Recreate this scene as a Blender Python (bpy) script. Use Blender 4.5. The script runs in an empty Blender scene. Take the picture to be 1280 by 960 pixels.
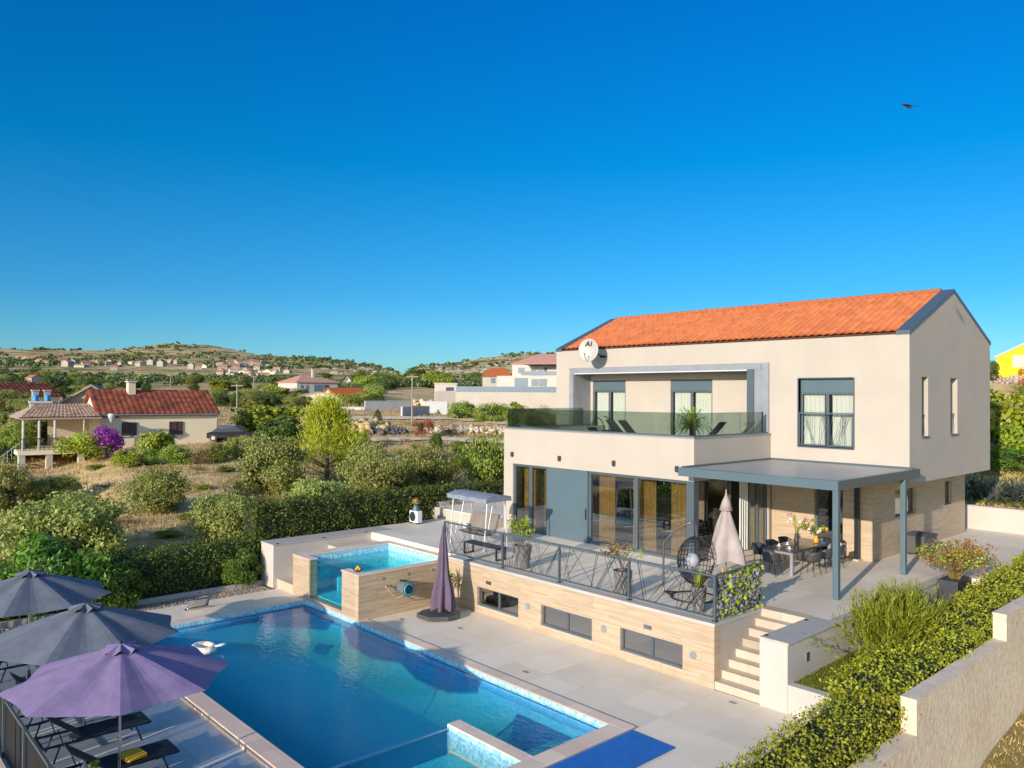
import bpy, bmesh, math, random
import numpy as np
from mathutils import Vector, Matrix
random.seed(7); rng = np.random.default_rng(11)
sc = bpy.context.scene; col = sc.collection
R = math.radians; PI = math.pi

# ---------------------------------------------------------------- camera
FPX = 982.2277; YAW, PIT, ROL = R(47.68928), R(0.77825), R(0.34931); CH = 7.2
_c, _s = math.cos(YAW), math.sin(YAW)
_R = Vector((_c, _s, 0)); _F = Vector((-_s, _c, 0)); _U = Vector((0, 0, 1))
CF = _F*math.cos(PIT) + _U*math.sin(PIT); _U2 = -_F*math.sin(PIT) + _U*math.cos(PIT)
CR = _R*math.cos(ROL) + _U2*math.sin(ROL); CU = -_R*math.sin(ROL) + _U2*math.cos(ROL)
cam_d = bpy.data.cameras.new('camera'); cam = bpy.data.objects.new('camera', cam_d); col.objects.link(cam)
m = Matrix.Identity(4)
for i in range(3):
    m[i][0] = CR[i]; m[i][1] = CU[i]; m[i][2] = -CF[i]
m[2][3] = CH
cam.matrix_world = m
cam_d.sensor_width = 36; cam_d.lens = FPX/1280*36; cam_d.clip_start = .1; cam_d.clip_end = 12000
sc.camera = cam

def ray(px, py): return CF*FPX + CR*(px-640) + CU*(480-py)
def on_z(px, py, z):
    d = ray(px, py); t = (z-CH)/d.z; return Vector((d.x*t, d.y*t, z))
def at_depth(px, py, depth):           # point at a forward distance
    d = ray(px, py)/FPX; return Vector((d.x*depth, d.y*depth, CH+d.z*depth))

# ---------------------------------------------------------------- light
W = bpy.data.worlds.new('World'); sc.world = W; W.use_nodes = True
nt = W.node_tree; nt.nodes.clear()
sky = nt.nodes.new('ShaderNodeTexSky'); sky.sky_type = 'NISHITA'; sky.sun_disc = False
SUN = Vector((0.24, -1, 0.28)).normalized()
sky.sun_elevation = math.asin(SUN.z); sky.sun_rotation = math.atan2(SUN.x, SUN.y)
sky.altitude = 100; sky.air_density = 1.0; sky.dust_density = 0.25; sky.ozone_density = 3.2
hs = nt.nodes.new('ShaderNodeHueSaturation'); hs.inputs['Saturation'].default_value = 1.0
bg = nt.nodes.new('ShaderNodeBackground'); bg.inputs[1].default_value = 0.15
wo = nt.nodes.new('ShaderNodeOutputWorld')
gtc = nt.nodes.new('ShaderNodeTexCoord'); gsx = nt.nodes.new('ShaderNodeSeparateXYZ'); gcr = nt.nodes.new('ShaderNodeValToRGB'); gmx = nt.nodes.new('ShaderNodeMix')
gmx.data_type = 'RGBA'; gmx.blend_type = 'MULTIPLY'; gmx.inputs[0].default_value = 1
for e, (q, c) in zip([gcr.color_ramp.elements[0], gcr.color_ramp.elements[1], gcr.color_ramp.elements.new(.12), gcr.color_ramp.elements.new(.28), gcr.color_ramp.elements.new(.45)],
                     [(0, (.25, .42, .55)), (1, (.5, .72, 1.05)), (.12, (.085, .345, .52)), (.28, (.004, .345, .54)), (.45, (.002, .33, .62))]):
    e.position = q; e.color = (*c, 1)
nt.links.new(gtc.outputs['Generated'], gsx.inputs[0]); nt.links.new(gsx.outputs[2], gcr.inputs[0])
nt.links.new(sky.outputs[0], hs.inputs['Color']); nt.links.new(hs.outputs[0], gmx.inputs[6]); nt.links.new(gcr.outputs[0], gmx.inputs[7])
# the bright half of the sky round the sun keeps its own colour
gdt = nt.nodes.new('ShaderNodeVectorMath'); gdt.operation = 'DOT_PRODUCT'; gdt.inputs[1].default_value = (SUN.x, SUN.y, 0); gmr = nt.nodes.new('ShaderNodeMapRange')
gmr.inputs['From Min'].default_value = -.15; gmr.inputs['From Max'].default_value = .55; gmr.inputs['To Min'].default_value = 1; gmr.inputs['To Max'].default_value = .0
nt.links.new(gtc.outputs['Generated'], gdt.inputs[0]); nt.links.new(gdt.outputs['Value'], gmr.inputs[0]); nt.links.new(gmr.outputs[0], gmx.inputs[0]); nt.links.new(gmx.outputs[2], bg.inputs[0]); nt.links.new(bg.outputs[0], wo.inputs[0])
sd = bpy.data.lights.new('sun', 'SUN'); sd.energy = 3.2; sd.angle = R(0.53); sd.color = (1.0, 0.88, 0.74)
so = bpy.data.objects.new('sun', sd); col.objects.link(so); so.rotation_euler = SUN.to_track_quat('Z', 'Y').to_euler()
so.location = (3, -20, 30)
sc.view_settings.view_transform = 'Standard'; sc.view_settings.look = 'None'; sc.view_settings.gamma = 1
sc.view_settings.use_curve_mapping = False; sc.view_settings.exposure = 0.87
sc.cycles.max_bounces = 8; sc.cycles.transparent_max_bounces = 16; sc.cycles.use_denoising = True

# ---------------------------------------------------------------- materials
MATS = {}
def new_mat(name):
    m = bpy.data.materials.new(name); m.use_nodes = True; MATS[name] = m
    return m, m.node_tree, m.node_tree.nodes['Principled BSDF']
def N(nt, t, **kw):
    n = nt.nodes.new(t)
    for k, v in kw.items():
        if k in n.inputs: n.inputs[k].default_value = v
        else: setattr(n, k, v)
    return n
def L(nt, a, b): nt.links.new(a, b)
def rgba(c): return (c[0], c[1], c[2], 1)
def coords(nt, scale=(1, 1, 1), world=True):
    if world:
        g = N(nt, 'ShaderNodeNewGeometry'); o = g.outputs['Position']
    else:
        g = N(nt, 'ShaderNodeTexCoord'); o = g.outputs['Object']
    mp = N(nt, 'ShaderNodeMapping'); mp.inputs['Scale'].default_value = scale
    L(nt, o, mp.inputs[0]); return mp.outputs[0]
def ramp(nt, fac, stops):
    r = N(nt, 'ShaderNodeValToRGB'); cr = r.color_ramp
    while len(cr.elements) < len(stops): cr.elements.new(.5)
    for e, (p, c) in zip(cr.elements, stops): e.position = p; e.color = rgba(c)
    L(nt, fac, r.inputs[0]); return r.outputs[0]
def mixc(nt, fac, a, b, blend='MIX'):
    n = N(nt, 'ShaderNodeMix', data_type='RGBA', blend_type=blend)
    for sock, v in ((n.inputs[0], fac), (n.inputs[6], a), (n.inputs[7], b)):
        if hasattr(v, 'links'): L(nt, v, sock)
        elif isinstance(v, (int, float)): sock.default_value = v
        else: sock.default_value = rgba(v)
    return n.outputs[2]
def bump(nt, bs, h, strength=.3, dist=.02):
    b = N(nt, 'ShaderNodeBump', Strength=strength, Distance=dist); L(nt, h, b.inputs['Height']); L(nt, b.outputs[0], bs.inputs['Normal']); return b
def plain(name, c, rough=.6, var=.12, nscale=3, metal=0, bmp=0, bscale=40, spec=None, world=True):
    if name in MATS: return MATS[name]
    m, nt, bs = new_mat(name)
    bs.inputs['Roughness'].default_value = rough; bs.inputs['Metallic'].default_value = metal
    if spec is not None: bs.inputs['Specular IOR Level'].default_value = spec
    co = coords(nt, world=world)
    n = N(nt, 'ShaderNodeTexNoise', Scale=nscale, Detail=6.0, Roughness=.6); L(nt, co, n.inputs['Vector'])
    a = tuple(x*(1-var) for x in c); b = tuple(min(1, x*(1+var)) for x in c)
    L(nt, ramp(nt, n.outputs[0], [(.3, a), (.7, b)]), bs.inputs['Base Color'])
    if bmp:
        n2 = N(nt, 'ShaderNodeTexNoise', Scale=bscale, Detail=4.0); L(nt, co, n2.inputs['Vector']); bump(nt, bs, n2.outputs[0], bmp)
    return m

# ---------------------------------------------------------------- object helpers
ROOT_LOC = {}
def prop(o, label=None, cat=None, group=None, kind=None):
    if label: o['label'] = label
    if cat: o['category'] = cat
    if group: o['group'] = group
    if kind: o['kind'] = kind
    return o
def thing(name, label, cat, loc=(0, 0, 0), rz=0, group=None):
    o = bpy.data.objects.new(name, None); col.objects.link(o); o.empty_display_size = .2
    o.location = loc; o.rotation_euler = (0, 0, rz); ROOT_LOC[o.name] = Vector(loc)
    return prop(o, label, cat, group)
def mesh_np(name, V, F, mats, smooth=False, mi=None):
    """V (n,3), F list of faces or (m,k) array"""
    me = bpy.data.meshes.new(name)
    if isinstance(F, np.ndarray):
        V = np.asarray(V, dtype=np.float32); k = F.shape[1]
        me.vertices.add(len(V)); me.vertices.foreach_set('co', V.ravel())
        me.loops.add(F.size); me.loops.foreach_set('vertex_index', F.ravel().astype(np.int32))
        me.polygons.add(len(F)); me.polygons.foreach_set('loop_start', np.arange(0, F.size, k, dtype=np.int32))
        me.polygons.foreach_set('loop_total', np.full(len(F), k, dtype=np.int32))
        me.update(calc_edges=True); me.validate()
    else:
        me.from_pydata([tuple(v) for v in V], [], [tuple(f) for f in F]); me.update()
    for mm in (mats if isinstance(mats, (list, tuple)) else [mats]): me.materials.append(mm)
    if mi is not None: me.polygons.foreach_set('material_index', np.asarray(mi, dtype=np.int32))
    if smooth: me.polygons.foreach_set('use_smooth', np.ones(len(me.polygons), dtype=bool))
    return me
def link(name, me, parent=None, loc=None):
    o = bpy.data.objects.new(name, me); col.objects.link(o)
    if parent is not None:
        o.parent = parent; ROOT_LOC[o.name] = ROOT_LOC.get(parent.name, Vector((0, 0, 0)))
    if loc is not None: o.location = loc
    return o
class MB:
    def __init__(s): s.v = []; s.f = []
    def add(s, vs, fs):
        b = len(s.v); s.v += [Vector(x) for x in vs]; s.f += [tuple(i+b for i in f) for f in fs]; return s
    def box(s, x0, x1, y0, y1, z0, z1):
        x0, x1 = min(x0, x1), max(x0, x1); y0, y1 = min(y0, y1), max(y0, y1); z0, z1 = min(z0, z1), max(z0, z1)
        return s.add([(x0,y0,z0),(x1,y0,z0),(x1,y1,z0),(x0,y1,z0),(x0,y0,z1),(x1,y0,z1),(x1,y1,z1),(x0,y1,z1)],
                     [(0,3,2,1),(4,5,6,7),(0,1,5,4),(1,2,6,5),(2,3,7,6),(3,0,4,7)])
    def tube(s, pts, r, n=8, cap=True):
        pts = [Vector(p) for p in pts]; rs = r if isinstance(r, (list, tuple)) else [r]*len(pts)
        b = len(s.v); prev = None
        for i, p in enumerate(pts):
            d = (pts[min(i+1, len(pts)-1)] - pts[max(i-1, 0)]).normalized()
            if prev is None:
                a = Vector((0, 0, 1)) if abs(d.z) < .9 else Vector((1, 0, 0)); u = d.cross(a).normalized()
            else:
                u = (prev - d*prev.dot(d)).normalized()
            prev = u; w = d.cross(u)
            for k in range(n):
                t = 2*PI*k/n; s.v.append(p + (u*math.cos(t) + w*math.sin(t))*rs[i])
        for i in range(len(pts)-1):
            for k in range(n):
                k2 = (k+1) % n; s.f.append((b+i*n+k, b+i*n+k2, b+(i+1)*n+k2, b+(i+1)*n+k))
        if cap:
            s.f.append(tuple(b+k for k in reversed(range(n)))); s.f.append(tuple(b+(len(pts)-1)*n+k for k in range(n)))
        return s
    def bar(s, p, q, w=.04, h=None):            # square bar between two points
        h = h or w; p = Vector(p); q = Vector(q); d = (q-p).normalized()
        a = Vector((0, 0, 1)) if abs(d.z) < .95 else Vector((0, 1, 0))
        u = d.cross(a).normalized()*w/2; v = u.cross(d).normalized()*h/2
        vs = [p-u-v, p+u-v, p+u+v, p-u+v, q-u-v, q+u-v, q+u+v, q-u+v]
        return s.add(vs, [(0,3,2,1),(4,5,6,7),(0,1,5,4),(1,2,6,5),(2,3,7,6),(3,0,4,7)])
    def lathe(s, prof, c=(0, 0, 0), n=24, cap=True):
        b = len(s.v)
        for r_, z in prof:
            for k in range(n):
                t = 2*PI*k/n; s.v.append(Vector((c[0]+r_*math.cos(t), c[1]+r_*math.sin(t), c[2]+z)))
        for i in range(len(prof)-1):
            for k in range(n):
                k2 = (k+1) % n; s.f.append((b+i*n+k, b+i*n+k2, b+(i+1)*n+k2, b+(i+1)*n+k))
        if cap:
            s.f.append(tuple(b+k for k in reversed(range(n)))); s.f.append(tuple(b+(len(prof)-1)*n+k for k in range(n)))
        return s
    def prism(s, poly, a0, a1, axis='x'):       # polygon (u,v) extruded along axis
        n = len(poly); f = {'x': lambda a, u, v: (a, u, v), 'y': lambda a, u, v: (u, a, v), 'z': lambda a, u, v: (u, v, a)}[axis]
        return s.add([f(a0, u, v) for u, v in poly] + [f(a1, u, v) for u, v in poly],
                     [tuple(reversed(range(n))), tuple(range(n, 2*n))] + [(i, (i+1) % n, n+(i+1) % n, n+i) for i in range(n)])
    def grid(s, fn, nu, nv):
        b = len(s.v)
        for i in range(nu+1):
            for j in range(nv+1): s.v.append(Vector(fn(i/nu, j/nv)))
        for i in range(nu):
            for j in range(nv):
                a = b+i*(nv+1)+j; s.f.append((a, a+nv+1, a+nv+2, a+1))
        return s
    def build(s, name, mat, parent=None, bev=0, smooth=False, solid=0, mods=None, keep=False):
        off = Vector((0, 0, 0)) if (parent is None or keep) else ROOT_LOC.get(parent.name, Vector((0, 0, 0)))
        me = mesh_np(name, [v-off for v in s.v], s.f, mat, smooth)
        bm = bmesh.new(); bm.from_mesh(me); bmesh.ops.recalc_face_normals(bm, faces=bm.faces); bm.to_mesh(me); bm.free()
        if smooth:
            me.polygons.foreach_set('use_smooth', np.ones(len(me.polygons), dtype=bool))
        o = link(name, me, parent)
        if solid:
            q = o.modifiers.new('s', 'SOLIDIFY'); q.thickness = solid; q.offset = 0
        if bev:
            q = o.modifiers.new('b', 'BEVEL'); q.width = bev; q.segments = 2; q.limit_method = 'ANGLE'; q.angle_limit = R(40)
        return o
def struct(o): o['kind'] = 'structure'; return o
def copy_tree(o, parent=None):
    c = o.copy(); col.objects.link(c)
    if parent is not None: c.parent = parent
    for ch in list(o.children): copy_tree(ch, c)
    return c
def wall_holes(mb, axis, a, th, u0, u1, z0, z1, holes):
    """wall plane perpendicular to axis ('y': runs along x, at y=a..a+th) with rectangular holes (u0,u1,z0,z1)"""
    us = sorted(set([u0, u1] + [h[0] for h in holes] + [h[1] for h in holes]))
    for i in range(len(us)-1):
        p, q = us[i], us[i+1]
        hs = sorted([h for h in holes if h[0] <= p+1e-6 and h[1] >= q-1e-6], key=lambda h: h[2]); z = z0
        segs = []
        for h in hs:
            if h[2] > z+1e-6: segs.append((z, h[2]))
            z = h[3]
        if z < z1-1e-6: segs.append((z, z1))
        for s0, s1 in segs:
            if axis == 'y': mb.box(p, q, a, a+th, s0, s1)
            else: mb.box(a, a+th, p, q, s0, s1)
    return mb
# ---------------------------------------------------------------- specific materials
def stucco(name, c):
    m, nt, bs = new_mat(name); bs.inputs['Roughness'].default_value = .85
    co = coords(nt)
    n = N(nt, 'ShaderNodeTexNoise', Scale=.7, Detail=6.0); L(nt, co, n.inputs['Vector'])
    st = N(nt, 'ShaderNodeTexNoise', Scale=1.0, Detail=5.0, Roughness=.65); L(nt, coords(nt, (3.2, 3.2, .25)), st.inputs['Vector'])
    c1 = ramp(nt, n.outputs[0], [(.3, tuple(x*.95 for x in c)), (.7, tuple(x*1.04 for x in c))])
    c2 = mixc(nt, ramp(nt, st.outputs[0], [(.50, (0, 0, 0)), (.80, (.28, .28, .28))]), c1, tuple(x*.86 for x in c))
    L(nt, c2, bs.inputs['Base Color'])
    n2 = N(nt, 'ShaderNodeTexNoise', Scale=120.0, Detail=3.0); L(nt, co, n2.inputs['Vector']); bump(nt, bs, n2.outputs[0], .25, .004)
    return m
M_white = stucco('cream_render', (.42, .373, .312))
M_white2 = stucco('white_render', (.48, .44, .385))
M_sand = stucco('sand_render', (.70, .60, .42))
M_tan = stucco('tan_render', (.45, .33, .2))
M_yellow = stucco('yellow_render', (.85, .58, .01))
M_block = stucco('grey_block', (.42, .42, .42))

def stone(name, c1, c2, joint):
    m, nt, bs = new_mat(name); bs.inputs['Roughness'].default_value = .5
    g = N(nt, 'ShaderNodeNewGeometry'); sx = N(nt, 'ShaderNodeSeparateXYZ'); L(nt, g.outputs['Position'], sx.inputs[0])
    ad = N(nt, 'ShaderNodeMath', operation='ADD'); L(nt, sx.outputs[0], ad.inputs[0]); L(nt, sx.outputs[1], ad.inputs[1])
    cb = N(nt, 'ShaderNodeCombineXYZ'); L(nt, ad.outputs[0], cb.inputs[0]); L(nt, sx.outputs[2], cb.inputs[1])
    br = N(nt, 'ShaderNodeTexBrick', offset=.5); br.inputs['Scale'].default_value = 1
    br.inputs['Brick Width'].default_value = 1.2; br.inputs['Row Height'].default_value = .3; br.inputs['Mortar Size'].default_value = .006
    br.inputs['Color1'].default_value = (.35, .35, .35, 1); br.inputs['Color2'].default_value = (.75, .75, .75, 1); br.inputs['Mortar'].default_value = (0, 0, 0, 1)
    L(nt, cb.outputs[0], br.inputs['Vector'])
    # streaks: offset per tile so the veins break at the joints
    v2 = N(nt, 'ShaderNodeVectorMath', operation='ADD'); L(nt, g.outputs['Position'], v2.inputs[0]); L(nt, br.outputs['Color'], v2.inputs[1])
    mp = N(nt, 'ShaderNodeMapping'); mp.inputs['Scale'].default_value = (.7, .7, 14); L(nt, v2.outputs[0], mp.inputs[0])
    st = N(nt, 'ShaderNodeTexNoise', Scale=1.3, Detail=8.0, Roughness=.62, Distortion=.6); L(nt, mp.outputs[0], st.inputs['Vector'])
    cc = ramp(nt, st.outputs[0], [(.36, c1), (.5, tuple((a+b)/2 for a, b in zip(c1, c2))), (.66, c2)])
    cc = mixc(nt, .08, cc, br.outputs['Color'], 'OVERLAY')
    fj = N(nt, 'ShaderNodeMath', operation='MULTIPLY'); L(nt, br.outputs['Fac'], fj.inputs[0]); fj.inputs[1].default_value = .55
    cc = mixc(nt, fj.outputs[0], cc, joint); L(nt, cc, bs.inputs['Base Color'])
    bump(nt, bs, st.outputs[0], .12, .01)
    return m
M_stone = stone('travertine_cladding', (.36, .265, .165), (.49, .385, .27), (.3, .23, .15))
M_stone2 = stone('travertine_spa', (.40, .28, .16), (.58, .44, .29), (.25, .18, .1))

def slabs(name, c, w=1.2, h=1.2, rough=.55, var=.08, joint=.72):
    m, nt, bs = new_mat(name); bs.inputs['Roughness'].default_value = rough
    co = coords(nt)
    br = N(nt, 'ShaderNodeTexBrick', offset=.0); br.inputs['Scale'].default_value = 1
    br.inputs['Brick Width'].default_value = w; br.inputs['Row Height'].default_value = h; br.inputs['Mortar Size'].default_value = .006
    br.inputs['Color1'].default_value = rgba([x*(1-var) for x in c]); br.inputs['Color2'].default_value = rgba([x*(1+var) for x in c]); br.inputs['Mortar'].default_value = rgba([x*joint for x in c])
    L(nt, co, br.inputs['Vector'])
    n = N(nt, 'ShaderNodeTexNoise', Scale=1.1, Detail=8.0, Roughness=.65, Distortion=.8); L(nt, co, n.inputs['Vector'])
    n3 = N(nt, 'ShaderNodeTexNoise', Scale=.35, Detail=5.0, Roughness=.6); L(nt, co, n3.inputs['Vector'])
    cc = mixc(nt, .55, br.outputs['Color'], ramp(nt, n.outputs[0], [(.3, (.42, .42, .42)), (.7, (.58, .575, .56))]), 'OVERLAY')
    cc = mixc(nt, .5, cc, ramp(nt, n3.outputs[0], [(.35, (.43, .43, .44)), (.65, (.56, .555, .55))]), 'OVERLAY')
    L(nt, cc, bs.inputs['Base Color'])
    L(nt, ramp(nt, n3.outputs[0], [(.35, (rough-.12,)*3), (.65, (rough+.15,)*3)]), bs.inputs['Roughness'])
    return m
M_deck = slabs('deck_porcelain', (.72, .625, .495), joint=.82)
M_wet_shade = slabs('deck_porcelain_lounge', (.52, .54, .54), rough=.35)  # wet-looking deck slabs with the bluish shade put into the colour
M_cope = slabs('pool_coping_stone', (.70, .55, .43), .6, .6, .6)
M_step = slabs('stair_stone', (.50, .41, .31), 1.3, 3, .6)
M_ledge = plain('grey_ledge', (.42, .39, .35), .6, .08, 2, bmp=.1)

M_metal = plain('anthracite_metal', (.085, .115, .135), .38, .05, 2, metal=.25)
M_metalD = plain('dark_metal', (.02, .024, .03), .4, .1, 5, metal=.3)
M_blue = plain('bluegrey_panel', (.095, .145, .17), .42, .06, 1.2, metal=.2)
M_grey = plain('grey_cladding', (.26, .27, .29), .5, .12, 1.5, metal=.2)
M_steel = plain('steel', (.55, .56, .57), .22, .06, 4, metal=.95)
M_white_metal = plain('light_metal', (.6, .62, .64), .4, .05, 4, metal=.3)
M_black = plain('matt_black', (.012, .012, .014), .6, .2, 6)
M_charcoal = plain('charcoal_plastic', (.04, .042, .046), .5, .15, 6)
M_curtain_o = plain('ochre_curtain', (.58, .35, .12), .9, .2, 2)
M_curtain_w = plain('white_curtain', (.60, .60, .55), .9, .06, 3)
M_room = plain('room_wall', (.16, .13, .1), .8, .1, 1)
M_floorin = plain('oak_floor', (.32, .22, .12), .35, .15, 3)

def schlick(nt, r0, nrm=None):
    """mirror share that is the same from both sides of a sheet"""
    lw = N(nt, 'ShaderNodeLayerWeight', Blend=.5)
    if nrm is not None: L(nt, nrm, lw.inputs['Normal'])
    pw = N(nt, 'ShaderNodeMath', operation='POWER'); L(nt, lw.outputs['Facing'], pw.inputs[0]); pw.inputs[1].default_value = 5
    ma = N(nt, 'ShaderNodeMath', operation='MULTIPLY_ADD', use_clamp=True); L(nt, pw.outputs[0], ma.inputs[0]); ma.inputs[1].default_value = 1-r0; ma.inputs[2].default_value = r0
    return ma.outputs[0]
def glass(name, tint, refl=.12, dark=(0, 0, 0), trans=1.0, rough=0.0):
    """pane: tinted see-through plus a mirror coat by Fresnel"""
    m, nt, bs = new_mat(name); nt.nodes.remove(bs)
    tr = N(nt, 'ShaderNodeBsdfTransparent'); tr.inputs[0].default_value = rgba(tint)
    gl = N(nt, 'ShaderNodeBsdfGlossy'); gl.inputs['Roughness'].default_value = rough
    mx = N(nt, 'ShaderNodeMixShader'); L(nt, schlick(nt, refl), mx.inputs[0]); L(nt, tr.outputs[0], mx.inputs[1]); L(nt, gl.outputs[0], mx.inputs[2])
    L(nt, mx.outputs[0], nt.nodes['Material Output'].inputs[0]); return m
M_glass = glass('window_glass', (.80, .82, .79), .24); M_glass_up = glass('bedroom_glass', (.93, .95, .93), .07)
M_glass_small = glass('basement_glass', (.5, .5, .45), .55)
M_balglass = glass('smoked_balustrade_glass', (.60, .68, .64), .05)
M_acryl = glass('acrylic_pane', (.80, .94, .96), .02)

def roof_tiles(name, c1, c2, pitch_u=.22, pitch_v=.34, axis='x'):
    m, nt, bs = new_mat(name); bs.inputs['Roughness'].default_value = .65
    t = N(nt, 'ShaderNodeTexCoord'); sx = N(nt, 'ShaderNodeSeparateXYZ'); L(nt, t.outputs['UV'], sx.inputs[0])
    fl = []
    for k in (0, 1):
        f = N(nt, 'ShaderNodeMath', operation='FLOOR'); L(nt, sx.outputs[k], f.inputs[0]); fl.append(f)
    cb = N(nt, 'ShaderNodeCombineXYZ'); L(nt, fl[0].outputs[0], cb.inputs[0]); L(nt, fl[1].outputs[0], cb.inputs[1])
    wn = N(nt, 'ShaderNodeTexWhiteNoise', noise_dimensions='2D'); L(nt, cb.outputs[0], wn.inputs['Vector'])
    cc = mixc(nt, wn.outputs['Value'], c1, c2)
    n = N(nt, 'ShaderNodeTexNoise', Scale=2.5, Detail=6.0); L(nt, coords(nt), n.inputs['Vector'])
    cc = mixc(nt, .25, cc, ramp(nt, n.outputs[0], [(.35, (.38, .38, .38)), (.7, (.6, .6, .6))]), 'OVERLAY')
    L(nt, cc, bs.inputs['Base Color']); return m
M_tile = roof_tiles('orange_roof_tile', (.33, .083, .02), (.42, .118, .028))
M_tileR = roof_tiles('red_brown_roof_tile', (.13, .03, .015), (.30, .075, .03))
M_tileB = roof_tiles('old_brown_roof_tile', (.22, .13, .09), (.48, .33, .24))
M_tileP = roof_tiles('pale_pink_roof_tile', (.42, .19, .13), (.55, .28, .2))

def tile_roof_mesh(name, A, B, C, D, mat, parent, pu=.22, pv=.34, amp=.035, steps=6, thick=True):
    """corrugated, coursed tile sheet. A,B eave ends, D,C ridge ends (A->D and B->C run up the slope)"""
    A, B, C, D = map(Vector, (A, B, C, D)); off = ROOT_LOC.get(parent.name, Vector((0, 0, 0))) if parent else Vector((0, 0, 0))
    wl = max((B-A).length, (C-D).length); sl = max((D-A).length, (C-B).length)
    nu = max(2, int(wl/pu)); nv = max(2, int(sl/pv)); nrm = (B-A).cross(D-A).normalized()
    if nrm.z < 0: nrm = -nrm
    us = np.linspace(0, 1, nu*steps+1); wave = np.abs(np.sin(us*nu*PI))**.8*amp
    A_, B_, C_, D_, n_ = [np.array(x) for x in (A-off, B-off, C-off, D-off, nrm)]
    V = []; UV = []; rows = []
    for j in range(nv):
        for t, lift in ((j/nv, .03), ((j+1)/nv, .0)):
            lo = A_[None]*(1-us[:, None]) + B_[None]*us[:, None]; hi = D_[None]*(1-us[:, None]) + C_[None]*us[:, None]
            P = lo*(1-t) + hi*t + n_[None]*(wave+lift)[:, None]; rows.append(P)
            UV.append(np.stack([us*nu, np.full_like(us, j+.5)], 1))
    V = np.concatenate(rows); UV = np.concatenate(UV); n = len(us); F = []
    for r_ in range(len(rows)-1):
        i = np.arange(n-1)+r_*n; F.append(np.stack([i, i+1, i+n+1, i+n], 1))
    F = np.concatenate(F); me = mesh_np(name, V, F, mat, smooth=False)
    uv = me.uv_layers.new(name='UVMap'); li = np.empty(len(me.loops), dtype=np.int32); me.loops.foreach_get('vertex_index', li)
    # keep uv of the face's first vertex row so each tile has one colour
    fu = UV[li].reshape(-1, 4, 2); fu[:, :, 0] = fu[:, :, 0].mean(1, keepdims=True); fu[:, :, 1] = fu[:, :1, 1]
    uv.data.foreach_set('uv', fu.reshape(-1).astype(np.float32))
    return link(name, me, parent)

def mosaic(name, c1, c2, s=.05):
    m, nt, bs = new_mat(name); bs.inputs['Roughness'].default_value = .25
    g = N(nt, 'ShaderNodeNewGeometry'); sc_ = N(nt, 'ShaderNodeVectorMath', operation='SCALE'); sc_.inputs['Scale'].default_value = 1/s; L(nt, g.outputs['Position'], sc_.inputs[0])
    fl = N(nt, 'ShaderNodeVectorMath', operation='FLOOR'); L(nt, sc_.outputs[0], fl.inputs[0])
    wn = N(nt, 'ShaderNodeTexWhiteNoise', noise_dimensions='3D'); L(nt, fl.outputs[0], wn.inputs['Vector'])
    L(nt, mixc(nt, wn.outputs['Value'], c1, c2), bs.inputs['Base Color']); return m
M_pooltile = mosaic('blue_pool_mosaic', (.03, .41, .86), (.07, .54, 1.0))
M_spatile = mosaic('turquoise_mosaic', (.03, .50, .60), (.14, .72, .76))
M_band = mosaic('light_waterline_mosaic', (.16, .46, .62), (.52, .74, .80), .06)

def water(name, tint, scale=2.2, strength=.1):
    m, nt, bs = new_mat(name); nt.nodes.remove(bs)
    tr = N(nt, 'ShaderNodeBsdfTransparent'); tr.inputs[0].default_value = rgba(tint)
    gl = N(nt, 'ShaderNodeBsdfGlossy'); gl.inputs['Roughness'].default_value = .02
    n = N(nt, 'ShaderNodeTexNoise', Scale=scale, Detail=3.0, Roughness=.5, Distortion=.4); L(nt, coords(nt, (1, 1.6, 1)), n.inputs['Vector'])
    b = N(nt, 'ShaderNodeBump', Strength=strength, Distance=.05); L(nt, n.outputs[0], b.inputs['Height'])
    L(nt, b.outputs[0], gl.inputs['Normal'])
    mx = N(nt, 'ShaderNodeMixShader'); L(nt, schlick(nt, .02, b.outputs[0]), mx.inputs[0]); L(nt, tr.outputs[0], mx.inputs[1]); L(nt, gl.outputs[0], mx.inputs[2])
    L(nt, mx.outputs[0], nt.nodes['Material Output'].inputs[0]); return m
M_water = water('pool_water', (.86, .94, 1.0), 4.5, .28)
M_spawater = water('spa_water', (.70, .95, .97), 5, .25)

def fabric(name, c, rough=.85, w=.05):
    m, nt, bs = new_mat(name); bs.inputs['Roughness'].default_value = rough
    co = coords(nt, world=False)
    n = N(nt, 'ShaderNodeTexNoise', Scale=4.0, Detail=6.0); L(nt, co, n.inputs['Vector'])
    L(nt, ramp(nt, n.outputs[0], [(.3, tuple(x*.86 for x in c)), (.7, tuple(x*1.12 for x in c))]), bs.inputs['Base Color'])
    n2 = N(nt, 'ShaderNodeTexNoise', Scale=140.0, Detail=2.0); L(nt, co, n2.inputs['Vector']); bump(nt, bs, n2.outputs[0], .3, .004)
    return m
M_purple = fabric('purple_canvas', (.21, .155, .28)); M_greyfab = fabric('slate_canvas', (.12, .135, .165))
M_tanfab = fabric('taupe_canvas', (.36, .30, .27)); M_mauve = fabric('mauve_canvas', (.11, .075, .12))
M_yellowfab = fabric('mustard_towel', (.78, .46, .02)); M_mat = fabric('blue_carpet', (.002, .13, .44))
M_taupe_cush = fabric('taupe_cushion', (.20, .17, .14)); M_darkfab = fabric('black_textile', (.02, .024, .03))
M_greycover = fabric('grey_cover', (.08, .08, .08))

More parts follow.
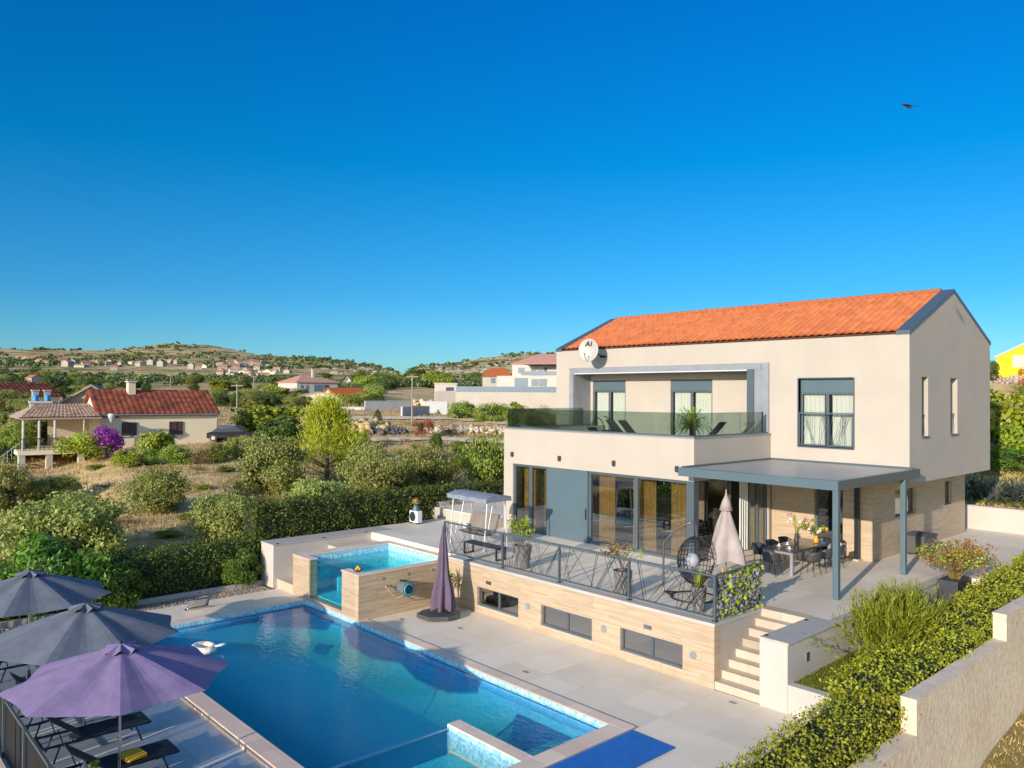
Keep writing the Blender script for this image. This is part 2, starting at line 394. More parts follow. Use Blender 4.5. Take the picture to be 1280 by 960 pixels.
def leafmat(name, c, trans=.3, var=.35, hue=.03, rough=.5, obj_var=.25):
    m, nt, bs = new_mat(name); bs.inputs['Roughness'].default_value = rough
    g = N(nt, 'ShaderNodeNewGeometry'); oi = N(nt, 'ShaderNodeObjectInfo')
    h = N(nt, 'ShaderNodeHueSaturation'); h.inputs['Color'].default_value = rgba(c)
    mr = N(nt, 'ShaderNodeMapRange'); mr.inputs['To Min'].default_value = 1-var; mr.inputs['To Max'].default_value = 1+var; L(nt, g.outputs['Random Per Island'], mr.inputs[0])
    mo = N(nt, 'ShaderNodeMapRange'); mo.inputs['To Min'].default_value = 1-obj_var; mo.inputs['To Max'].default_value = 1+obj_var; L(nt, oi.outputs['Random'], mo.inputs[0])
    mu = N(nt, 'ShaderNodeMath', operation='MULTIPLY'); L(nt, mr.outputs[0], mu.inputs[0]); L(nt, mo.outputs[0], mu.inputs[1]); L(nt, mu.outputs[0], h.inputs['Value'])
    mh = N(nt, 'ShaderNodeMapRange'); mh.inputs['To Min'].default_value = .5-hue; mh.inputs['To Max'].default_value = .5+hue
    nz = N(nt, 'ShaderNodeTexNoise', Scale=.9, Detail=3.0); L(nt, g.outputs['Position'], nz.inputs['Vector']); L(nt, nz.outputs[0], mh.inputs[0])
    ho = N(nt, 'ShaderNodeMapRange'); ho.inputs['To Min'].default_value = -.018; ho.inputs['To Max'].default_value = .018; L(nt, oi.outputs['Random'], ho.inputs[0]); ha = N(nt, 'ShaderNodeMath', operation='ADD'); L(nt, mh.outputs[0], ha.inputs[0]); L(nt, ho.outputs[0], ha.inputs[1]); L(nt, ha.outputs[0], h.inputs['Hue'])
    L(nt, h.outputs[0], bs.inputs['Base Color'])
    tl = N(nt, 'ShaderNodeBsdfTranslucent'); L(nt, h.outputs[0], tl.inputs[0])
    mx = N(nt, 'ShaderNodeMixShader'); mx.inputs[0].default_value = trans; L(nt, bs.outputs[0], mx.inputs[1]); L(nt, tl.outputs[0], mx.inputs[2])
    L(nt, mx.outputs[0], nt.nodes['Material Output'].inputs[0]); return m
M_hedge = leafmat('hedge_leaf', (.41, .44, .03), .4); M_hedgeD = leafmat('laurel_leaf', (.11, .16, .015))
M_olive = leafmat('olive_leaf', (.29, .32, .07)); M_pine = leafmat('pine_needle', (.40, .42, .015))
M_dark = leafmat('evergreen_leaf', (.09, .13, .02)); M_bush = leafmat('bush_leaf', (.22, .27, .03), obj_var=.3)
M_fig = leafmat('broad_leaf', (.27, .31, .02)); M_dry = leafmat('dry_leaf', (.28, .17, .06)); M_grassT = leafmat('dry_grass_blade', (.50, .36, .16))
M_green = leafmat('bright_leaf', (.12, .24, .02)); M_red = leafmat('autumn_leaf', (.36, .13, .04)); M_magenta = leafmat('bougainvillea_bract', (.40, .07, .42), .35)
M_agave = leafmat('agave_leaf', (.10, .12, .09), .1); M_lemon = leafmat('lime_leaf', (.34, .40, .02)); M_lawnblade = leafmat('lawn_blade', (.14, .16, .01))
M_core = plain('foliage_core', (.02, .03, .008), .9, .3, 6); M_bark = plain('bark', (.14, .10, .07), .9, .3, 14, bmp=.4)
# ================================================================ VILLA
XW, XE, YF, YB = -26.53, -10.3, 27.04, 35.05     # upper storey
ZT, ZS, ZE, ZR, YR = 1.6, 4.34, 9.3, 11.02, 31.05
XB0, XB1, YG = -24.76, -15.27, 22.11             # lower glass-fronted wing
ZBF, ZPAR = 5.25, 5.76                           # balcony floor, parapet top
villa = thing('villa', 'modern cream two-storey villa with orange tiled roof and glass balcony behind the pool', 'house', (-18, 30, ZT))

# --- upper storey walls
w = MB()
# front wall with recess opening and window
wall_holes(w, 'y', YF, .3, XW, XE, ZS, ZE, [(-25.36, -15.33, ZS, 8.46), (-14.16, -12.15, 5.40, 7.84)])
w.box(-25.36, -15.33, YF+.004, YF+.3, 8.22, 8.46)
# west / east gable walls
def gable_wall(x0, x1, holes):
    wall_holes(w, 'x', x0, x1-x0, YF+.3, YB, ZS, ZE, holes)
    w.prism([(YF, ZE), (YB, ZE), (YR, ZR)], x0, x1, 'x')
gable_wall(XW, XW+.3, [])
gable_wall(XE-.3, XE, [(28.07, 28.63, 5.88, 7.89), (30.74, 31.43, 5.88, 7.89)])
w.box(XW+.3, XE-.3, YB-.3, YB-.002, ZS, ZE)
w.box(XW+.3, XE-.3, YF+.3, YB-.3, ZS, ZS+.2)             # floor slab / soffit
w.build('upper_wall', M_white, villa)
# recess inner wall
YI = 28.17
w = MB(); wall_holes(w, 'y', YI, .2, -25.36, -15.33, ZBF, 8.46, [(-25.20, -23.19, ZBF+.02, 7.9), (-20.68, -18.56, ZBF+.02, 7.9)])
w.box(-25.36, -15.33, YF+.3, YI, 8.22, 8.44)
w.build('recess_wall', M_white, villa)
# --- lower wing (balcony body)
w = MB()
w.box(XB0, XB1, YG, YG+.2, ZS, ZPAR)                         # parapet + fascia front
w.box(XB1-.2, XB1, YG+.2, YF, ZS, ZPAR)                      # right side
w.box(XB0, XB0+.2, YG+.2, YB, ZS, ZPAR)                      # left side
w.box(XB0+.2, XB1-.2, YG+.2, YF+.0, ZS, ZBF-.02)               # slab
w.box(XB0, -24.2, YG, YG+.5, ZT, ZS)                         # fin at the left end
w.box(XB0, XB0+.25, YG+.5, YB-.3, ZT, ZS)
w.build('balcony_body', M_white, villa)
w = MB()
w.box(XB0+.2, XB1-.2, YG+.2, YI, ZBF-.02, ZBF); w.build('balcony_floor', M_deck, villa)
w = MB()
w.box(XB0-.02, XB1+.02, YG-.02, YG+.22, ZPAR, ZPAR+.05); w.box(XB1-.2, XB1+.02, YG+.22, YF-.01, ZPAR, ZPAR+.05); w.box(XB0-.02, XB0+.2, YG+.22, YF-.01, ZPAR, ZPAR+.05)
w.build('parapet_capping', M_grey, villa)
# --- recess surround frame
f = MB()
x0, x1 = -25.62, -15.33; y0, y1 = YF-.06, YI
f.box(x0, x1, y0, YF+.02, 8.23, 8.47)                       # head
f.box(x0, -25.36, y0, YF+.02, ZBF, 8.23)                     # left
f.build('recess_frame', M_grey, villa)
f = MB(); f.box(-25.36, -25.34, YF+.02, YI, ZBF, 8.2)
f.build('recess_side_panel', M_grey, villa)
f = MB(); f.box(-16.22, -15.93, YF-.10, YF+.55, ZBF, 8.23); f.build('recess_post', M_metal, villa)
f = MB(); f.box(-15.93, -15.335, YF-.05, YF+.3, ZBF, 8.42); f.box(-15.65, -15.63, YF-.06, YF-.05, ZBF, 8.42); f.build('cladding_panel', M_grey, villa)
f = MB(); f.box(-25.34, -16.2, YF-.05, YF+.02, 8.17, 8.225); f.build('recess_lip', M_white_metal, villa)

def window(parent, axis, a, u0, u1, z0, z1, fr=.06, panes=2, depth=.07, gm=None, shutter=0, fm=None, sgn=1, curtain=None, grille=False):
    """framed window in the wall plane; sgn=+1: wall body lies at greater coordinate"""
    fm = fm or M_metal; gm = gm or M_glass
    A = MB(); P = []
    def bx(mb, p, q, s, t, d0, d1):
        e0, e1 = a+sgn*d0, a+sgn*d1
        if axis == 'y': mb.box(p, q, e0, e1, s, t)
        else: mb.box(e0, e1, p, q, s, t)
    zt = z1-shutter
    bx(A, u0, u0+fr, z0, zt, 0, depth); bx(A, u1-fr, u1, z0, zt, 0, depth)
    bx(A, u0+fr, u1-fr, z0, z0+fr, 0, depth); bx(A, u0+fr, u1-fr, zt-fr, zt, 0, depth)
    us = np.linspace(u0+fr, u1-fr, panes+1)
    for q in us[1:-1]: bx(A, q-fr*.8, q+fr*.8, z0+fr, zt-fr, .002, depth-.002)
    wn = A.build('window', fm, parent, bev=.006)
    for i in range(panes):
        g = MB(); bx(g, us[i]+(fr*.8 if i else 0), us[i+1]-(fr*.8 if i < panes-1 else 0), z0+fr, zt-fr, depth*.45, depth*.45+.012); g.build('pane', gm, wn)
    if shutter:
        s_ = MB(); n = max(2, int(shutter/.05))
        for k in range(n): bx(s_, u0, u1, zt+k*shutter/n+.004, zt+(k+1)*shutter/n, .012, depth)
        bx(s_, u0, u1, zt, z1, .02, depth-.01); s_.build('roller_shutter', M_blue, wn)
    if curtain:
        cm, gaps = curtain
        for (p, q) in gaps:
            c = MB(); n = int((q-p)/.04)
            def fn(u, v):
                uu = p+(q-p)*u; d = .13+.03*math.sin(uu*2*PI/.16)+.012*math.sin(uu*31)
                zz = z0+.03+(zt-z0-.04)*v
                return (uu, a+sgn*d, zz) if axis == 'y' else (a+sgn*d, uu, zz)
            c.grid(fn, n, 1); c.build('curtain', cm, wn, smooth=True)
    return wn
window(villa, 'y', YI+.05, -25.20, -23.19, ZBF+.02, 7.9, .075, 2, gm=M_glass_up, shutter=.47, curtain=(M_curtain_w, [(-25.1, -24.3), (-24.1, -23.25)]))
window(villa, 'y', YI+.05, -20.68, -18.56, ZBF+.02, 7.9, .075, 2, gm=M_glass_up, shutter=.47, curtain=(M_curtain_w, [(-20.6, -19.75), (-19.5, -18.6)]))
wn = window(villa, 'y', YF+.14, -14.16, -12.15, 5.40, 7.84, .075, 2, gm=M_glass_up, shutter=.49, curtain=(M_curtain_w, [(-14.08, -13.3), (-13.0, -12.2)]))
f = MB(); f.box(-14.2, -14.16, YF-.03, YF+.2, 5.37, 7.87); f.box(-12.15, -12.11, YF-.03, YF+.2, 5.37, 7.87); f.box(-14.16, -12.15, YF-.03, YF+.2, 7.84, 7.88); f.box(-14.16, -12.15, YF-.03, YF+.2, 5.36, 5.40)
f.build('frame_reveal', M_metal, wn)
g = MB(); gy = YF-.01                                             # french balcony grille with crossing wires
for z in (5.45, 6.58, 6.62): g.bar((-14.14, gy, z), (-12.17, gy, z), .03)
for x in (-14.13, -13.155, -12.18): g.bar((x, gy, 5.42), (x, gy, 6.6), .03)
rr = random.Random(3)
for k in range(17):
    a = -14.12+rr.random()*1.92; b = min(-12.2, max(-14.12, a+rr.uniform(-.5, .5))); g.tube([(a, gy, 5.46), (b, gy, 6.57)], .008, 4)
g.build('grille', M_metal, wn)
for (p, q) in ((28.07, 28.63), (30.74, 31.43)):
    wn = window(villa, 'x', XE-.24, p, q, 5.88, 7.89, .05, 1, .05, sgn=-1, fm=M_metal)
    s_ = MB(); s_.box(XE-.24, XE+.05, p-.03, q+.03, 5.83, 5.875); s_.build('sill', M_metal, wn)
    s_ = MB(); s_.bar((XE-.10, p+.03, 6.6), (XE-.10, q-.03, 6.6), .02)
    for k in range(5): s_.tube([(XE-.10, p+.05+k*(q-p-.1)/4, 5.9), (XE-.10, p+.08+((k*2) % 5)*(q-p-.14)/4, 6.6)], .006, 4)
    s_.build('grille', M_metal, wn)
# --- roof
rf = MB(); t = .10
sl = (ZR-ZE)/(YR-YF)
rf.prism([(YF+.02, ZE+.005), (YR, ZR+.005), (YB-.02, ZE+.005), (YB-.02, ZE-.1), (YF+.02, ZE-.1)], XW+.32, XE-.32, 'x')
roof = rf.build('roof', M_tile, villa)
tile_roof_mesh('roof_tiles', (XW+.36, YF+.05, ZE+.05), (XE-.42, YF+.05, ZE+.05), (XE-.42, YR, ZR+.08), (XW+.36, YR, ZR+.08), M_tile, roof, .28, .38, .05)
tile_roof_mesh('roof_tiles', (XE-.42, YB-.05, ZE+.05), (XW+.36, YB-.05, ZE+.05), (XW+.36, YR, ZR+.08), (XE-.42, YR, ZR+.08), M_tile, roof)
rt = MB(); n = 46; pts = [(XW+.36+(XE-.42-XW-.36)*k/n, YR, ZR+.07) for k in range(n+1)]
rt.tube([p for q in range(n) for p in (pts[q], tuple(a+(b-a)*.98 for a, b in zip(pts[q], pts[q+1])))], [r_ for q in range(n) for r_ in (.10, .125)], 10)
rt.build('ridge_tiles', M_tile, roof, smooth=True)
for (a, b) in ((XE-.42, XE+.03), (XW-.03, XW+.36)):
    v = MB()
    for (ya, yb) in ((YF-.03, YR), (YB+.03, YR)):
        v.add([(a, ya, ZE-.02), (b, ya, ZE-.02), (b, yb, ZR+.0), (a, yb, ZR+.0), (a, ya, ZE+.11), (b, ya, ZE+.11), (b, yb, ZR+.12), (a, yb, ZR+.12)],
              [(0,3,2,1),(4,5,6,7),(0,1,5,4),(1,2,6,5),(2,3,7,6),(3,0,4,7)])
    v.build('verge_flashing', M_metal, villa)
v = MB(); v.box(XW+.36, XE-.42, YF-.03, YF+.05, ZE-.002, ZE+.035); v.build('eaves_flashing', M_metalD, villa)

# --- glass balustrade
def balustrade(pts, h0, h1):
    for i in range(len(pts)-1):
        (xa, ya), (xb, yb) = pts[i], pts[i+1]; n = max(1, round(math.hypot(xb-xa, yb-ya)/1.6))
        for k in range(n):
            p = Vector((xa+(xb-xa)*k/n, ya+(yb-ya)*k/n, (h0+h1)/2)); q = Vector((xa+(xb-xa)*(k+1)/n, ya+(yb-ya)*(k+1)/n, (h0+h1)/2)); d = (q-p).normalized()*.008
            g = MB(); g.bar(p+d, q-d, .016, h1-h0); g.build('glass_panel', M_balglass, bal)
bal = MB(); 
bal.box(XB0+.04, XB1-.04, YG+.06, YG+.14, ZPAR+.05, ZPAR+.10); bal.box(XB1-.14, XB1-.06, YG+.14, YF-.12, ZPAR+.05, ZPAR+.10); bal.box(XB0+.06, XB0+.14, YG+.14, YF-.1, ZPAR+.05, ZPAR+.10)
bal = bal.build('balustrade', M_metal, villa)
balustrade([(XB0+.1, YF-.12), (XB0+.1, YG+.1), (XB1-.1, YG+.1), (XB1-.1, YF-.45)], ZPAR+.07, 6.62)
e = MB(); e.bar((XB1-.1, YF-.42, ZPAR+.05), (XB1-.1, YF-.42, 6.62), .045); e.build('end_post', M_metalD, bal)

# --- ground floor glass front
window(villa, 'y', YG+.06, -24.2, -22.2, ZT, ZS, .1, 2, .12)
window(villa, 'y', YG+.10, -20.05, -15.55, ZT, ZS, .1, 2, .12)
p_ = MB(); p_.box(-22.2, -20.05, YG+.02, YG+.14, ZT+.02, ZS-.002); sp = p_.build('sliding_panel', M_blue, villa, bev=.006)
p_ = MB(); p_.box(-20.13, -20.09, YG-.02, YG+.02, 2.5, 2.9); p_.build('handle', M_metalD, sp)
p_ = MB(); p_.box(-15.55, XB1, YG, YG+.28, ZT, ZS-.002); p_.build('corner_post', M_metal, villa)
# side towards the pergola
window(villa, 'x', XB1-.06, YG+.28, 24.45, ZT, ZS, .07, 1, .12, sgn=-1)
window(villa, 'x', XB1-.06, 25.65, 26.9, ZT, ZS, .09, 2, .12, sgn=-1)
p_ = MB(); p_.box(XB1-.16, XB1, 26.9, YF, ZT, ZS); p_.build('corner_post', M_white, villa)
for (cm, x_, ya, yb) in ((M_curtain_w, XB1-.1, 25.05, 25.6), (M_curtain_o, XB1-.35, 25.75, 26.8)):
    c = MB(); c.grid(lambda u, v: (x_+.04*math.sin((ya+(yb-ya)*u)*2*PI/.15), ya+(yb-ya)*u, ZT+.05+(ZS-ZT-.12)*v), 40, 1); c.build('curtain', cm, villa, smooth=True)
for (a, b) in ((-24.1, -23.2), (-22.9, -22.3), (-19.9, -19.1), (-18.3, -17.2), (-16.6, -15.8)):
    c = MB(); c.grid(lambda u, v: (a+(b-a)*u, YG+.55+.05*math.sin((a+(b-a)*u)*2*PI/.17), ZT+.05+(ZS-ZT-.12)*v), 44, 1); c.build('curtain', M_curtain_o, villa, smooth=True)
# clad walls of the ground floor behind
g = MB()
wall_holes(g, 'y', 27.1, .3, XB1, -11.5, ZT, ZS, [(-13.6, -12.55, ZT, 4.05)])
wall_holes(g, 'x', -11.8, .3, 27.4, 35.95, ZT, ZS, [(28.91, 30.82, 2.92, 3.87), (33.69, 34.47, 2.92, 3.87)])
g.box(XB0+.25, -11.8, 35.65, 35.95, ZT, ZS); g.build('ground_floor_wall', M_stone, villa)
g = MB(); g.box(XB0+.3, XB1-.3, 28.2, 28.3, ZT, ZS); g.box(-19.2, -19.1, YG+2.6, 28.2, ZT, ZS); g.build('room_partition', M_room, villa)
g = MB(); g.box(XB0+.25, XB1-.2, YG+.25, 28.2, ZT, ZT+.02); g.box(XB1-.2, -11.8, 27.4, 35.6, ZT, ZT+.02); g.build('room_floor', M_floorin, villa)
window(villa, 'y', 27.22, -13.6, -12.55, ZT+.02, 4.05, .07, 1, .08)
for (p, q, n) in ((28.91, 30.82, 2), (33.69, 34.47, 1)):
    window(villa, 'x', -11.62, p, q, 2.92, 3.87, .05, n, .06, sgn=-1)
# wall lights
for x in (-24.21, -21.47, -18.71, -15.93):
    l_ = MB(); l_.prism([(-.045, -.10), (.045, -.10), (.06, 0), (.045, .10), (-.045, .10), (-.06, 0)], YG-.09, YG-.0005, 'y')
    l_.v = [Vector((v.x+x, v.y, v.z+4.72)) for v in l_.v]; l_.build('wall_light', M_charcoal, villa)
for x in (-22.0, -17.6):
    l_ = MB(); l_.lathe([(.05, 0), (.05, .07)], (x, YF+.45, 8.14), 10); l_.build('downlight', M_black, villa)

# satellite dish
dish = thing('satellite_dish', 'round white satellite dish fixed at the roof edge above the balcony', 'satellite dish', (-23.5, 26.1, 9.2))
def dish_build():
    c = Vector((-23.56, 26.02, 9.2)); ax = Vector((.30, -1, .10)).normalized(); u = Vector((0, 0, 1)).cross(ax).normalized(); v = ax.cross(u)
    d = MB(); n = 40; rings = 7; off = Vector((0, 0, 0))
    for i in range(rings+1):
        r_ = .52*i/rings
        for k in range(n): d.v.append(c + u*math.cos(2*PI*k/n)*r_*.93 + v*math.sin(2*PI*k/n)*r_ - ax*(.09*(1-(i/rings)**2)))
    for i in range(rings):
        for k in range(n): d.f.append((i*n+k, i*n+(k+1) % n, (i+1)*n+(k+1) % n, (i+1)*n+k))
    d.build('reflector', M_white_metal2, dish, smooth=True, solid=.015)
    a = MB(); tip = c + ax*.42 - v*.22; a.tube([c-v*.5, c-v*.42+ax*.2, tip], .012, 6); a.build('feed_arm', M_metalD, dish)
    a = MB(); a.tube([tip-ax*.09, tip+ax*.03], [.035, .03], 10); a.build('receiver', M_grey, dish)
    a = MB(); a.tube([c-ax*.1, c-ax*.25, (c.x, YF, 8.95)], .028, 8); a.tube([(c.x-.15, YF-.02, 8.95), (c.x+.15, YF-.02, 8.95)], .05, 8); a.build('wall_bracket', M_metalD, dish)
    cu = bpy.data.curves.new('lettering', 'FONT'); cu.body = 'A1'; cu.size = .30; cu.extrude = .002; cu.offset = .012; cu.align_x = 'CENTER'; cu.shear = .25; cu.materials.append(M_black)
    tmp = bpy.data.objects.new('tmp_text', cu); col.objects.link(tmp); bpy.context.view_layer.update()
    dg = bpy.context.evaluated_depsgraph_get(); me_ = bpy.data.meshes.new_from_object(tmp.evaluated_get(dg)); bpy.data.objects.remove(tmp)
    o = bpy.data.objects.new('lettering', me_); col.objects.link(o); o.parent = dish
    M_ = Matrix((u, v, ax)).transposed().to_4x4(); M_.translation = c + v*.20 - ax*.02 - ROOT_LOC[dish.name]
    o.matrix_parent_inverse = Matrix.Identity(4); o.matrix_local = M_
M_white_metal2 = plain('dish_paint', (.38, .37, .345), .45, .05, 3)
dish_build()

# ================================================================ PERGOLA
pg = thing('pergola', 'flat-roofed blue-grey metal pergola over the dining terrace', 'pergola', (-12.6, 24, ZT))
px0, px1, py0, py1 = XB1, -9.97, 21.22, YF; zt, zb = 4.87, 4.60
b = MB(); b.box(px0, px1, py0, py0+.16, zb, zt); b.build('front_beam', M_blue, pg, bev=.008)
b = MB(); b.box(px1-.16, px1, py0+.16, py1, zb, zt); b.build('side_beam', M_metal, pg, bev=.008)
b = MB(); b.box(px0, px1-.16, py1-.1, py1-.003, zb, zt+.03); b.box(px0+.003, px0+.1, py0+.16, py1-.1, zb, zt+.03); b.build('wall_beam', M_metal, pg)
b = MB(); n = 22
for k in range(n):
    ya = py0+.16+(py1-.1-py0-.16)*k/n; yb = py0+.16+(py1-.1-py0-.16)*(k+1)/n
    b.box(px0+.1, px1-.16, ya+.004, yb-.004, zt-.07, zt-.03)
b.box(px0+.1, px1-.16, py0+.16, py1-.1, zt-.09, zt-.072); b.build('louvre_roof', plain('louvre_paint', (.30, .30, .29), .4, .08, .8), pg)
for (x, y) in ((-10.05, 21.31), (-10.05, 25.9)):
    b = MB(); b.box(x-.08, x+.08, y-.08, y+.08, ZT, zb-.001); b.build('post', M_blue, pg, bev=.01)
b = MB(); b.box(-12.02, -11.88, 26.79, 26.93, ZT+.06, zb-.001); p2 = b.build('post', M_metalD, pg, bev=.01)
b = MB(); b.box(-12.05, -11.85, 26.76, 26.96, ZT, ZT+.06); b.build('post_foot', M_white, p2)

# ================================================================ TERRACE (setting) and its walls
YT = 16.73
t = MB()
t.box(-28.45, -21.67, 18.35, 37.2, ZT-.2, ZT); t.box(-21.67, -10.95, 18.92, 37.2, ZT-.2, ZT); t.box(-21.67, -11.2, YT+.3, 18.92, ZT-.2, ZT); t.box(-26.2, -21.67, 17.30, 18.35, ZT-.2, ZT)
t.box(-10.95, -9.25, 18.92, 37.2, ZT-.2, ZT); t.box(-9.25, -8.1, 27.0, 37.2, ZT-.2, ZT)
struct(t.build('terrace', M_deck))
tw = thing('terrace_wall', 'travertine-clad terrace retaining wall with three low basement windows facing the pool deck', 'retaining wall', (-16, YT, 0))
h = [(-20.03, -18.02, .25, .86), (-17.02, -14.96, .25, .86), (-13.93, -11.88, .25, .86)]
t = MB(); wall_holes(t, 'y', YT, .3, -21.67, -10.95, 0, 1.52, h); t.build('cladding', M_stone, tw)
t = MB(); t.box(-21.67, -10.93, YT-.02, YT+.3, 1.52, 1.605); t.box(-11.2, -10.93, YT+.3, 18.92, 1.605-.085, 1.605); t.build('ledge', M_ledge, tw, bev=.006)
t = MB(); t.box(-11.2, -10.95, YT+.3, 18.92, 0, 1.52); t.build('stair_side_wall', M_white, tw)
for (a, b_, c, d) in h:
    wn = window(tw, 'y', YT+.08, a, b_, c, d, .05, 2, .07, gm=M_glass_small)
    s_ = MB(); s_.box(a-.02, b_+.02, YT-.015, YT+.1, c-.035, c-.002); s_.build('sill', M_ledge, wn)
t = MB(); t.box(-21.4, -11.3, YT+.9, YT+1.0, 0, 1.4); t.build('basement_backing', plain('basement_wall', (.30, .24, .16), .9), tw)
for x in (-17.59, -14.51, -11.56):
    l_ = MB(); l_.tube([(x, YT-.02, .69), (x, YT+.01, .69)], .10, 20); l_.build('vent_cap', M_grey, tw)
for x in (-19.44, -12.98, -16.0):
    l_ = MB(); l_.box(x-.13, x+.13, YT-.015, YT+.01, 1.02, 1.13); q = l_.build('step_light', M_steel, tw)
    if x == -16.0: bpy.data.objects.remove(q)

# stairs
st = thing('stairs', 'cream stone staircase of eight steps from the pool deck up to the terrace', 'stairs', (-10.3, 17.8, 0))
for k in range(8):
    s_ = MB(); y_ = YT+.02+k*.312; z_ = .2*(k+1)
    s_.box(-10.95, -9.7, y_, 18.92 if k == 7 else y_+.335, 0 if k == 0 else z_-.2, z_)
    if k < 7: s_.build('step', M_step, st, bev=.008)
s_ = MB(); s_.box(-10.95, -9.7, 18.915, 19.3, 1.4, 1.6035); s_.build('step', M_step, st)
# white retaining wall beside the stairs
ww = thing('garden_wall', 'smooth white retaining wall with grey coping between the stairs and the lawn', 'wall', (-9.3, 20, 0))
t = MB(); t.box(-9.7, -9.0, YT-.04, 19.2, 0, 1.55); t.box(-9.22, -9.0, 19.2, 27.0, 0, 1.55); t.box(-9.22, -9.0, 27.0, 37.2, .8, 1.38); t.build('wall', M_white2, ww)
t = MB(); t.box(-9.7, -8.97, YT-.06, 19.2, 1.55, 1.606); t.box(-9.25, -8.97, 19.2, 27.0, 1.55, 1.606); t.build('coping', M_ledge, ww, bev=.005)
t = MB(); t.box(-9.0, -7.9, YT-.02, YT+.2, 0, .62); t.build('low_wall', M_white2, ww)
t = MB(); t.box(-9.0, -7.9, YT-.03, YT+.22, .62, .66); t.build('low_coping', M_white2, ww)
l_ = MB(); l_.box(-9.01, -8.985, 17.55, 17.68, 1.0, 1.2); l_.build('wall_light', M_steel, ww)
for (x, y) in ((-9.62, 16.85), (-9.62, 18.75)):
    l_ = MB(); l_.lathe([(.045, 0), (.05, .012), (.03, .02)], (x, y, 1.606), 12); l_.build('spotlight', M_black, ww)
# raised lawn
t = MB(); t.grid(lambda u, v: (-9.0+2.6*u, YT+.2+11*v, .62+.06*v*11/3+.02*math.sin(u*9+v*40)), 16, 60); struct(t.build('lawn', None or plain('lawn_soil', (.17, .16, .02), .9, .35, 9, bmp=.5)))

# left part of the terrace: raised planter platform, boundary wall
pf = thing('raised_platform', 'low raised grey platform with cream edge on the left of the terrace behind the swing', 'platform', (-27.4, 24, ZT))
t = MB(); t.box(-29.2, -24.8, 21.6, 30, ZT-.3, 2.02); t.build('cream_edge', M_white, pf)
t = MB(); t.box(-29.2, -28.9, 21.9, 30, 2.02, 2.26); t.build('back_kerb', M_ledge, pf)
t = MB(); t.box(-28.9, -24.8, 21.59, 30, 2.021, 2.05); t.build('paving', M_deck, pf)
bw = thing('boundary_wall', 'white rendered boundary wall with grey capping beside the spa steps', 'wall', (-28, 16, 0))
t = MB(); t.box(-28.45, -27.42, 13.1, 13.45, 0, 1.56); t.box(-28.45, -28.2, 13.45, 22, 0, 1.56); t.box(-28.2, -27.42, 13.45, 18.35, 1.3, 1.56); t.box(-27.62, -27.42, 13.45, 18.35, 0, 1.3); t.build('wall', M_white2, bw)
t = MB(); t.box(-28.47, -27.40, 13.08, 18.35, 1.56, 1.60); t.build('capping', M_ledge, bw)
for y in (13.3, 15.2, 17.1):
    l_ = MB(); l_.lathe([(.05, 0), (.055, .015), (.03, .025)], (-27.5, y, 1.60), 12); l_.build('spotlight', M_black, bw)
ss = thing('spa_steps', 'cream steps rising between the white wall and the raised spa', 'stairs', (-26.9, 15, 0))
for k in range(4):
    s_ = MB(); s_.box(-27.42, -26.1, 13.25+k*.7, 13.25+(k+1)*.7+.02 if k < 3 else 17.3, 0, .33*(k+1)); s_.build('step', M_step, ss, bev=.008)
s_ = MB(); s_.box(-27.42, -26.2, 17.3, 18.35, 0, ZT); s_.build('step', M_deck, ss)

# ================================================================ SPA
spa = thing('raised_spa', 'raised plunge pool clad in travertine with a clear acrylic window over the main pool', 'plunge pool', (-24, 15, 0))
SX0, SX1, SY0, SY1, SZ = -26.1, -21.67, 13.22, 17.3, 1.46
t = MB()
t.box(SX1-.22, SX1, SY0, SY1, 0, SZ-.05); t.build('right_wall', M_stone2, spa)
t = MB(); t.box(SX0, -24.9, SY0, SY0+.3, 0, SZ-.05); t.box(-22.7, SX1-.22, SY0, SY0+.3, 0, SZ-.05); t.box(-24.9, -22.7, SY0, SY0+.3, 0, .12)
t.box(SX0, SX0+.2, SY0+.3, SY1, 0, SZ-.05); t.box(SX0+.2, SX1-.22, SY1-.32, SY1, 0, SZ-.05); t.build('stone_wall', M_stone, spa)
t = MB(); zr0, zr1 = SZ-.05, SZ
t.box(SX1-.26, SX1+.02, SY0+.32, SY1, zr0, zr1); t.box(-22.75, SX1+.02, SY0-.02, SY0+.32, zr0, zr1); t.box(SX0-.02, -24.88, SY0-.02, SY0+.32, zr0, zr1)
t.box(SX0-.02, SX0+.5, SY0+.32, SY1, zr0, zr1); t.box(SX0+.5, SX1-.26, SY1-.36, SY1, zr0, zr1); t.build('rim', M_cope, spa, bev=.008)
ix0, ix1, iy0, iy1 = SX0+.5, SX1-.26, SY0+.32, SY1-.36
t = MB(); th = .03
t.box(ix0-.28, ix0+th-.0, iy0, iy1, .15, zr0-.004); t.box(ix1-th, ix1+.03, iy0, iy1, .15, zr0-.004); t.box(ix0+th, ix1-th, iy1-th, iy1+.03, .15, zr0-.004)
t.box(ix0+th, ix1-th, iy0, iy1-th, .12, .15)
t.box(ix0+th, ix0+.55, iy0+.9, iy1-th, .15, .62); t.box(ix0+.55, ix1-th, iy1-.55, iy1-th, .15, .62); t.build('basin', M_spatile, spa)
t = MB(); t.box(ix0+th, ix0+th+.012, iy0, iy1-th, 1.18, zr0-.006); t.box(ix1-th-.012, ix1-th, iy0, iy1-th, 1.0, zr0-.006); t.box(ix0+th, ix1-th, iy1-th-.012, iy1-th, 1.0, zr0-.006); t.build('waterline_tiles', M_band, spa)
t = MB(); t.grid(lambda u, v: (ix0+th+.013+(ix1-ix0-2*th-.026)*u, iy0-.05+(iy1-iy0-th+.03)*v, 1.22), 1, 1); t.build('spa_water', M_spawater, spa)
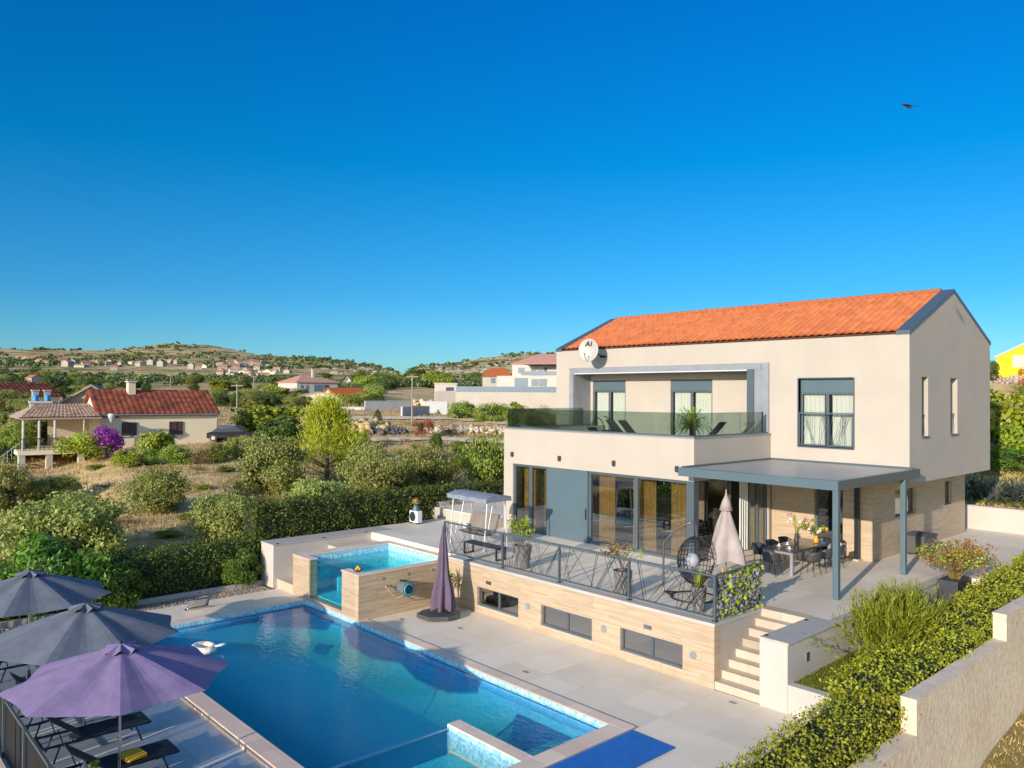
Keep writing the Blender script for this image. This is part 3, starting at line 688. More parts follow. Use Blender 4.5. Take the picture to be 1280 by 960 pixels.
t = MB(); t.box(-24.9, -22.7, SY0+.05, SY0+.11, .12, SZ-.02); t.build('acrylic_window', M_acryl, spa)
for y in (14.1, 15.1, 16.1):
    l_ = MB(); l_.tube([(SX1, y, 1.22), (SX1+.02, y, 1.22)], .05, 12); l_.build('jet_cap', M_grey, spa)

# ================================================================ POOL AND DECK (setting)
PX0, PX1, PY0, PY1 = -25.1, -11.3, 7.3, 13.2; PD = -1.5
d = MB()
d.box(-21.67, -7.5, PY1+.42, YT, -.2, 0); d.box(-10.85, -7.5, 2.6, PY1+.42, -.2, 0); d.box(-27.3, PX0-.4, 2.6, 13.22, -.2, 0)
d.box(-27.5, SX0, 13.22, 14, -.2, .0)
struct(d.build('pool_deck', M_deck))
d = MB(); d.box(-25.5, -10.85, 2.6, PY0-.42, -.3, -.11); struct(d.build('lounge_deck', M_wet_shade))
d = MB(); d.box(PX0-.4, PX1+.45, PY1, PY1+.36, -.2, .03); d.box(PX1, PX1+.45, PY0-.42, PY1, -.2, .03); d.box(PX0-.4, PX1, PY0-.42, PY0, -.2, .03); d.box(PX0-.4, PX0, PY0, PY1, -.2, .03)
d.box(-13.65, PX1, 10.58, 10.92, PD, .03)
cop = struct(d.build('pool_coping', M_cope, bev=.012))
d = MB(); d.box(PX0, PX1+.5, PY1+.36, PY1+.42, -.02, .004); d.box(-10.85, -10.80, 10.0, PY1+.36, -.02, .004); struct(d.build('drain_channel', M_grey))
def basin(u, v):
    # u across x, v across y; wall drops then sweeps round into the floor
    def prof(t, w):      # t 0..1 -> (inset, depth)
        e = min(t, 1-t)*w; return e
    x = PX0+(PX1-PX0)*u; y = PY0+(PY1-PY0)*v; return x, y
d = MB(); nx, ny, RF = 120, 56, 1.1
def wq(k, n, a, b, r=RF):
    q = k/n
    if q < .2: t = q/.2; return a+r*(1-math.cos(t*PI/2))
    if q > .8: t = (1-q)/.2; return b-r*(1-math.cos(t*PI/2))
    return a+r+(b-a-2*r)*(q-.2)/.6
def dp(p, a, b, r=RF):
    e = min(p-a, b-p); return r-math.sqrt(max(0, r*r-(r-min(e, r))**2))
for i in range(nx+1):
    for j in range(ny+1):
        x = wq(i, nx, PX0, PX1); y = wq(j, ny, PY0, PY1); lift = max(dp(x, PX0, PX1), dp(y, PY0, PY1)); ex, ey = dp(x, PX0, PX1), dp(y, PY0, PY1)
        lift = RF-math.sqrt(max(0, (RF-ex)**2+0)) if False else min(RF, math.hypot(ex, ey))
        d.v.append(Vector((x, y, PD+lift)))
for i in range(nx):
    for j in range(ny): a_ = i*(ny+1)+j; d.f.append((a_, a_+ny+1, a_+ny+2, a_+1))
n0 = len(d.v)
zt_ = PD+RF
d.box(PX0-.1, PX0, PY0, PY1, zt_-.02, -.002); d.box(PX1, PX1+.1, PY0, PY1, zt_-.02, -.002); d.box(PX0, PX1, PY0-.1, PY0, zt_-.02, -.002); d.box(PX0, PX1, PY1, PY1+.1, zt_-.02, -.002)
struct(d.build('pool_basin', M_pooltile, smooth=True))
d = MB(); e_ = .012
d.box(PX0, PX0+e_, PY0+e_, PY1-e_, -.15, -.003); d.box(PX1-e_, PX1, PY0+e_, PY1-e_, -.15, -.003); d.box(PX0, PX1, PY0, PY0+e_, -.15, -.003); d.box(PX0, PX1, PY1-e_, PY1, -.15, -.003)
d.box(-13.65, PX1-e_, 10.92, 10.93, -.3, 0); d.box(-13.64, PX1-e_, 10.57, 10.58, -.5, 0); struct(d.build('waterline_tiles', M_band))
d = MB(); d.box(-13.5, PX1, PY0, 10.57, PD, -.55); struct(d.build('paddling_floor', M_spatile))
d = MB(); d.box(-13.65, -13.55, PY0, 10.58, PD, -.02); d.build('x', M_acryl)
bpy.data.objects.remove(bpy.data.objects['x'])
gp = thing('glass_partition', 'clear glass partition with pale edge between the paddling corner and the main pool', 'partition', (-13.6, 9, 0))
d = MB(); d.box(-13.64, -13.58, PY0+.02, 10.57, PD+.3, -.06); d.build('pane', M_acryl, gp)
d = MB(); d.box(-13.65, -13.57, PY0+.02, 10.57, -.06, -.035); d.build('steel_edge', M_steel, gp)
d = MB(); d.grid(lambda u, v: (PX0+e_+(PX1-PX0-2*e_)*u, PY0+e_+(PY1-PY0-2*e_)*v, -.10), 1, 1); struct(d.build('pool_water', M_water))
vb = MB(); vb.box(PX0+.02, PX1-.02, PY0+.02, PY1-.02, PD+.01, -.105)
Mv, nt, bs = new_mat('water_body'); nt.nodes.remove(bs); vp_ = N(nt, 'ShaderNodeVolumePrincipled', Density=.38); vp_.inputs['Color'].default_value = (.04, .38, 1, 1); vp_.inputs['Absorption Color'].default_value = (.25, .58, 1, 1); L(nt, vp_.outputs[0], nt.nodes['Material Output'].inputs['Volume'])
prop(vb.build('water_body', Mv), kind='structure')
# underwater bench / ladder steps at the right end
d = MB(); d.box(PX1-1.5, PX1, 10.93, PY1, PD, -.75); d.box(PX1-.8, PX1-.001, 10.94, PY1-.02, -.75, -.45); struct(d.build('pool_steps', M_spatile))
for (x, y) in ((-19.0, 15.2), (-14.9, 14.1), (-10.2, 16.35), (-21.0, 14.4)):
    g = MB(); g.box(x-.09, x+.09, y-.06, y+.06, .0, .008); prop(g.build('deck_drain', M_grey), 'small metal floor drain in the pool deck', 'drain', 'drains in the pool deck')

# kerb, pebble bed by the left hedge
d = MB(); d.box(-28.35, -28.2, 2, 13.1, -.2, .16); struct(d.build('kerb', M_ledge, bev=.01))
d = MB(); d.box(-28.2, -27.3, 2, 13.1, -.2, -.03); struct(d.build('pebble_bed', plain('bed_soil', (.2, .18, .15), .9)))
# far retaining wall
fw = thing('rear_garden_wall', 'long low cream garden wall below the grassy bank at the far end of the terrace', 'wall', (-11, 37.3, ZT))
d = MB(); d.box(-24, -7.9, 37.2, 37.5, ZT-.2, 2.55); d.build('wall', M_white2, fw)
d = MB(); d.box(-24, -7.9, 37.17, 37.53, 2.55, 2.60); d.build('capping', M_ledge, fw)
# right block wall, stepped
bl = thing('block_wall', 'long stepped rough block wall along the right edge outside the hedge', 'wall', (-6.3, 20, 0))
def ht(y): return 0
d = MB(); d.box(-6.4, -6.1, 4, 16.35, -3, .52); d.box(-6.4, -6.1, 16.35, 21.95, -3, 1.22); d.box(-6.4, -6.1, 21.95, 38, -3, 1.86)
M_rough, nt_, bs_ = new_mat('rough_render'); bs_.inputs['Roughness'].default_value = .9
co_ = coords(nt_); n_ = N(nt_, 'ShaderNodeTexNoise', Scale=7.0, Detail=8.0, Roughness=.7); L(nt_, co_, n_.inputs['Vector'])
n2_ = N(nt_, 'ShaderNodeTexNoise', Scale=.6, Detail=5.0); L(nt_, co_, n2_.inputs['Vector'])
c_ = mixc(nt_, .5, ramp(nt_, n_.outputs[0], [(.3, (.56, .45, .32)), (.7, (.80, .67, .50))]), ramp(nt_, n2_.outputs[0], [(.35, (.4, .4, .4)), (.65, (.58, .56, .54))]), 'OVERLAY'); L(nt_, c_, bs_.inputs['Base Color']); bump(nt_, bs_, n_.outputs[0], .9, .05)
d.build('wall', M_rough, bl)
M_cap = plain('concrete_cap', (.66, .53, .40), .85, .15, 3, bmp=.3, bscale=25)
d = MB(); d.box(-6.41, -6.09, 4, 16.34, .52, .55); d.box(-6.41, -6.09, 16.34, 21.94, 1.22, 1.25); d.box(-6.41, -6.09, 21.94, 38, 1.86, 1.89); d.build('cap', M_cap, bl)
# ================================================================ TERRAIN
def sstep(a, b, x):
    t = np.clip((x-a)/(b-a), 0, 1); return t*t*(3-2*t)
def hnoise(x, y, seed=0):
    r_ = np.random.default_rng(seed); s = 0
    for k in range(7):
        a = r_.uniform(0, 2*PI); f = 2**(k*.55); ph = r_.uniform(0, 6.28)
        s = s + np.sin((x*math.cos(a)+y*math.sin(a))*f+ph)/f**.6
    return s/3
BASE_D = np.log([1, 28, 34, 50, 70, 100, 150, 200, 300, 450])
BASE_Z = np.array([-.6, -.5, -.35, .8, 2.2, 3.9, 5.7, 7.0, 9.2, 13.5])
# right-hand (behind the house) profile
BR_D = np.log([1, 38.5, 39.5, 43, 48, 54, 62, 100, 200, 450]); BR_Z = np.array([-.6, 1.3, 2.55, 2.9, 5.0, 6.6, 8.3, 9.6, 11, 14])
SKX = np.array([-900, 0, 60, 130, 180, 225, 270, 320, 370, 420, 470, 500, 520, 540, 580, 620, 660, 700, 760, 900, 1300, 2500.])
SKE = np.array([43, 44, 45, 46, 52, 56, 54, 46.5, 44, 40, 35, 30, 34, 37, 41, 48, 52, 50, 46, 32, 26, 26.])/982.
SKR = np.array([2300, 2300, 2300, 2300, 2400, 2600, 2500, 2100, 1900, 1500, 1300, 1150, 1200, 1250, 1350, 1500, 1600, 1600, 1500, 1200, 900, 900.])
def azpx(x, y):
    v = x*CF.x + y*CF.y; u = x*_R.x + y*_R.y
    az = np.arctan2(u, v); az = np.clip(az, -1.35, 1.35); return 640+FPX*np.tan(az), az
def terrain_z(x, y):
    x = np.asarray(x, float); y = np.asarray(y, float)
    D = np.maximum(1, np.hypot(x, y)); lD = np.log(D); px, az = azpx(x, y)
    zl = np.interp(lD, BASE_D, BASE_Z); zr = np.interp(lD, BR_D, BR_Z)
    wr = sstep(900, 1130, px); z = zl*(1-wr)+zr*wr
    # gentle swells
    z = z + hnoise(x/14, y/14, 3)*.22*sstep(33, 60, D) + hnoise(x/60, y/60, 5)*.9*sstep(90, 250, D)
    # fields step: dirt track bench at 95-115 m
    e = np.interp(px, SKX, SKE); Dr = np.interp(px, SKX, SKR)
    t = np.clip((lD-math.log(450))/(np.log(Dr)-math.log(450)), 0, 1.6)
    e0 = (13.5-7.2)/450
    ang = np.where(t <= 1, e0+(e-e0)*t**1.05, e-(t-1)*.06)
    zf = 7.2 + ang*D + hnoise(x/90, y/90, 8)*D*.0012 + hnoise(x/35, y/35, 9)*D*.0009
    wf = sstep(400, 520, D); z = z*(1-wf)+zf*wf
    # rocky gully
    g = np.exp(-((px-505-14*np.sin(D/120))/16)**2)*sstep(600, 900, D); z = z - g*D*.009
    z = z - 1.35*(1-sstep(60, 185, px))*sstep(44, 54, D)*(1-sstep(72, 86, D))
    # building plot is dug out under the decks
    inside = sstep(-30.2, -29.4, x)*(1-sstep(37.4, 38.2, y)); z = z*(1-inside) + np.minimum(z, -3.2)*inside
    return z
def track_mask(x, y): pass
nA, nD = 620, 330
azs = np.linspace(-PI, PI, nA+1)[:-1]
# concentrate columns in view
azs = np.concatenate([np.linspace(-PI, -.72, 60, endpoint=False), np.linspace(-.72, .72, 640, endpoint=False), np.linspace(.72, PI, 60, endpoint=False)])
Ds = np.exp(np.linspace(math.log(2), math.log(4200), nD))
AA, DD = np.meshgrid(azs, Ds, indexing='ij')
X = DD*(np.cos(AA)*CF.x/math.hypot(CF.x, CF.y)+np.sin(AA)*_R.x); Y = DD*(np.cos(AA)*CF.y/math.hypot(CF.x, CF.y)+np.sin(AA)*_R.y)
Z = terrain_z(X, Y)
V = np.stack([X, Y, Z], -1).reshape(-1, 3); na, nd = X.shape
i = np.arange(na)[:, None]; j = np.arange(nd-1)[None]; i2 = (i+1) % na
Fc = np.stack([i*nd+j+0*i, i*nd+j+1, i2*nd+j+1, i2*nd+j], -1).reshape(-1, 4)
Mt, nt, bs = new_mat('terrain_soil'); bs.inputs['Roughness'].default_value = .95; bs.inputs['Specular IOR Level'].default_value = .1
co = coords(nt)
def ns(scale, det=8.0, r_=.62, dist=0.0, mp=(1, 1, 1)):
    n = N(nt, 'ShaderNodeTexNoise', Scale=scale, Detail=det, Roughness=r_, Distortion=dist); L(nt, coords(nt, mp), n.inputs['Vector']); return n.outputs[0]
near = ramp(nt, ns(.22, 9.0, .7), [(.30, (.16, .17, .04)), (.42, (.32, .25, .09)), (.52, (.62, .43, .20)), (.72, (.74, .54, .30))])
fine = ramp(nt, ns(5.0, 6.0, .7), [(.3, (.36, .36, .35)), (.7, (.64, .64, .65))])
near = mixc(nt, .8, near, fine, 'OVERLAY')
far = ramp(nt, ns(.013, 12.0, .72, .3), [(.34, (.10, .12, .04)), (.44, (.26, .22, .07)), (.50, (.55, .40, .18)), (.62, (.70, .52, .28)), (.74, (.72, .62, .48))])
far2 = ramp(nt, ns(.12, 9.0, .75), [(.42, (.04, .06, .02)), (.5, (.5, .5, .5)), (.62, (.6, .58, .56))])
far = mixc(nt, .75, far, far2, 'OVERLAY')
cd = N(nt, 'ShaderNodeNewGeometry'); ln = N(nt, 'ShaderNodeVectorMath', operation='LENGTH'); L(nt, cd.outputs['Position'], ln.inputs[0])
mr = N(nt, 'ShaderNodeMapRange'); mr.inputs['From Min'].default_value = 150; mr.inputs['From Max'].default_value = 420; L(nt, ln.outputs['Value'], mr.inputs[0])
cc = mixc(nt, mr.outputs[0], near, far)
L(nt, cc, bs.inputs['Base Color']); bump(nt, bs, ns(3.0, 8.0, .7), .7, .15)
ter = struct(link('terrain', mesh_np('terrain', V, Fc, Mt, smooth=True)))

def gz(x, y): return float(terrain_z(np.array([x]), np.array([y]))[0])
def ground(px, py, dmin=30, dmax=2500):
    """walk the pixel's ray out until it meets the terrain"""
    d = ray(px, py)/FPX; h = math.hypot(d.x, d.y); Dv = np.exp(np.linspace(math.log(dmin), math.log(dmax), 900)); t = Dv/h
    x, y, z = d.x*t, d.y*t, CH+d.z*t; tz = terrain_z(x, y); k = np.argmax(z <= tz)
    if not (z <= tz).any(): k = len(Dv)-1
    return Vector((x[k], y[k], tz[k])), Dv[k]
def near_right(px, D):
    d = ray(px, 480)/FPX; h = math.hypot(d.x, d.y); return Vector((d.x/h*D, d.y/h*D, 0))

# sloping dry grass outside the block wall
d = MB(); d.grid(lambda u, v: (-6.1+30*u, -5+45*v, (-1.15+(-5+45*v-20.4)*.14) + .04*math.sin(v*90+u*40)+.05*math.sin(v*37)*math.sin(u*60)), 60, 90)
Mo, nt, bs = new_mat('outer_grass'); bs.inputs['Roughness'].default_value = .95
n1 = ns(1.2, 8.0, .7); L(nt, ramp(nt, n1, [(.35, (.16, .13, .03)), (.55, (.26, .19, .06)), (.7, (.34, .25, .10))]), bs.inputs['Base Color']); bump(nt, bs, ns(9.0), .8, .08)
struct(d.build('outer_ground', Mo))

# dirt track and gravel patches across the field
def strip(name, pts, wid, mat, lift=.05):
    P = [ground(*p)[0] for p in pts]; mb = MB(); fine = []
    for a, b in zip(P[:-1], P[1:]):
        for k in range(14): fine.append(a.lerp(b, k/14))
    fine.append(P[-1])
    L_, R_ = [], []
    for k, p in enumerate(fine):
        t = (fine[min(k+1, len(fine)-1)]-fine[max(0, k-1)]); t.z = 0; t.normalize(); n = Vector((-t.y, t.x, 0))
        ww_ = wid*(1+.15*math.sin(k*.7))
        for lst, s in ((L_, 1), (R_, -1)):
            q = p+n*s*ww_/2; lst.append((q.x, q.y, gz(q.x, q.y)+lift))
    b = len(mb.v); n = len(fine); mb.add(L_+R_, [(k, k+1, n+k+1, n+k) for k in range(n-1)]); return struct(mb.build(name, mat, smooth=True))
M_track = plain('dirt_track', (.72, .58, .42), .95, .15, 1.5, bmp=.5, bscale=8)
M_gravel = plain('pale_gravel', (.40, .36, .33), .95, .15, .6, bmp=.5, bscale=8)
strip('dirt_track', [(425, 548), (470, 551), (540, 549), (620, 553), (700, 556)], 3.2, M_track, .12)
strip('dirt_track', [(700, 536), (620, 527), (560, 524), (470, 523), (430, 524)], 4.5, M_track, .14)

# ================================================================ FOLIAGE
def leaf_mesh(name, C, Nn, size, asp, mats, mi=None, rg=None, extra=None, droop=0):
    """diamond leaves: centre array C, outward dir Nn"""
    rg = rg or rng; n = len(C)
    r = rg.normal(size=(n, 3)); nn = Nn*.75 + r*.6; nn /= np.linalg.norm(nn, axis=1, keepdims=True)+1e-9
    t = rg.normal(size=(n, 3)); t = t - nn*(t*nn).sum(1, keepdims=True); t /= np.linalg.norm(t, axis=1, keepdims=True)+1e-9
    b = np.cross(nn, t); s = (size*(.6+.8*rg.random(n)))[:, None]
    V = np.stack([C-t*s*.5, C+b*s*asp*.5, C+t*s*.5, C-b*s*asp*.5], 1).reshape(-1, 3)
    F = np.arange(4*n).reshape(n, 4)
    return V, F
def crown_points(rg, n, rx, ry, rz, clumps=26, cr=.42, bottom=.25, up=0):
    """leaf positions on lumpy clumps that together fill a crown of half-axes rx,ry,rz centred at (0,0,rz)"""
    c = rg.normal(size=(clumps, 3)); c /= np.linalg.norm(c, axis=1, keepdims=True); c *= (.45+.42*rg.random((clumps, 1)))
    c[:, 2] = np.where(c[:, 2] < -.62, -c[:, 2]*.5, c[:, 2])
    rr_ = cr*(.6+.7*rg.random(clumps))
    k = rg.integers(0, clumps, n); d = rg.normal(size=(n, 3)); d /= np.linalg.norm(d, axis=1, keepdims=True)
    rad = rr_[k]*(rg.random(n)**.35)*(1+.18*np.sin(d[:, 0]*7+k)*np.sin(d[:, 1]*6+k*2))
    P = c[k]+d*rad[:, None]; nn = d*.7+P*.5
    P = P*np.array([rx, ry, rz]); P[:, 2] += rz*(1-bottom)
    if up: P[:, 2] += up*np.abs(rg.normal(size=n))*.25
    return P, nn/np.linalg.norm(nn, axis=1, keepdims=True), c*np.array([rx, ry, rz])+np.array([0, 0, rz*(1-bottom)])
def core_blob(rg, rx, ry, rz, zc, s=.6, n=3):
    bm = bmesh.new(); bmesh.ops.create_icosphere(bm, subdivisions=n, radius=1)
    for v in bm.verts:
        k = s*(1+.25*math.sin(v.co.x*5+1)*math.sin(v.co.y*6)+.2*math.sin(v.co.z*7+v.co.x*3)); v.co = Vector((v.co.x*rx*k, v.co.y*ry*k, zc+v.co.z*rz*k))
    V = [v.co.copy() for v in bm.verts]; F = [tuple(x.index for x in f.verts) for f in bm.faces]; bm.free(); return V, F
TREE = {}
def make_tree_kind(key, leaf, n, rx, ry, rz, size, asp, trunk_h, trunk_r, clumps=26, cr=.42, bottom=.25, core=.5, nv=1, seed=1, up=0, stems=1):
    TREE[key] = []
    for v in range(nv):
        rg = np.random.default_rng(seed*100+v)
        P, nn, cc_ = crown_points(rg, n, rx, ry, rz, clumps, cr, bottom, up); P[:, 2] += trunk_h
        P[:, 2] = np.maximum(P[:, 2], .02)
        ex_ = np.percentile(np.abs(P[:, 0]), 97); ey_ = np.percentile(np.abs(P[:, 1]), 97); P[:, 0] *= rx/ex_; P[:, 1] *= ry/ey_; cc_ = cc_*np.array([rx/ex_, ry/ey_, 1])*.85
        V, F = leaf_mesh(key, P, nn, np.full(n, size), asp, leaf, rg=rg)
        me = mesh_np('crown', V, F, leaf)
        t = MB(); zc = trunk_h+rz*(1-bottom)
        for s_ in range(stems):
            a0 = 2*PI*s_/stems; o_ = .12*trunk_h*(stems > 1)
            base = Vector((math.cos(a0)*o_, math.sin(a0)*o_, -.15)); mid = Vector((math.cos(a0)*o_*2, math.sin(a0)*o_*2, max(.3, trunk_h)+rz*.25))
            t.tube([base, (base+mid)/2+Vector((.05, .03, 0)), mid], [trunk_r*1.2, trunk_r*.9, trunk_r*.65], 7)
            for q in range(s_, min(len(cc_), 12), stems):
                e_ = Vector(cc_[q])+Vector((0, 0, trunk_h)); 
                t.tube([mid-Vector((0, 0, .1)), mid.lerp(e_, .5)+Vector((0, 0, .1)), e_], [trunk_r*.55, trunk_r*.3, trunk_r*.1], 5)
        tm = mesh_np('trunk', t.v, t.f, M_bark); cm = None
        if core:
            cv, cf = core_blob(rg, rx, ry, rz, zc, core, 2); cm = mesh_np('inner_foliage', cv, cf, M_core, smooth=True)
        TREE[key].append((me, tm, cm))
make_tree_kind('olive', M_olive, 14000, 1, 1, .8, .085, .42, .02, .06, 52, .31, .30, .54, nv=4, seed=1, stems=3)
make_tree_kind('dark', M_dark, 8000, 1, 1, .85, .11, .55, .02, .06, 34, .36, .25, .6, nv=3, seed=2, stems=2)
make_tree_kind('bush', M_bush, 7500, 1, 1, .75, .10, .5, .0, .04, 30, .36, .25, .6, nv=4, seed=3, stems=3)
make_tree_kind('fig', M_fig, 2600, 1, 1, .8, .17, .7, .2, .07, 26, .38, .1, .45, nv=2, seed=4, stems=2)
make_tree_kind('lemon', M_lemon, 3500, 1, 1, .8, .11, .5, .1, .05, 22, .38, .05, .5, nv=1, seed=5)
make_tree_kind('red', M_red, 2600, 1, 1, .8, .10, .5, .05, .03, 20, .36, .05, .3, nv=1, seed=6, stems=3)
make_tree_kind('dry', M_dry, 1800, 1, 1, .7, .10, .4, .05, .03, 20, .40, .05, 0, nv=1, seed=16, stems=4)
make_tree_kind('bright', M_green, 6000, 1, 1, .8, .12, .35, .02, .03, 26, .38, .02, .5, nv=1, seed=7, stems=3)
def tree(kind, label, cat, px, py, w, h, D=None, group=None, var=None, name=None, pos=None, rz=None, parts=True):
    """w: crown width m, h: height m"""
    if pos is None: pos = ground(px, py)[0] if D is None else None
    if pos is None: p = near_right(px, D); pos = Vector((p.x, p.y, gz(p.x, p.y)))
    vs = TREE[kind]; me, tm, cm = vs[(var if var is not None else random.randrange(len(vs))) % len(vs)]
    nm = name or {'olive': 'olive_tree', 'dark': 'evergreen_tree', 'bush': 'bush', 'fig': 'broadleaf_tree', 'lemon': 'lime_bush', 'red': 'autumn_bush', 'bright': 'leafy_bush', 'dry': 'dry_bush'}.get(kind, kind+'_tree')
    r_ = thing(nm, label, cat, pos, rz if rz is not None else random.uniform(0, 6.28), group)
    r_.scale = (w/2/TREE_W.get(kind, 1), w/2/TREE_W.get(kind, 1), h/TREE_H[kind])
    for n_, m_ in (('crown', me), ('trunk', tm), ('inner_foliage', cm)):
        if m_ is not None and (parts or n_ == 'crown'):
            link(n_, m_, r_)
    return r_
TREE_W = {'pine': 1.75, 'cypress': .5}
TREE_H = {k: max(v.co.z for v in TREE[k][0][0].vertices) for k in TREE}

# pine: upward tufts
def pine_mesh():
    rg = np.random.default_rng(77); C = []; Nn = []; t = MB(); t.tube([(0, 0, -.1), (0.05, 0, 2.5), (0, 0, 4.6)], [.13, .08, .02], 7)
    for k in range(120):
        z = .35+4.1*rg.random()**.8; a = rg.uniform(0, 2*PI); r_ = 1.95*(1-(z/5.2)**1.6)*(.45+.55*rg.random())
        tip = np.array([math.cos(a)*r_, math.sin(a)*r_, z+.35]); t.tube([(0, 0, max(.2, z-.4)), tuple(tip*.9)], [.03, .01], 4)
        n = 75; q = rg.normal(size=(n, 3))*np.array([.24, .24, .34]); C.append(tip+q); Nn.append(q/np.linalg.norm(q, axis=1, keepdims=True))
    C = np.concatenate(C); Nn = np.concatenate(Nn); n = len(C)
    d = Nn*.5+np.array([0, 0, .9])+rg.normal(size=(n, 3))*.35; d /= np.linalg.norm(d, axis=1, keepdims=True)
    s = np.cross(d, rg.normal(size=(n, 3))); s /= np.linalg.norm(s, axis=1, keepdims=True); L_ = (.16+.12*rg.random(n))[:, None]
    V = np.stack([C-s*.022, C+s*.022, C+d*L_+s*.008, C+d*L_-s*.008], 1).reshape(-1, 3)
    return mesh_np('crown', V, np.arange(4*n).reshape(n, 4), M_pine), mesh_np('trunk', t.v, t.f, M_bark), None
TREE['pine'] = [pine_mesh()]; TREE_H['pine'] = 5.0
def cyp():
    rg = np.random.default_rng(5); n = 3500; z = rg.random(n)*3; r_ = .5*np.sin(np.clip(z/3, 0, 1)**.7*PI)**.7*(.6+.4*rg.random(n)); a = rg.uniform(0, 2*PI, n)
    C = np.stack([np.cos(a)*r_, np.sin(a)*r_, z+.1], 1); V, F = leaf_mesh('c', C, np.stack([np.cos(a), np.sin(a), .3+0*a], 1), np.full(n, .09), .5, None, rg=rg)
    t = MB(); t.tube([(0, 0, -.1), (0, 0, 2.6)], [.06, .02], 6); return mesh_np('crown', V, F, M_dark), mesh_np('trunk', t.v, t.f, M_bark), None
TREE['cypress'] = [cyp()]; TREE_H['cypress'] = 3.1
def ptree(kind, label, cat, px, pyb, pyt, wpx, group=None, var=None, name=None):
    """place by the foot's ground point and read real size off its distance"""
    pos, D = ground(px, pyb); dep = pos.x*CF.x+pos.y*CF.y
    w = wpx*dep/FPX*(.9 if kind in ('olive', 'bush') else 1); h = (pyb-pyt)*dep/FPX
    if kind == 'pine': w *= 1.0
    return tree(kind, label, cat, px, pyb, w, h, group=group, var=var, name=name, pos=pos)

# ---- trees in the field behind the hedge
T = ptree
T('olive', 'huge grey-green olive tree spreading behind the hedge above the far slate parasol', 'tree', 85, 702, 612, 150, var=0)
T('olive', 'small dark olive tree touching the left edge below the light round bush', 'tree', 8, 640, 577, 60, var=1)
T('olive', 'rounded dark olive tree just right of the left-edge tree, below the balcony stairs', 'tree', 62, 632, 588, 66, var=2)
T('olive', 'low round olive bush alone on the dry grass in front of the cream cottage', 'tree', 198, 640, 580, 76, var=3)
T('olive', 'pale olive tree rising directly behind the corner of the tall hedge', 'tree', 286, 678, 612, 90, var=0)
T('olive', 'broad olive tree with dense crown left of the yellow-green pine', 'tree', 337, 618, 541, 88, var=1)
T('olive', 'olive tree below the yellow-green pine, close behind the hedge', 'tree', 400, 655, 590, 78, var=2)
T('pine', 'bright yellow-green young pine tree standing tallest in the field', 'pine tree', 408, 600, 502, 82)
T('olive', 'olive tree at the foot of the pine on its right side', 'tree', 462, 625, 548, 70, var=3)
T('olive', 'grey-green olive tree behind the hedge left of the heat pump', 'tree', 478, 640, 566, 84, var=0)
T('olive', 'dense olive tree behind the hedge above the closed purple parasol', 'tree', 530, 622, 553, 80, var=1)
T('bush', 'tall leafy green tree pressed against the left side of the villa', 'tree', 612, 612, 532, 68, var=0)
T('bush', 'small light green bush between the two olive groups, right of the pine', 'bush', 435, 578, 545, 34, var=1)
T('bush', 'ball-shaped light green shrub in front of the cream cottage wall', 'shrub', 223, 580, 551, 38, var=2)
T('lemon', 'yellow-green shrub at the right foot of the bougainvillea', 'shrub', 155, 586, 559, 34)
T('bush', 'dark green shrub between the yellow-green shrub and the ball-shaped shrub', 'shrub', 186, 580, 556, 28, var=3)
T('fig', 'thin fruit tree with sparse yellowing leaves between the cottage windows', 'tree', 196, 574, 536, 38, var=0)
T('dry', 'brownish dry shrub right of the ball-shaped shrub', 'shrub', 250, 580, 557, 34)
T('bush', 'scrubby green shrub at the right corner of the cream cottage', 'shrub', 270, 577, 550, 36, var=0)
T('olive', 'olive tree right of the parked black car', 'tree', 300, 572, 540, 34, var=2)
T('fig', 'wide yellow-green carob tree behind the broad olive tree', 'tree', 338, 545, 500, 74, var=1)
T('dark', 'dark evergreen tree in the shade of the yellow-green carob', 'tree', 352, 556, 516, 52, var=0)
T('cypress', 'small pointed cypress beside the dirt track', 'cypress', 472, 534, 512, 13)
T('red', 'reddish-brown bush on the dry bank behind the utility pole', 'bush', 526, 548, 522, 30)
T('dry', 'dry brown bush on the bank right of the utility pole', 'bush', 560, 545, 525, 22)
T('lemon', 'yellow-leaved bush at the right shoulder of the pine', 'bush', 448, 562, 534, 26)
T('bush', 'green bush below the long cream wall, left one', 'bush', 577, 524, 497, 40, var=1)
T('bush', 'green bush below the long cream wall, nearer the villa', 'bush', 612, 527, 498, 46, var=2)
T('bush', 'small green bush in the dry grass right of the small cypress', 'bush', 572, 565, 548, 20, var=3)
T('bush', 'low green bush on the dry slope above the dense olive tree', 'bush', 575, 585, 562, 26, var=0)
T('dark', 'dark low shrub in the grass left of the leafy tree by the villa', 'bush', 546, 560, 538, 16, var=1)
T('bush', 'light green rounded tree at the left edge beside the cottage staircase', 'tree', 10, 577, 537, 44, var=1)
T('bush', 'pale green bush left of the cottage terrace columns', 'bush', 34, 563, 537, 28, var=2)
T('lemon', 'yellow-green tree in front of the red roof at the far left', 'tree', 26, 512, 490, 28)
T('dark', 'dark shrub under the brown canopy roof at the left', 'bush', 36, 545, 520, 34, var=0)
T('dark', 'dark green tree left of the brown canopy roof', 'tree', 8, 540, 515, 30, var=1)
T('bush', 'tall bush between the villa and the long cream wall', 'bush', 646, 532, 500, 34, var=3)
T('bush', 'low bush against the villa side on the dry bank', 'bush', 676, 534, 505, 40, var=0)
T('bush', 'green field bush between the palm and the carob', 'bush', 300, 530, 514, 22, var=2)
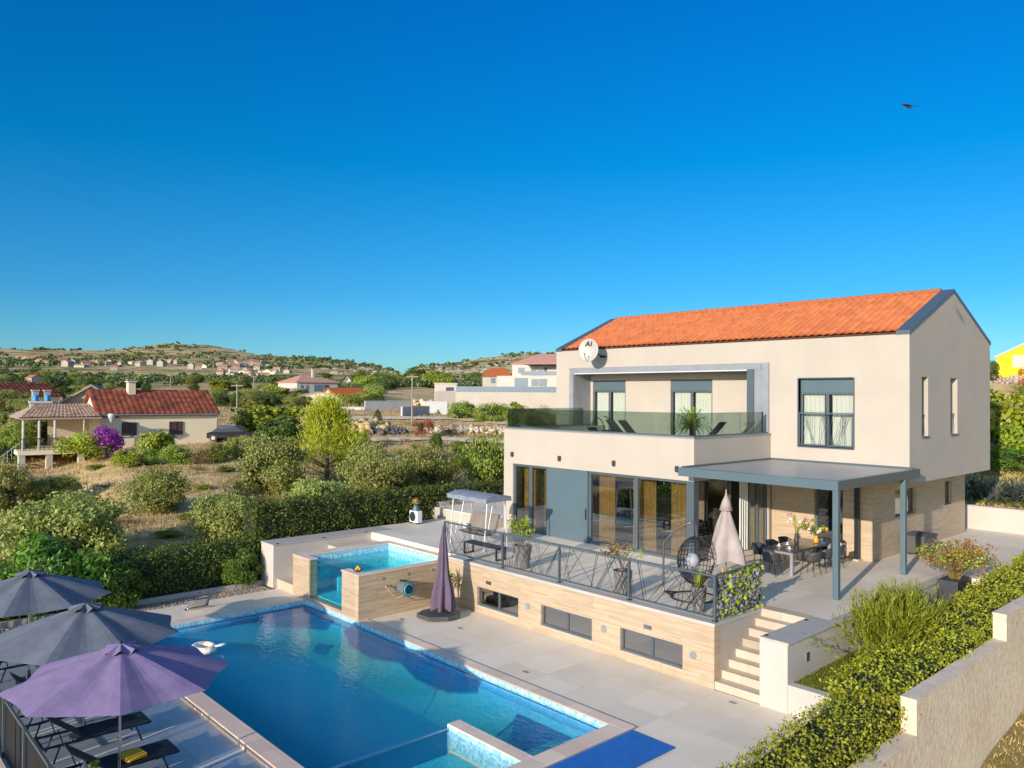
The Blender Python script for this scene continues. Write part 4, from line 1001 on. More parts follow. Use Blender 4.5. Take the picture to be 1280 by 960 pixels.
# small clumps low in the grass
clump_px = [(130, 610, 24), (160, 655, 30), (235, 650, 26), (255, 612, 22), (108, 645, 22), (210, 672, 34), (25, 690, 30), (500, 568, 16), (545, 575, 18), (590, 552, 14), (520, 560, 14), (60, 575, 20), (118, 587, 22), (283, 590, 24), (248, 588, 20), (640, 545, 20), (480, 553, 18), (505, 552, 14)]
for a, b, w_ in clump_px:
    T('dry' if (a+b) % 3 else 'bush', 'knee-high scrubby clump in the dry grass of the field', 'shrub', a, b, b-w_*.35, w_, group='scrubby clumps in the dry field', name='scrub_clump')

# fan palm near the cream wall
pl = thing('fan_palm', 'small fan palm in front of the long cream wall', 'palm', ground(643, 520)[0])
pos, D_ = ground(643, 520); k_ = D_/FPX
t = MB(); t.tube([pos+Vector((0, 0, -.1)), pos+Vector((0, 0, 10*k_))], [1.2*k_, 1.0*k_], 7); t.build('trunk', M_bark, pl)
rg = np.random.default_rng(4); f = MB()
for q in range(44):
    a = rg.uniform(0, 6.28); e = rg.uniform(-.3, 1.2); d = Vector((math.cos(a)*math.cos(e), math.sin(a)*math.cos(e), math.sin(e))); s = Vector((-math.sin(a), math.cos(a), 0)); c0 = pos+Vector((0, 0, 10*k_))
    f.add([c0, c0+d*6*k_+s*2.2*k_, c0+d*9.5*k_, c0+d*6*k_-s*2.2*k_], [(0, 1, 2, 3)])
f.build('crown', M_bush, pl)

# ---- wooded belts: individual trees
def belt(n, x0, x1, y0, y1, kinds, label, group, hpx=(9, 20), seed=1, wr=1.25, dmax=900):
    rg = random.Random(seed)
    for k in range(n):
        a = rg.uniform(x0, x1); b = rg.uniform(y0, y1); pos, D = ground(a, b)
        dep = pos.x*CF.x+pos.y*CF.y; hh = rg.uniform(*hpx); H_ = min(9, max(2.2, hh*dep/FPX))
        kd = rg.choice(kinds); tree(kd, label, 'tree', a, b, H_*wr*rg.uniform(.8, 1.3), H_, group=group, pos=pos, parts=D < 260)
belt(46, 270, 470, 488, 512, ['dark', 'bush', 'dark', 'fig', 'olive'], 'tree in the wooded belt behind the cream cottage', 'trees in the belt behind the cottage', (12, 22), 1)
belt(30, 0, 130, 476, 510, ['dark', 'olive', 'bush', 'dark'], 'tree among the gardens left of the cream cottage', 'garden trees at the far left', (10, 20), 2)
belt(26, 440, 560, 478, 488, ['dark', 'bush', 'bush', 'fig'], 'tree in the green grove behind the grey block walls', 'trees of the grove behind the grey walls', (12, 22), 3)
belt(34, 120, 420, 474, 490, ['dark', 'bush', 'olive'], 'far tree on the green plain beyond the cottage roof', 'trees on the plain beyond the cottage', (7, 13), 4)
belt(16, 560, 700, 472, 480, ['dark', 'bush'], 'far tree near the white modern houses', 'trees near the white modern houses', (6, 12), 5)
belt(14, 0, 60, 512, 560, ['dark', 'bush', 'olive'], 'garden tree at the left edge behind the cottage', 'left edge garden trees', (18, 30), 6)

# ---- distant scrub on the plain and hills (one uncountable mass)
def far_scrub():
    rg = np.random.default_rng(21); n = 24000
    pxs = rg.uniform(-40, 760, n); Dm = np.exp(rg.uniform(math.log(230), math.log(2500), n))
    az = np.arctan((pxs-640)/FPX); f2 = np.array([CF.x, CF.y])/math.hypot(CF.x, CF.y)
    x = Dm*(np.cos(az)*f2[0]+np.sin(az)*_R.x); y = Dm*(np.cos(az)*f2[1]+np.sin(az)*_R.y)
    dens = hnoise(x/90, y/90, 31)+hnoise(x/300, y/300, 33)*.8
    keep = (dens > rg.uniform(-.25, 1.3, n)) & ~((pxs > 158) & (pxs < 290) & (Dm > 480) & (Dm < 800) & (rg.random(n) > .06))
    keep &= ~((pxs > 440) & (pxs < 760) & (Dm > 600) & (rg.random(n) > .5)); Drr = np.interp(pxs, SKX, SKR); keep &= ~((Dm > 780) & (Dm < Drr*.86) & (rg.random(n) > .42))
    x, y, Dm = x[keep], y[keep], Dm[keep]; z = terrain_z(x, y); Cs, Ns, Ss = [], [], []
    for k in range(len(x)):
        s = rg.uniform(1.2, 3.0)*(1+Dm[k]/1700); m = 150 if Dm[k] < 450 else 60 if Dm[k] < 900 else 20
        nb = 1+int(rg.integers(0, 3)); bc_ = rg.normal(size=(nb, 3))*s*.6; bc_[:, 2] = np.abs(bc_[:, 2])*.35; bi = rg.integers(0, nb, m); d = rg.normal(size=(m, 3)); d /= np.linalg.norm(d, axis=1, keepdims=True); d[:, 2] = np.abs(d[:, 2])
        C = bc_[bi]+d*np.array([s, s, s*.85])*(rg.random((m, 1))**.3)*.75+np.array([x[k], y[k], z[k]+s*.15]); Cs.append(C); Ns.append(d); Ss.append(np.full(m, s*(.27 if m == 150 else .42 if m == 60 else .8)))
    C = np.concatenate(Cs); V, F = leaf_mesh('s', C, np.concatenate(Ns), np.concatenate(Ss), .8, None, rg=rg)
    o = link('distant_scrub', mesh_np('distant_scrub', V, F, M_scrub)); prop(o, 'dark green scrub and woodland dotting the plain and hills in the distance', 'woodland', kind='stuff')
M_scrub = leafmat('scrub_leaf', (.10, .13, .035), .15, .5, .05); far_scrub()

# ---- rocks on the rocky slope
def far_rocks():
    rg = np.random.default_rng(8); bm = bmesh.new(); bmesh.ops.create_icosphere(bm, subdivisions=1, radius=1)
    bv = np.array([v.co[:] for v in bm.verts]); bf = np.array([[x.index for x in f.verts] for f in bm.faces]); bm.free(); n = 1500
    pxs = rg.uniform(400, 700, n); Dm = np.exp(rg.uniform(math.log(700), math.log(1500), n)); az = np.arctan((pxs-640)/FPX); f2 = np.array([CF.x, CF.y])/math.hypot(CF.x, CF.y)
    x = Dm*(np.cos(az)*f2[0]+np.sin(az)*_R.x); y = Dm*(np.cos(az)*f2[1]+np.sin(az)*_R.y); k = hnoise(x/40, y/40, 51) > rg.uniform(-.2, .9, n); x, y = x[k], y[k]; z = terrain_z(x, y)
    Vv = (bv[None]*(1+.3*rg.normal(size=(len(x), len(bv), 1)))*rg.uniform(.8, 3.0, (len(x), 1, 1))*np.array([1.5, 1.5, .6])+np.stack([x, y, z], 1)[:, None]).reshape(-1, 3)
    Ff = (bf[None]+(np.arange(len(x))*len(bv))[:, None, None]).reshape(-1, 3)
    prop(link('distant_rocks', mesh_np('distant_rocks', Vv, Ff, plain('limestone', (.34, .29, .24), .9, .25, .1))), 'pale limestone rocks scattered over the far slope', 'rocks', kind='stuff')
far_rocks()

# ---- dry grass over the near field
def field_grass():
    rg = np.random.default_rng(12); n = 15000; pxs = rg.uniform(-60, 720, n); Dm = np.exp(rg.uniform(math.log(32), math.log(150), n))
    az = np.arctan((pxs-640)/FPX); f2 = np.array([CF.x, CF.y])/math.hypot(CF.x, CF.y)
    x = Dm*(np.cos(az)*f2[0]+np.sin(az)*_R.x); y = Dm*(np.cos(az)*f2[1]+np.sin(az)*_R.y); k = (x < -30.5) & (hnoise(x/3, y/3, 44) > rg.uniform(-1.4, .7, n)); x, y, Dm = x[k], y[k], Dm[k]; z = terrain_z(x, y); m_ = len(x); nb = 5
    P = np.repeat(np.stack([x, y, z-.03], 1), nb, 0) + rg.normal(size=(m_*nb, 3))*np.array([.16, .16, 0]); h = (.10+.20*rg.random(m_*nb))*np.repeat(.7+Dm/110, nb)
    lean = rg.normal(size=(m_*nb, 3))*.35; lean[:, 2] = 1; lean *= h[:, None]; a = rg.uniform(0, 2*PI, m_*nb); s = np.stack([np.cos(a), np.sin(a), 0*a], 1)*(.012+.00035*np.repeat(Dm, nb))[:, None]
    V = np.stack([P-s, P+s, P+lean], 1).reshape(-1, 3)
    prop(link('dry_grass', mesh_np('dry_grass', V, np.arange(len(V)).reshape(-1, 3), M_grassT)), 'dry straw-coloured grass covering the field beyond the hedge', 'grass', kind='stuff')
field_grass()
def lawn_grass():
    rg = np.random.default_rng(14); n = 30000; x = rg.uniform(-9.0, -7.4, n); y = rg.uniform(YT+.25, 26, n); z = .62+.06*(y-YT)/3
    x2 = rg.uniform(-6.05, -1, 16000); y2 = rg.uniform(16, 34, 16000); z2 = -1.15+(y2-20.4)*.14; k1 = n
    x = np.concatenate([x, x2]); y = np.concatenate([y, y2]); z = np.concatenate([z, z2]); m_ = len(x)
    P = np.stack([x, y, z], 1); h = np.where(np.arange(m_) < k1, .05, .12)*(.6+.8*rg.random(m_)); lean = rg.normal(size=(m_, 3))*.5; lean[:, 2] = 1; a = rg.uniform(0, 2*PI, m_); s = np.stack([np.cos(a), np.sin(a), 0*a], 1)*.012
    V = np.stack([P-s, P+s, P+lean*h[:, None]], 1)
    for nm, lb, sel, mt in (('lawn_grass', 'short yellow-green grass of the raised lawn beside the stairs', slice(0, k1), M_lawnblade), ('wild_grass', 'dry yellowish grass outside the block wall', slice(k1, m_), M_grassT)):
        v_ = V[sel].reshape(-1, 3); prop(link(nm, mesh_np(nm, v_, np.arange(len(v_)).reshape(-1, 3), mt)), lb, 'grass', kind='stuff')
lawn_grass()

# ---- hedges
def hedge(name, label, path, wid, zb, zt, mat, dens=520, size=.075, seed=1, core=M_core, cat='hedge', group=None):
    """path: list of (x,y,ztop); box-clipped hedge with leafy surface"""
    rg = np.random.default_rng(seed); r_ = thing(name, label, cat, (path[0][0], path[0][1], zb), 0, group); off = np.array([path[0][0], path[0][1], zb])
    Cs, Ns = [], []; cb = MB()
    for (xa, ya, za), (xb, yb, zb_) in zip(path[:-1], path[1:]):
        a = np.array([xa, ya]); b = np.array([xb, yb]); Ln = np.linalg.norm(b-a); t = (b-a)/Ln; nr = np.array([t[1], -t[0]]); hh = (za+zb_)/2-zb
        for side, area in ((1, Ln*hh), (-1, Ln*hh), (0, Ln*wid)):
            n = int(area*dens); u = rg.random(n); s = rg.random(n); zt_ = za+(zb_-za)*u
            bul = .07*np.sin(u*Ln*2.1+side)*np.sin(s*5+u*Ln)+.06*rg.normal(size=n)+.05*np.sin(u*Ln*5.3+s*9)
            if side:
                w_ = wid/2+bul-.05*(s > .9); P = a+(b-a)*u[:, None]+nr*(side*w_)[:, None]; z = zb+(zt_-zb)*s; nn = np.stack([nr[0]*side+0*u, nr[1]*side+0*u, .35+0*u], 1)
            else:
                P = a+(b-a)*u[:, None]+nr*((s-.5)*wid)[:, None]; z = zt_+bul; nn = np.stack([0*u, 0*u, 1+0*u], 1)
            Cs.append(np.concatenate([P, z[:, None]], 1)); Ns.append(nn)
        n = int(wid*hh*dens)
        for end, pt, sg in ((0, a, -1), (1, b, 1)):
            if (end == 0 and (xa, ya) == path[0][:2]) or (end == 1 and (xb, yb) == path[-1][:2]):
                s = rg.random(n); q = rg.random(n); P = pt+t*sg*(.06*rg.normal(size=n))[:, None]+nr*((s-.5)*wid)[:, None]; ze = za if end == 0 else zb_
                Cs.append(np.concatenate([P, (zb+(ze-zb)*q)[:, None]], 1)); Ns.append(np.tile(np.array([t[0]*sg, t[1]*sg, .3]), (n, 1)))
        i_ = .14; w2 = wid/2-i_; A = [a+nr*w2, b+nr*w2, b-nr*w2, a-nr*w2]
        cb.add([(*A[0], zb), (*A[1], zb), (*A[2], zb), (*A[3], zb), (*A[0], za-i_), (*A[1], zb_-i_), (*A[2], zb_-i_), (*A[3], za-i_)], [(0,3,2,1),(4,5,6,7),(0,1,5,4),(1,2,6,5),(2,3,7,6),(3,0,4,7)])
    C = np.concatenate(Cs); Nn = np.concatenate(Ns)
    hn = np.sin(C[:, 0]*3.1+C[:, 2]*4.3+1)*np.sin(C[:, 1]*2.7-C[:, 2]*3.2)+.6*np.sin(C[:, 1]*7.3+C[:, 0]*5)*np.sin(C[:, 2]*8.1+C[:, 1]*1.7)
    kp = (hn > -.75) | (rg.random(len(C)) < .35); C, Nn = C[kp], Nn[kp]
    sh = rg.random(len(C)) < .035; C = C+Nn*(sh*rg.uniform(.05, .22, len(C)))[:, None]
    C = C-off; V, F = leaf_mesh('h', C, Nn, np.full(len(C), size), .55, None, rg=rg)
    link('foliage', mesh_np('foliage', V, F, mat), r_); cb.build('dark_core', core, r_); return r_  # solid dark core added inside: blocks see-through and darkens the gaps between leaves
hedge('hedge', 'long clipped yellow-green hedge running along the block wall on the right', [(-7.0, 9, .7), (-7.0, 13, .82), (-7.05, 16.5, 1.1)], 1.25, -.1, 1, M_hedge, 560, .07, 1)
hl = [o for o in col.objects if o.name == 'hedge'][0]
def hedge_part2():
    q = hedge('hedge_tail', 'x', [(-7.2, 16.5, 1.15), (-7.2, 21, 1.5), (-7.15, 26, 1.85), (-7.15, 32, 2.15), (-7.1, 37, 2.4)], 1.5, .3, 1, M_hedge, 480, .075, 2)
    off = ROOT_LOC[q.name]-ROOT_LOC[hl.name]
    for c in list(q.children): c.parent = hl; c.location = off
    bpy.data.objects.remove(q)
hedge_part2()
hedge('hedge', 'dark low clipped hedge on the left behind the pebble bed and parasols', [(-29.2, 3.5, 1.5), (-29.2, 8, 1.55), (-29.2, 13.3, 1.6)], 1.4, -.2, 1, M_hedgeD, 330, .10, 3)
hedge('hedge', 'tall dark clipped laurel hedge behind the spa and the left terrace', [(-29.7, 13.2, 2.85), (-29.7, 19, 2.85), (-29.7, 25, 2.8), (-29.7, 33, 2.8)], 1.4, .0, 1, M_hedgeD, 330, .10, 4)
# ================================================================ FURNITURE AND SMALL THINGS
# --- terrace railing along the wall edge (posts, rails, crossing wires)
rl = thing('terrace_railing', 'blue-grey metal terrace railing filled with crossing wires above the stone wall', 'railing', (-16, 16.9, ZT))
ry = 16.92; posts = [-22.05, -18.99, -16.44, -13.78, -11.06]; rt_ = 2.72
m_ = MB(); m_.bar((posts[0]-.02, ry, rt_), (posts[-1]+.02, ry, rt_), .05); m_.build('top_rail', M_metal, rl)
m_ = MB(); m_.bar((posts[0], ry, ZT+.09), (posts[-1], ry, ZT+.09), .035); m_.build('bottom_rail', M_metal, rl)
for x in posts:
    m_ = MB(); m_.bar((x, ry, ZT+.005), (x, ry, rt_), .06); q = m_.build('post', M_metal, rl)
    m_ = MB(); m_.box(x-.07, x+.07, ry-.05, ry+.05, ZT+.006, ZT+.018); m_.build('base_plate', M_metalD, q)
rr = random.Random(9)
for a, b in zip(posts[:-1], posts[1:]):
    m_ = MB()
    for k in range(19):
        u = a+rr.random()*(b-a); v = min(b, max(a, u+rr.choice([-1, 1])*rr.uniform(.15, 1.0))); m_.tube([(u, ry, ZT+.1), (v, ry, rt_-.02)], .009, 4)
    m_.build('wire_infill', M_metalD, rl)
vp = thing('ivy_panel', 'metal railing panel overgrown with variegated ivy at the head of the stairs', 'railing', (-11.06, 17.0, ZT))
m_ = MB()
for z in (ZT+.09, rt_+.02): m_.bar((-11.06, 16.98, z), (-11.1, 19.1, z), .045)
m_.bar((-11.1, 19.1, ZT+.005), (-11.1, 19.1, rt_+.04), .05); m_.build('frame', M_metal, vp)
m_ = MB()
for k in range(26): y_ = 17.0+k*.082; m_.tube([(-11.08, y_, ZT+.1), (-11.08, min(19.1, max(17, y_+rr.uniform(-.4, .4))), rt_)], .008, 4)
m_.build('bars', M_metalD, vp)
def foliage_part(name, parent, C, Nn, size, asp, mat, rg):
    off = np.array(ROOT_LOC.get(parent.name, Vector((0, 0, 0))))
    V, F = leaf_mesh(name, np.asarray(C)-off, Nn, np.full(len(C), size), asp, None, rg=rg); return link(name, mesh_np(name, V, F, mat), parent)
def fuzz(rg, n, c, s):
    d = rg.normal(size=(n, 3)); d /= np.linalg.norm(d, axis=1, keepdims=True); return np.array(c)+d*np.array(s)*(rg.random((n, 1))**.4), d
rg = np.random.default_rng(31)
n = 420; C = np.stack([-11.08+.07*rg.normal(size=n), 17.05+2.05*rg.random(n), ZT+.0+1.15*rg.random(n)], 1); foliage_part('ivy_leaves', vp, C, np.tile([1, -.3, .3], (n, 1)), .10, .9, M_lemon, rg)
n = 420; C = np.stack([-11.08+.06*rg.normal(size=n), 17.05+2.0*rg.random(n), ZT+.1+1.0*rg.random(n)], 1); foliage_part('shaded_leaves', vp, C, np.tile([1, -.3, .3], (n, 1)), .09, .9, plain('ivy_shade', (.20, .19, .26), .7), rg)  # second, greyer set of ivy leaves with shade put into their colour
m_ = MB(); m_.tube([(-11.15, 17.4, ZT+.0), (-11.12, 17.45, ZT+.6), (-11.16, 17.42, ZT+1.25)], [.03, .035, .028], 8); m_.build('bamboo_stake', plain('bamboo', (.45, .22, .08), .6), vp)

# --- potted plants on the terrace edge
def pot(name, label, x, y, h=.62, r=.25, plant=None, pmat=M_charcoal, group=None, pot_mat=None):
    t_ = thing(name, label, 'potted plant', (x, y, ZT), 0, group)
    b = MB(); b.lathe([(r*.62, .0), (r*.7, .02), (r*.85, h*.5), (r, h), (r*.93, h), (r*.9, h-.06), (0.01, h-.065)], (x, y, ZT), 20); b.build('pot', pot_mat or M_pot, t_, smooth=False)
    b = MB(); b.lathe([(r*.88, h-.07), (.01, h-.055)], (x, y, ZT), 14); b.build('soil', M_bark, t_)
    return t_
M_pot = plain('ribbed_pot', (.15, .145, .14), .7, .2, 12, bmp=.5, bscale=18)
def stems(parent, c, n, h, spread, rg_, mat=None, r=.008):
    b = MB(); tips = []
    for k in range(n):
        a = rg_.uniform(0, 6.28); s_ = spread*rg_.uniform(.3, 1); t_ = (c[0]+math.cos(a)*s_, c[1]+math.sin(a)*s_, c[2]+h*rg_.uniform(.6, 1)); b.tube([c, ((c[0]*2+t_[0])/3, (c[1]*2+t_[1])/3, c[2]+(t_[2]-c[2])*.6), t_], r, 4); tips.append(t_)
    b.build('stems', mat or M_bark, parent); return tips
rg = np.random.default_rng(41)
p1 = pot('potted_shrub', 'green leafy shrub with yellow leaves in a tall ribbed grey pot near the swing', -18.6, 17.45, .74, .30)
tp = stems(p1, (-18.6, 17.45, ZT+.7), 9, .85, .4, rg)
for q in tp:
    C, d = fuzz(rg, 60, q, (.2, .2, .22)); foliage_part('leaves', p1, C, d, .11, .45, M_lemon if rg.random() < .45 else M_bush, rg)
p2 = pot('potted_shrub', 'dry reddish shrub in a ribbed grey pot in the middle of the wire railing', -14.35, 17.35, .66, .27)
tp = stems(p2, (-14.35, 17.35, ZT+.6), 14, .72, .55, rg)
for q in tp:
    C, d = fuzz(rg, 34, q, (.17, .17, .15)); foliage_part('leaves', p2, C, d, .075, .6, M_dry if rg.random() < .6 else M_olive, rg)
p3 = pot('potted_grass', 'upright green grassy plant in a slim ribbed pot beside the railing corner', -11.85, 17.4, .66, .20)
b = MB()
for k in range(46):
    a = rg.uniform(0, 6.28); s_ = rg.uniform(.02, .26); h_ = rg.uniform(.35, .62); c0 = Vector((-11.85+math.cos(a)*.05, 17.4+math.sin(a)*.05, ZT+.6)); t1 = c0+Vector((math.cos(a)*s_, math.sin(a)*s_, h_)); w_ = Vector((-math.sin(a), math.cos(a), 0))*.014
    b.add([c0-w_, c0+w_, t1], [(0, 1, 2)])
b.build('blades', M_lemon, p3)
# plant beside the closed purple parasol, in front of the wall
p4 = thing('yucca_plant', 'spiky green plant in a low pot against the spa wall behind the closed parasol', 'plant', (-20.9, 16.2, 0))
b = MB(); b.lathe([(.16, 0), (.2, .05), (.24, .38), (.2, .38), (.02, .36)], (-20.9, 16.2, 0), 16); b.build('pot', M_pot, p4)
b = MB(); b.tube([(-20.9, 16.2, .3), (-20.9, 16.2, .95)], .04, 7); b.build('trunk', M_bark, p4)
b = MB()
for k in range(70):
    a = rg.uniform(0, 6.28); e = rg.uniform(-.5, 1.3); l_ = rg.uniform(.35, .62); c0 = Vector((-20.9, 16.2, .75+rg.uniform(0, .3))); d = Vector((math.cos(a)*math.cos(e), math.sin(a)*math.cos(e), math.sin(e))); s_ = Vector((-math.sin(a), math.cos(a), 0))*.03
    mdp = c0+d*l_*.5+Vector((0, 0, .06)); tip = c0+d*l_-Vector((0, 0, .06)); b.add([c0-s_*.5, c0+s_*.5, mdp+s_, tip, mdp-s_], [(0, 1, 2, 3, 4)])
b.build('leaves', M_lemon, p4)

# --- bench in front of railing
bn = thing('bench', 'low dark slatted bench by the wire railing in front of the swing', 'bench', (-20.7, 17.7, ZT))
b = MB()
for k in range(4): b.box(-21.65, -19.85, 17.42+k*.115, 17.52+k*.115, ZT+.40, ZT+.44)
b.build('seat', M_darkslat, bn, bev=.004) if 'M_darkslat' in globals() else b.build('seat', M_metalD, bn, bev=.004)
for x in (-21.6, -19.9):
    b = MB(); b.bar((x, 17.45, ZT), (x, 17.45, ZT+.4), .05); b.bar((x, 17.84, ZT), (x, 17.84, ZT+.4), .05); b.bar((x, 17.45, ZT+.03), (x, 17.84, ZT+.03), .04); b.bar((x, 17.45, ZT+.38), (x, 17.84, ZT+.38), .04); b.build('leg_frame', M_metalD, bn)

# --- garden swing
sw = thing('garden_swing', 'garden swing seat with grey canopy and taupe cushions left of the villa', 'swing seat', (-22, 19, ZT))
gx0, gx1, gy = -23.3, -21.35, 18.7; top = ZT+1.92
for x in (gx0, gx1):
    b = MB(); b.tube([(x, gy-.55, ZT+.02), (x, gy-.42, top-.1)], .026, 8); b.tube([(x, gy+.55, ZT+.02), (x, gy+.42, top-.1)], .026, 8); b.tube([(x, gy-.42, top-.1), (x, gy+.42, top-.1)], .022, 8); b.tube([(x, gy-.62, ZT+.04), (x, gy+.62, ZT+.04)], .022, 8); b.build('side_frame', M_white_metal, sw)
b = MB(); b.tube([(gx0, gy, top-.1), (gx1, gy, top-.1)], .03, 8); b.build('top_bar', M_white_metal, sw)
b = MB(); b.grid(lambda u, v: (gx0-.15+(gx1-gx0+.3)*u, gy-.6+1.2*v, top+.06-.18*(2*v-1)**2*.5-.03*math.sin(u*PI*3)**2), 18, 8)
for y_, s_ in ((gy-.6, -1), (gy+.6, 1)): b.grid(lambda u, v: (gx0-.15+(gx1-gx0+.3)*u, y_, top-.03-.16*v-.03*math.sin(u*PI*3)**2*(1-v)), 18, 1)
for x_ in (gx0-.15, gx1+.15): b.add([(x_, gy-.6, top-.03), (x_, gy, top+.06), (x_, gy+.6, top-.03), (x_, gy+.6, top-.17), (x_, gy-.6, top-.17)], [(0, 1, 2, 3, 4)])
b.build('canopy', fabric('canopy_grey', (.20, .23, .28)), sw, solid=.01)
def cushion(mb, x0, x1, y0, z0, y1, z1, t, nu=24, nv=8):
    d = Vector((0, y1-y0, z1-z0)).normalized(); nr = Vector((0, -d.z, d.y))
    def f(sgn):
        return lambda u, v: tuple(Vector((x0+(x1-x0)*u, y0+(y1-y0)*v, z0+(z1-z0)*v))+nr*sgn*t*(.25+.75*min(1, 5*min(u, 1-u, .2)*1)*min(1, 6*min(v, 1-v, .17)))*(1-.10*abs(math.sin(u*PI*12))))
    mb.grid(f(1), nu, nv); mb.grid(f(-1), nu, nv)
b = MB(); cushion(b, gx0+.2, gx1-.2, gy-.4, ZT+.55, gy+.15, ZT+.5, .08); b.build('seat_cushion', M_taupe_cush, sw, smooth=True)
b = MB(); cushion(b, gx0+.2, gx1-.2, gy+.12, ZT+.52, gy+.36, ZT+1.22, .08); b.build('back_cushion', M_taupe_cush, sw, smooth=True)
for x in (gx0+.15, gx1-.15):
    b = MB(); b.tube([(x, gy, top-.1), (x, gy-.25, ZT+.72)], .008, 5); b.tube([(x, gy, top-.1), (x, gy+.3, ZT+.9)], .008, 5)
    b.tube([(x, gy-.42, ZT+.45), (x, gy-.4, ZT+.72), (x, gy+.3, ZT+.72)], .016, 6); b.build('hanger', M_white_metal, sw)
b = MB(); b.lathe([(.001, -.11), (.09, -.08), (.14, 0), (.09, .08), (.001, .11)], (gx0+.32, gy-.1, ZT+.68), 12, False); b.build('pillow', plain('white_pillow', (.7, .68, .66), .9), sw, smooth=True)

# --- hanging egg chair
eg = thing('egg_chair', 'black wicker hanging egg chair on a curved steel stand behind the railing', 'hanging chair', (-12.9, 18.3, ZT))
ex, ey = -12.75, 18.55
b = MB(); arc = [(-13.55, 18.25, ZT+.06)]
for k in range(13):
    t_ = k/12; arc.append((-13.62+.10*math.sin(t_*PI)*0+ (0 if t_ < .6 else (t_-.6)/.4*.85), 18.25+(0 if t_ < .6 else (t_-.6)/.4*.3), ZT+.1+ (t_/.6*1.35 if t_ < .6 else 1.35+.62*math.sin((t_-.6)/.4*PI/2))))
b.tube(arc, .03, 10); b.build('stand_arm', plain('bronze_tube', (.16, .13, .12), .35, .1, 5, metal=.6), eg, smooth=True)
b = MB(); ring = [(ex+.0+.62*math.cos(a), ey-.1+.62*math.sin(a), ZT+.03) for a in np.linspace(0, 2*PI, 33)]; b.tube(ring, .022, 8); b.tube([(-13.55, 18.25, ZT+.06), (ex-.55, ey+.1, ZT+.03)], .022, 8); b.tube([(-13.55, 18.25, ZT+.06), (ex-.45, ey-.45, ZT+.03)], .022, 8); b.build('base_ring', M_metalD, eg)
ec = Vector((ex, ey, ZT+1.02)); rx_, rz_ = .50, .66; eax = Vector((.62, -.25, .32)).normalized()
b = MB(); NLT, NLN = 15, 26
def ept(th, ph): return Vector((ec.x+rx_*math.sin(th)*math.cos(ph), ec.y+rx_*math.sin(th)*math.sin(ph), ec.z+rz_*math.cos(th)))
def openf(p): return (p-ec).normalized().dot(Vector((.75, -.55, .25)).normalized()) > .62
for i in range(1, NLT):
    for k in range(NLN):
        p, q = ept(PI*i/NLT, 2*PI*k/NLN), ept(PI*i/NLT, 2*PI*(k+1)/NLN)
        if not openf(p) and not openf(q): b.bar(p, q, .016)
for k in range(NLN):
    for i in range(0, NLT):
        p, q = ept(PI*i/NLT, 2*PI*k/NLN), ept(PI*(i+1)/NLT, 2*PI*k/NLN)
        if not openf(p) and not openf(q): b.bar(p, q, .014)
b.build('basket', M_black, eg)
b = MB(); b.tube([tuple(ept(.05, 0)), (ex, ey, ZT+2.0)], .012, 5); b.build('chain', M_steel, eg)
b = MB(); b.lathe([(.001, -.1), (.28, -.07), (.38, .0), (.28, .07), (.001, .09)], (ex, ey, ZT+.62), 20, False); b.build('seat_cushion', fabric('navy_cushion', (.02, .03, .07)), eg, smooth=True)
b = MB(); b.lathe([(.001, -.2), (.16, -.12), (.2, .05), (.12, .2), (.001, .24)], (ex-.2, ey+.15, ZT+.95), 14, False); b.build('back_cushion', plain('grey_pillow', (.32, .33, .36), .9), eg, smooth=True)

# --- parasols
def closed_parasol(name, label, x, y, z, h, r, zb, zt_, mat, base, folds=8, waist=.5, apron=True):
    t_ = thing(name, label, 'parasol', (x, y, z))
    b = MB(); b.tube([(x, y, z+.05), (x, y, z+h)], .024, 10); b.build('pole', M_steel, t_)
    b = MB(); n = 48; rows = 22
    def f(u, v):
        a = 2*PI*u; zz = zb+(zt_-zb)*v
        prof = r*(1-v)**.75 if not waist else r*(.62+.38*abs(math.cos(min(v*2.4, 1)*PI/2))**1.0)*(1-max(0, (v-.25)/.75))**.55
        k_ = (1+(.30 if waist else .20)*math.cos(a*folds)*(1-v*.6)+.06*math.sin(a*3+v*6)); ro = max(.03, prof*k_)
        return (x+ro*math.cos(a+.25*v), y+ro*math.sin(a+.25*v), z+zz-(.05*math.cos(a*folds) if v == 0 else 0))
    b.grid(f, n, rows); b.build('canopy', mat, t_, smooth=True)
    return t_
M_base = plain('slate_base', (.06, .068, .072), .5, .15, 4)
pp = closed_parasol('closed_parasol', 'closed purple parasol standing on a square dark base in front of the raised spa', -20.28, 15.5, 0, 2.98, .33, .32, 2.92, M_mauve, True, 7, .5)
b = MB(); b.prism([(-20.95, 15.2), (-20.75, 14.8), (-20.1, 14.8), (-19.75, 15.3), (-19.75, 15.75), (-20.0, 16.0), (-20.7, 16.0), (-20.95, 15.75)], .04, .17, 'z'); b.build('base', M_base, pp, bev=.02)
for q in ((-20.7, 15.15), (-20.0, 15.15), (-20.0, 15.85), (-20.7, 15.85)):
    b = MB(); b.tube([(q[0], q[1]-.03, .03), (q[0], q[1]+.03, .03)], .03, 8); b.build('wheel', M_black, pp)
b = MB(); b.tube([(-20.28, 15.5, .1), (-20.28, 15.5, .45)], .04, 10); b.build('pole_sleeve', M_metalD, pp)
b = MB(); b.lathe([(.21, 1.05), (.235, 1.1), (.21, 1.15)], (-20.28, 15.5, 0), 20); b.build('tie_strap', M_mauve, pp)
p0 = on_z(905, 754, ZT)
tp_ = closed_parasol('closed_parasol', 'closed taupe parasol on the terrace left of the pergola', -12.42, 19.55, ZT, 2.86, .50, .95, 2.55, M_tanfab, True, 4, 0)
b = MB(); b.lathe([(.03, 0), (.28, .02), (.28, .06), (.05, .09), (.04, .3)], (-12.42, 19.55, ZT), 24); b.build('base', M_base, tp_)
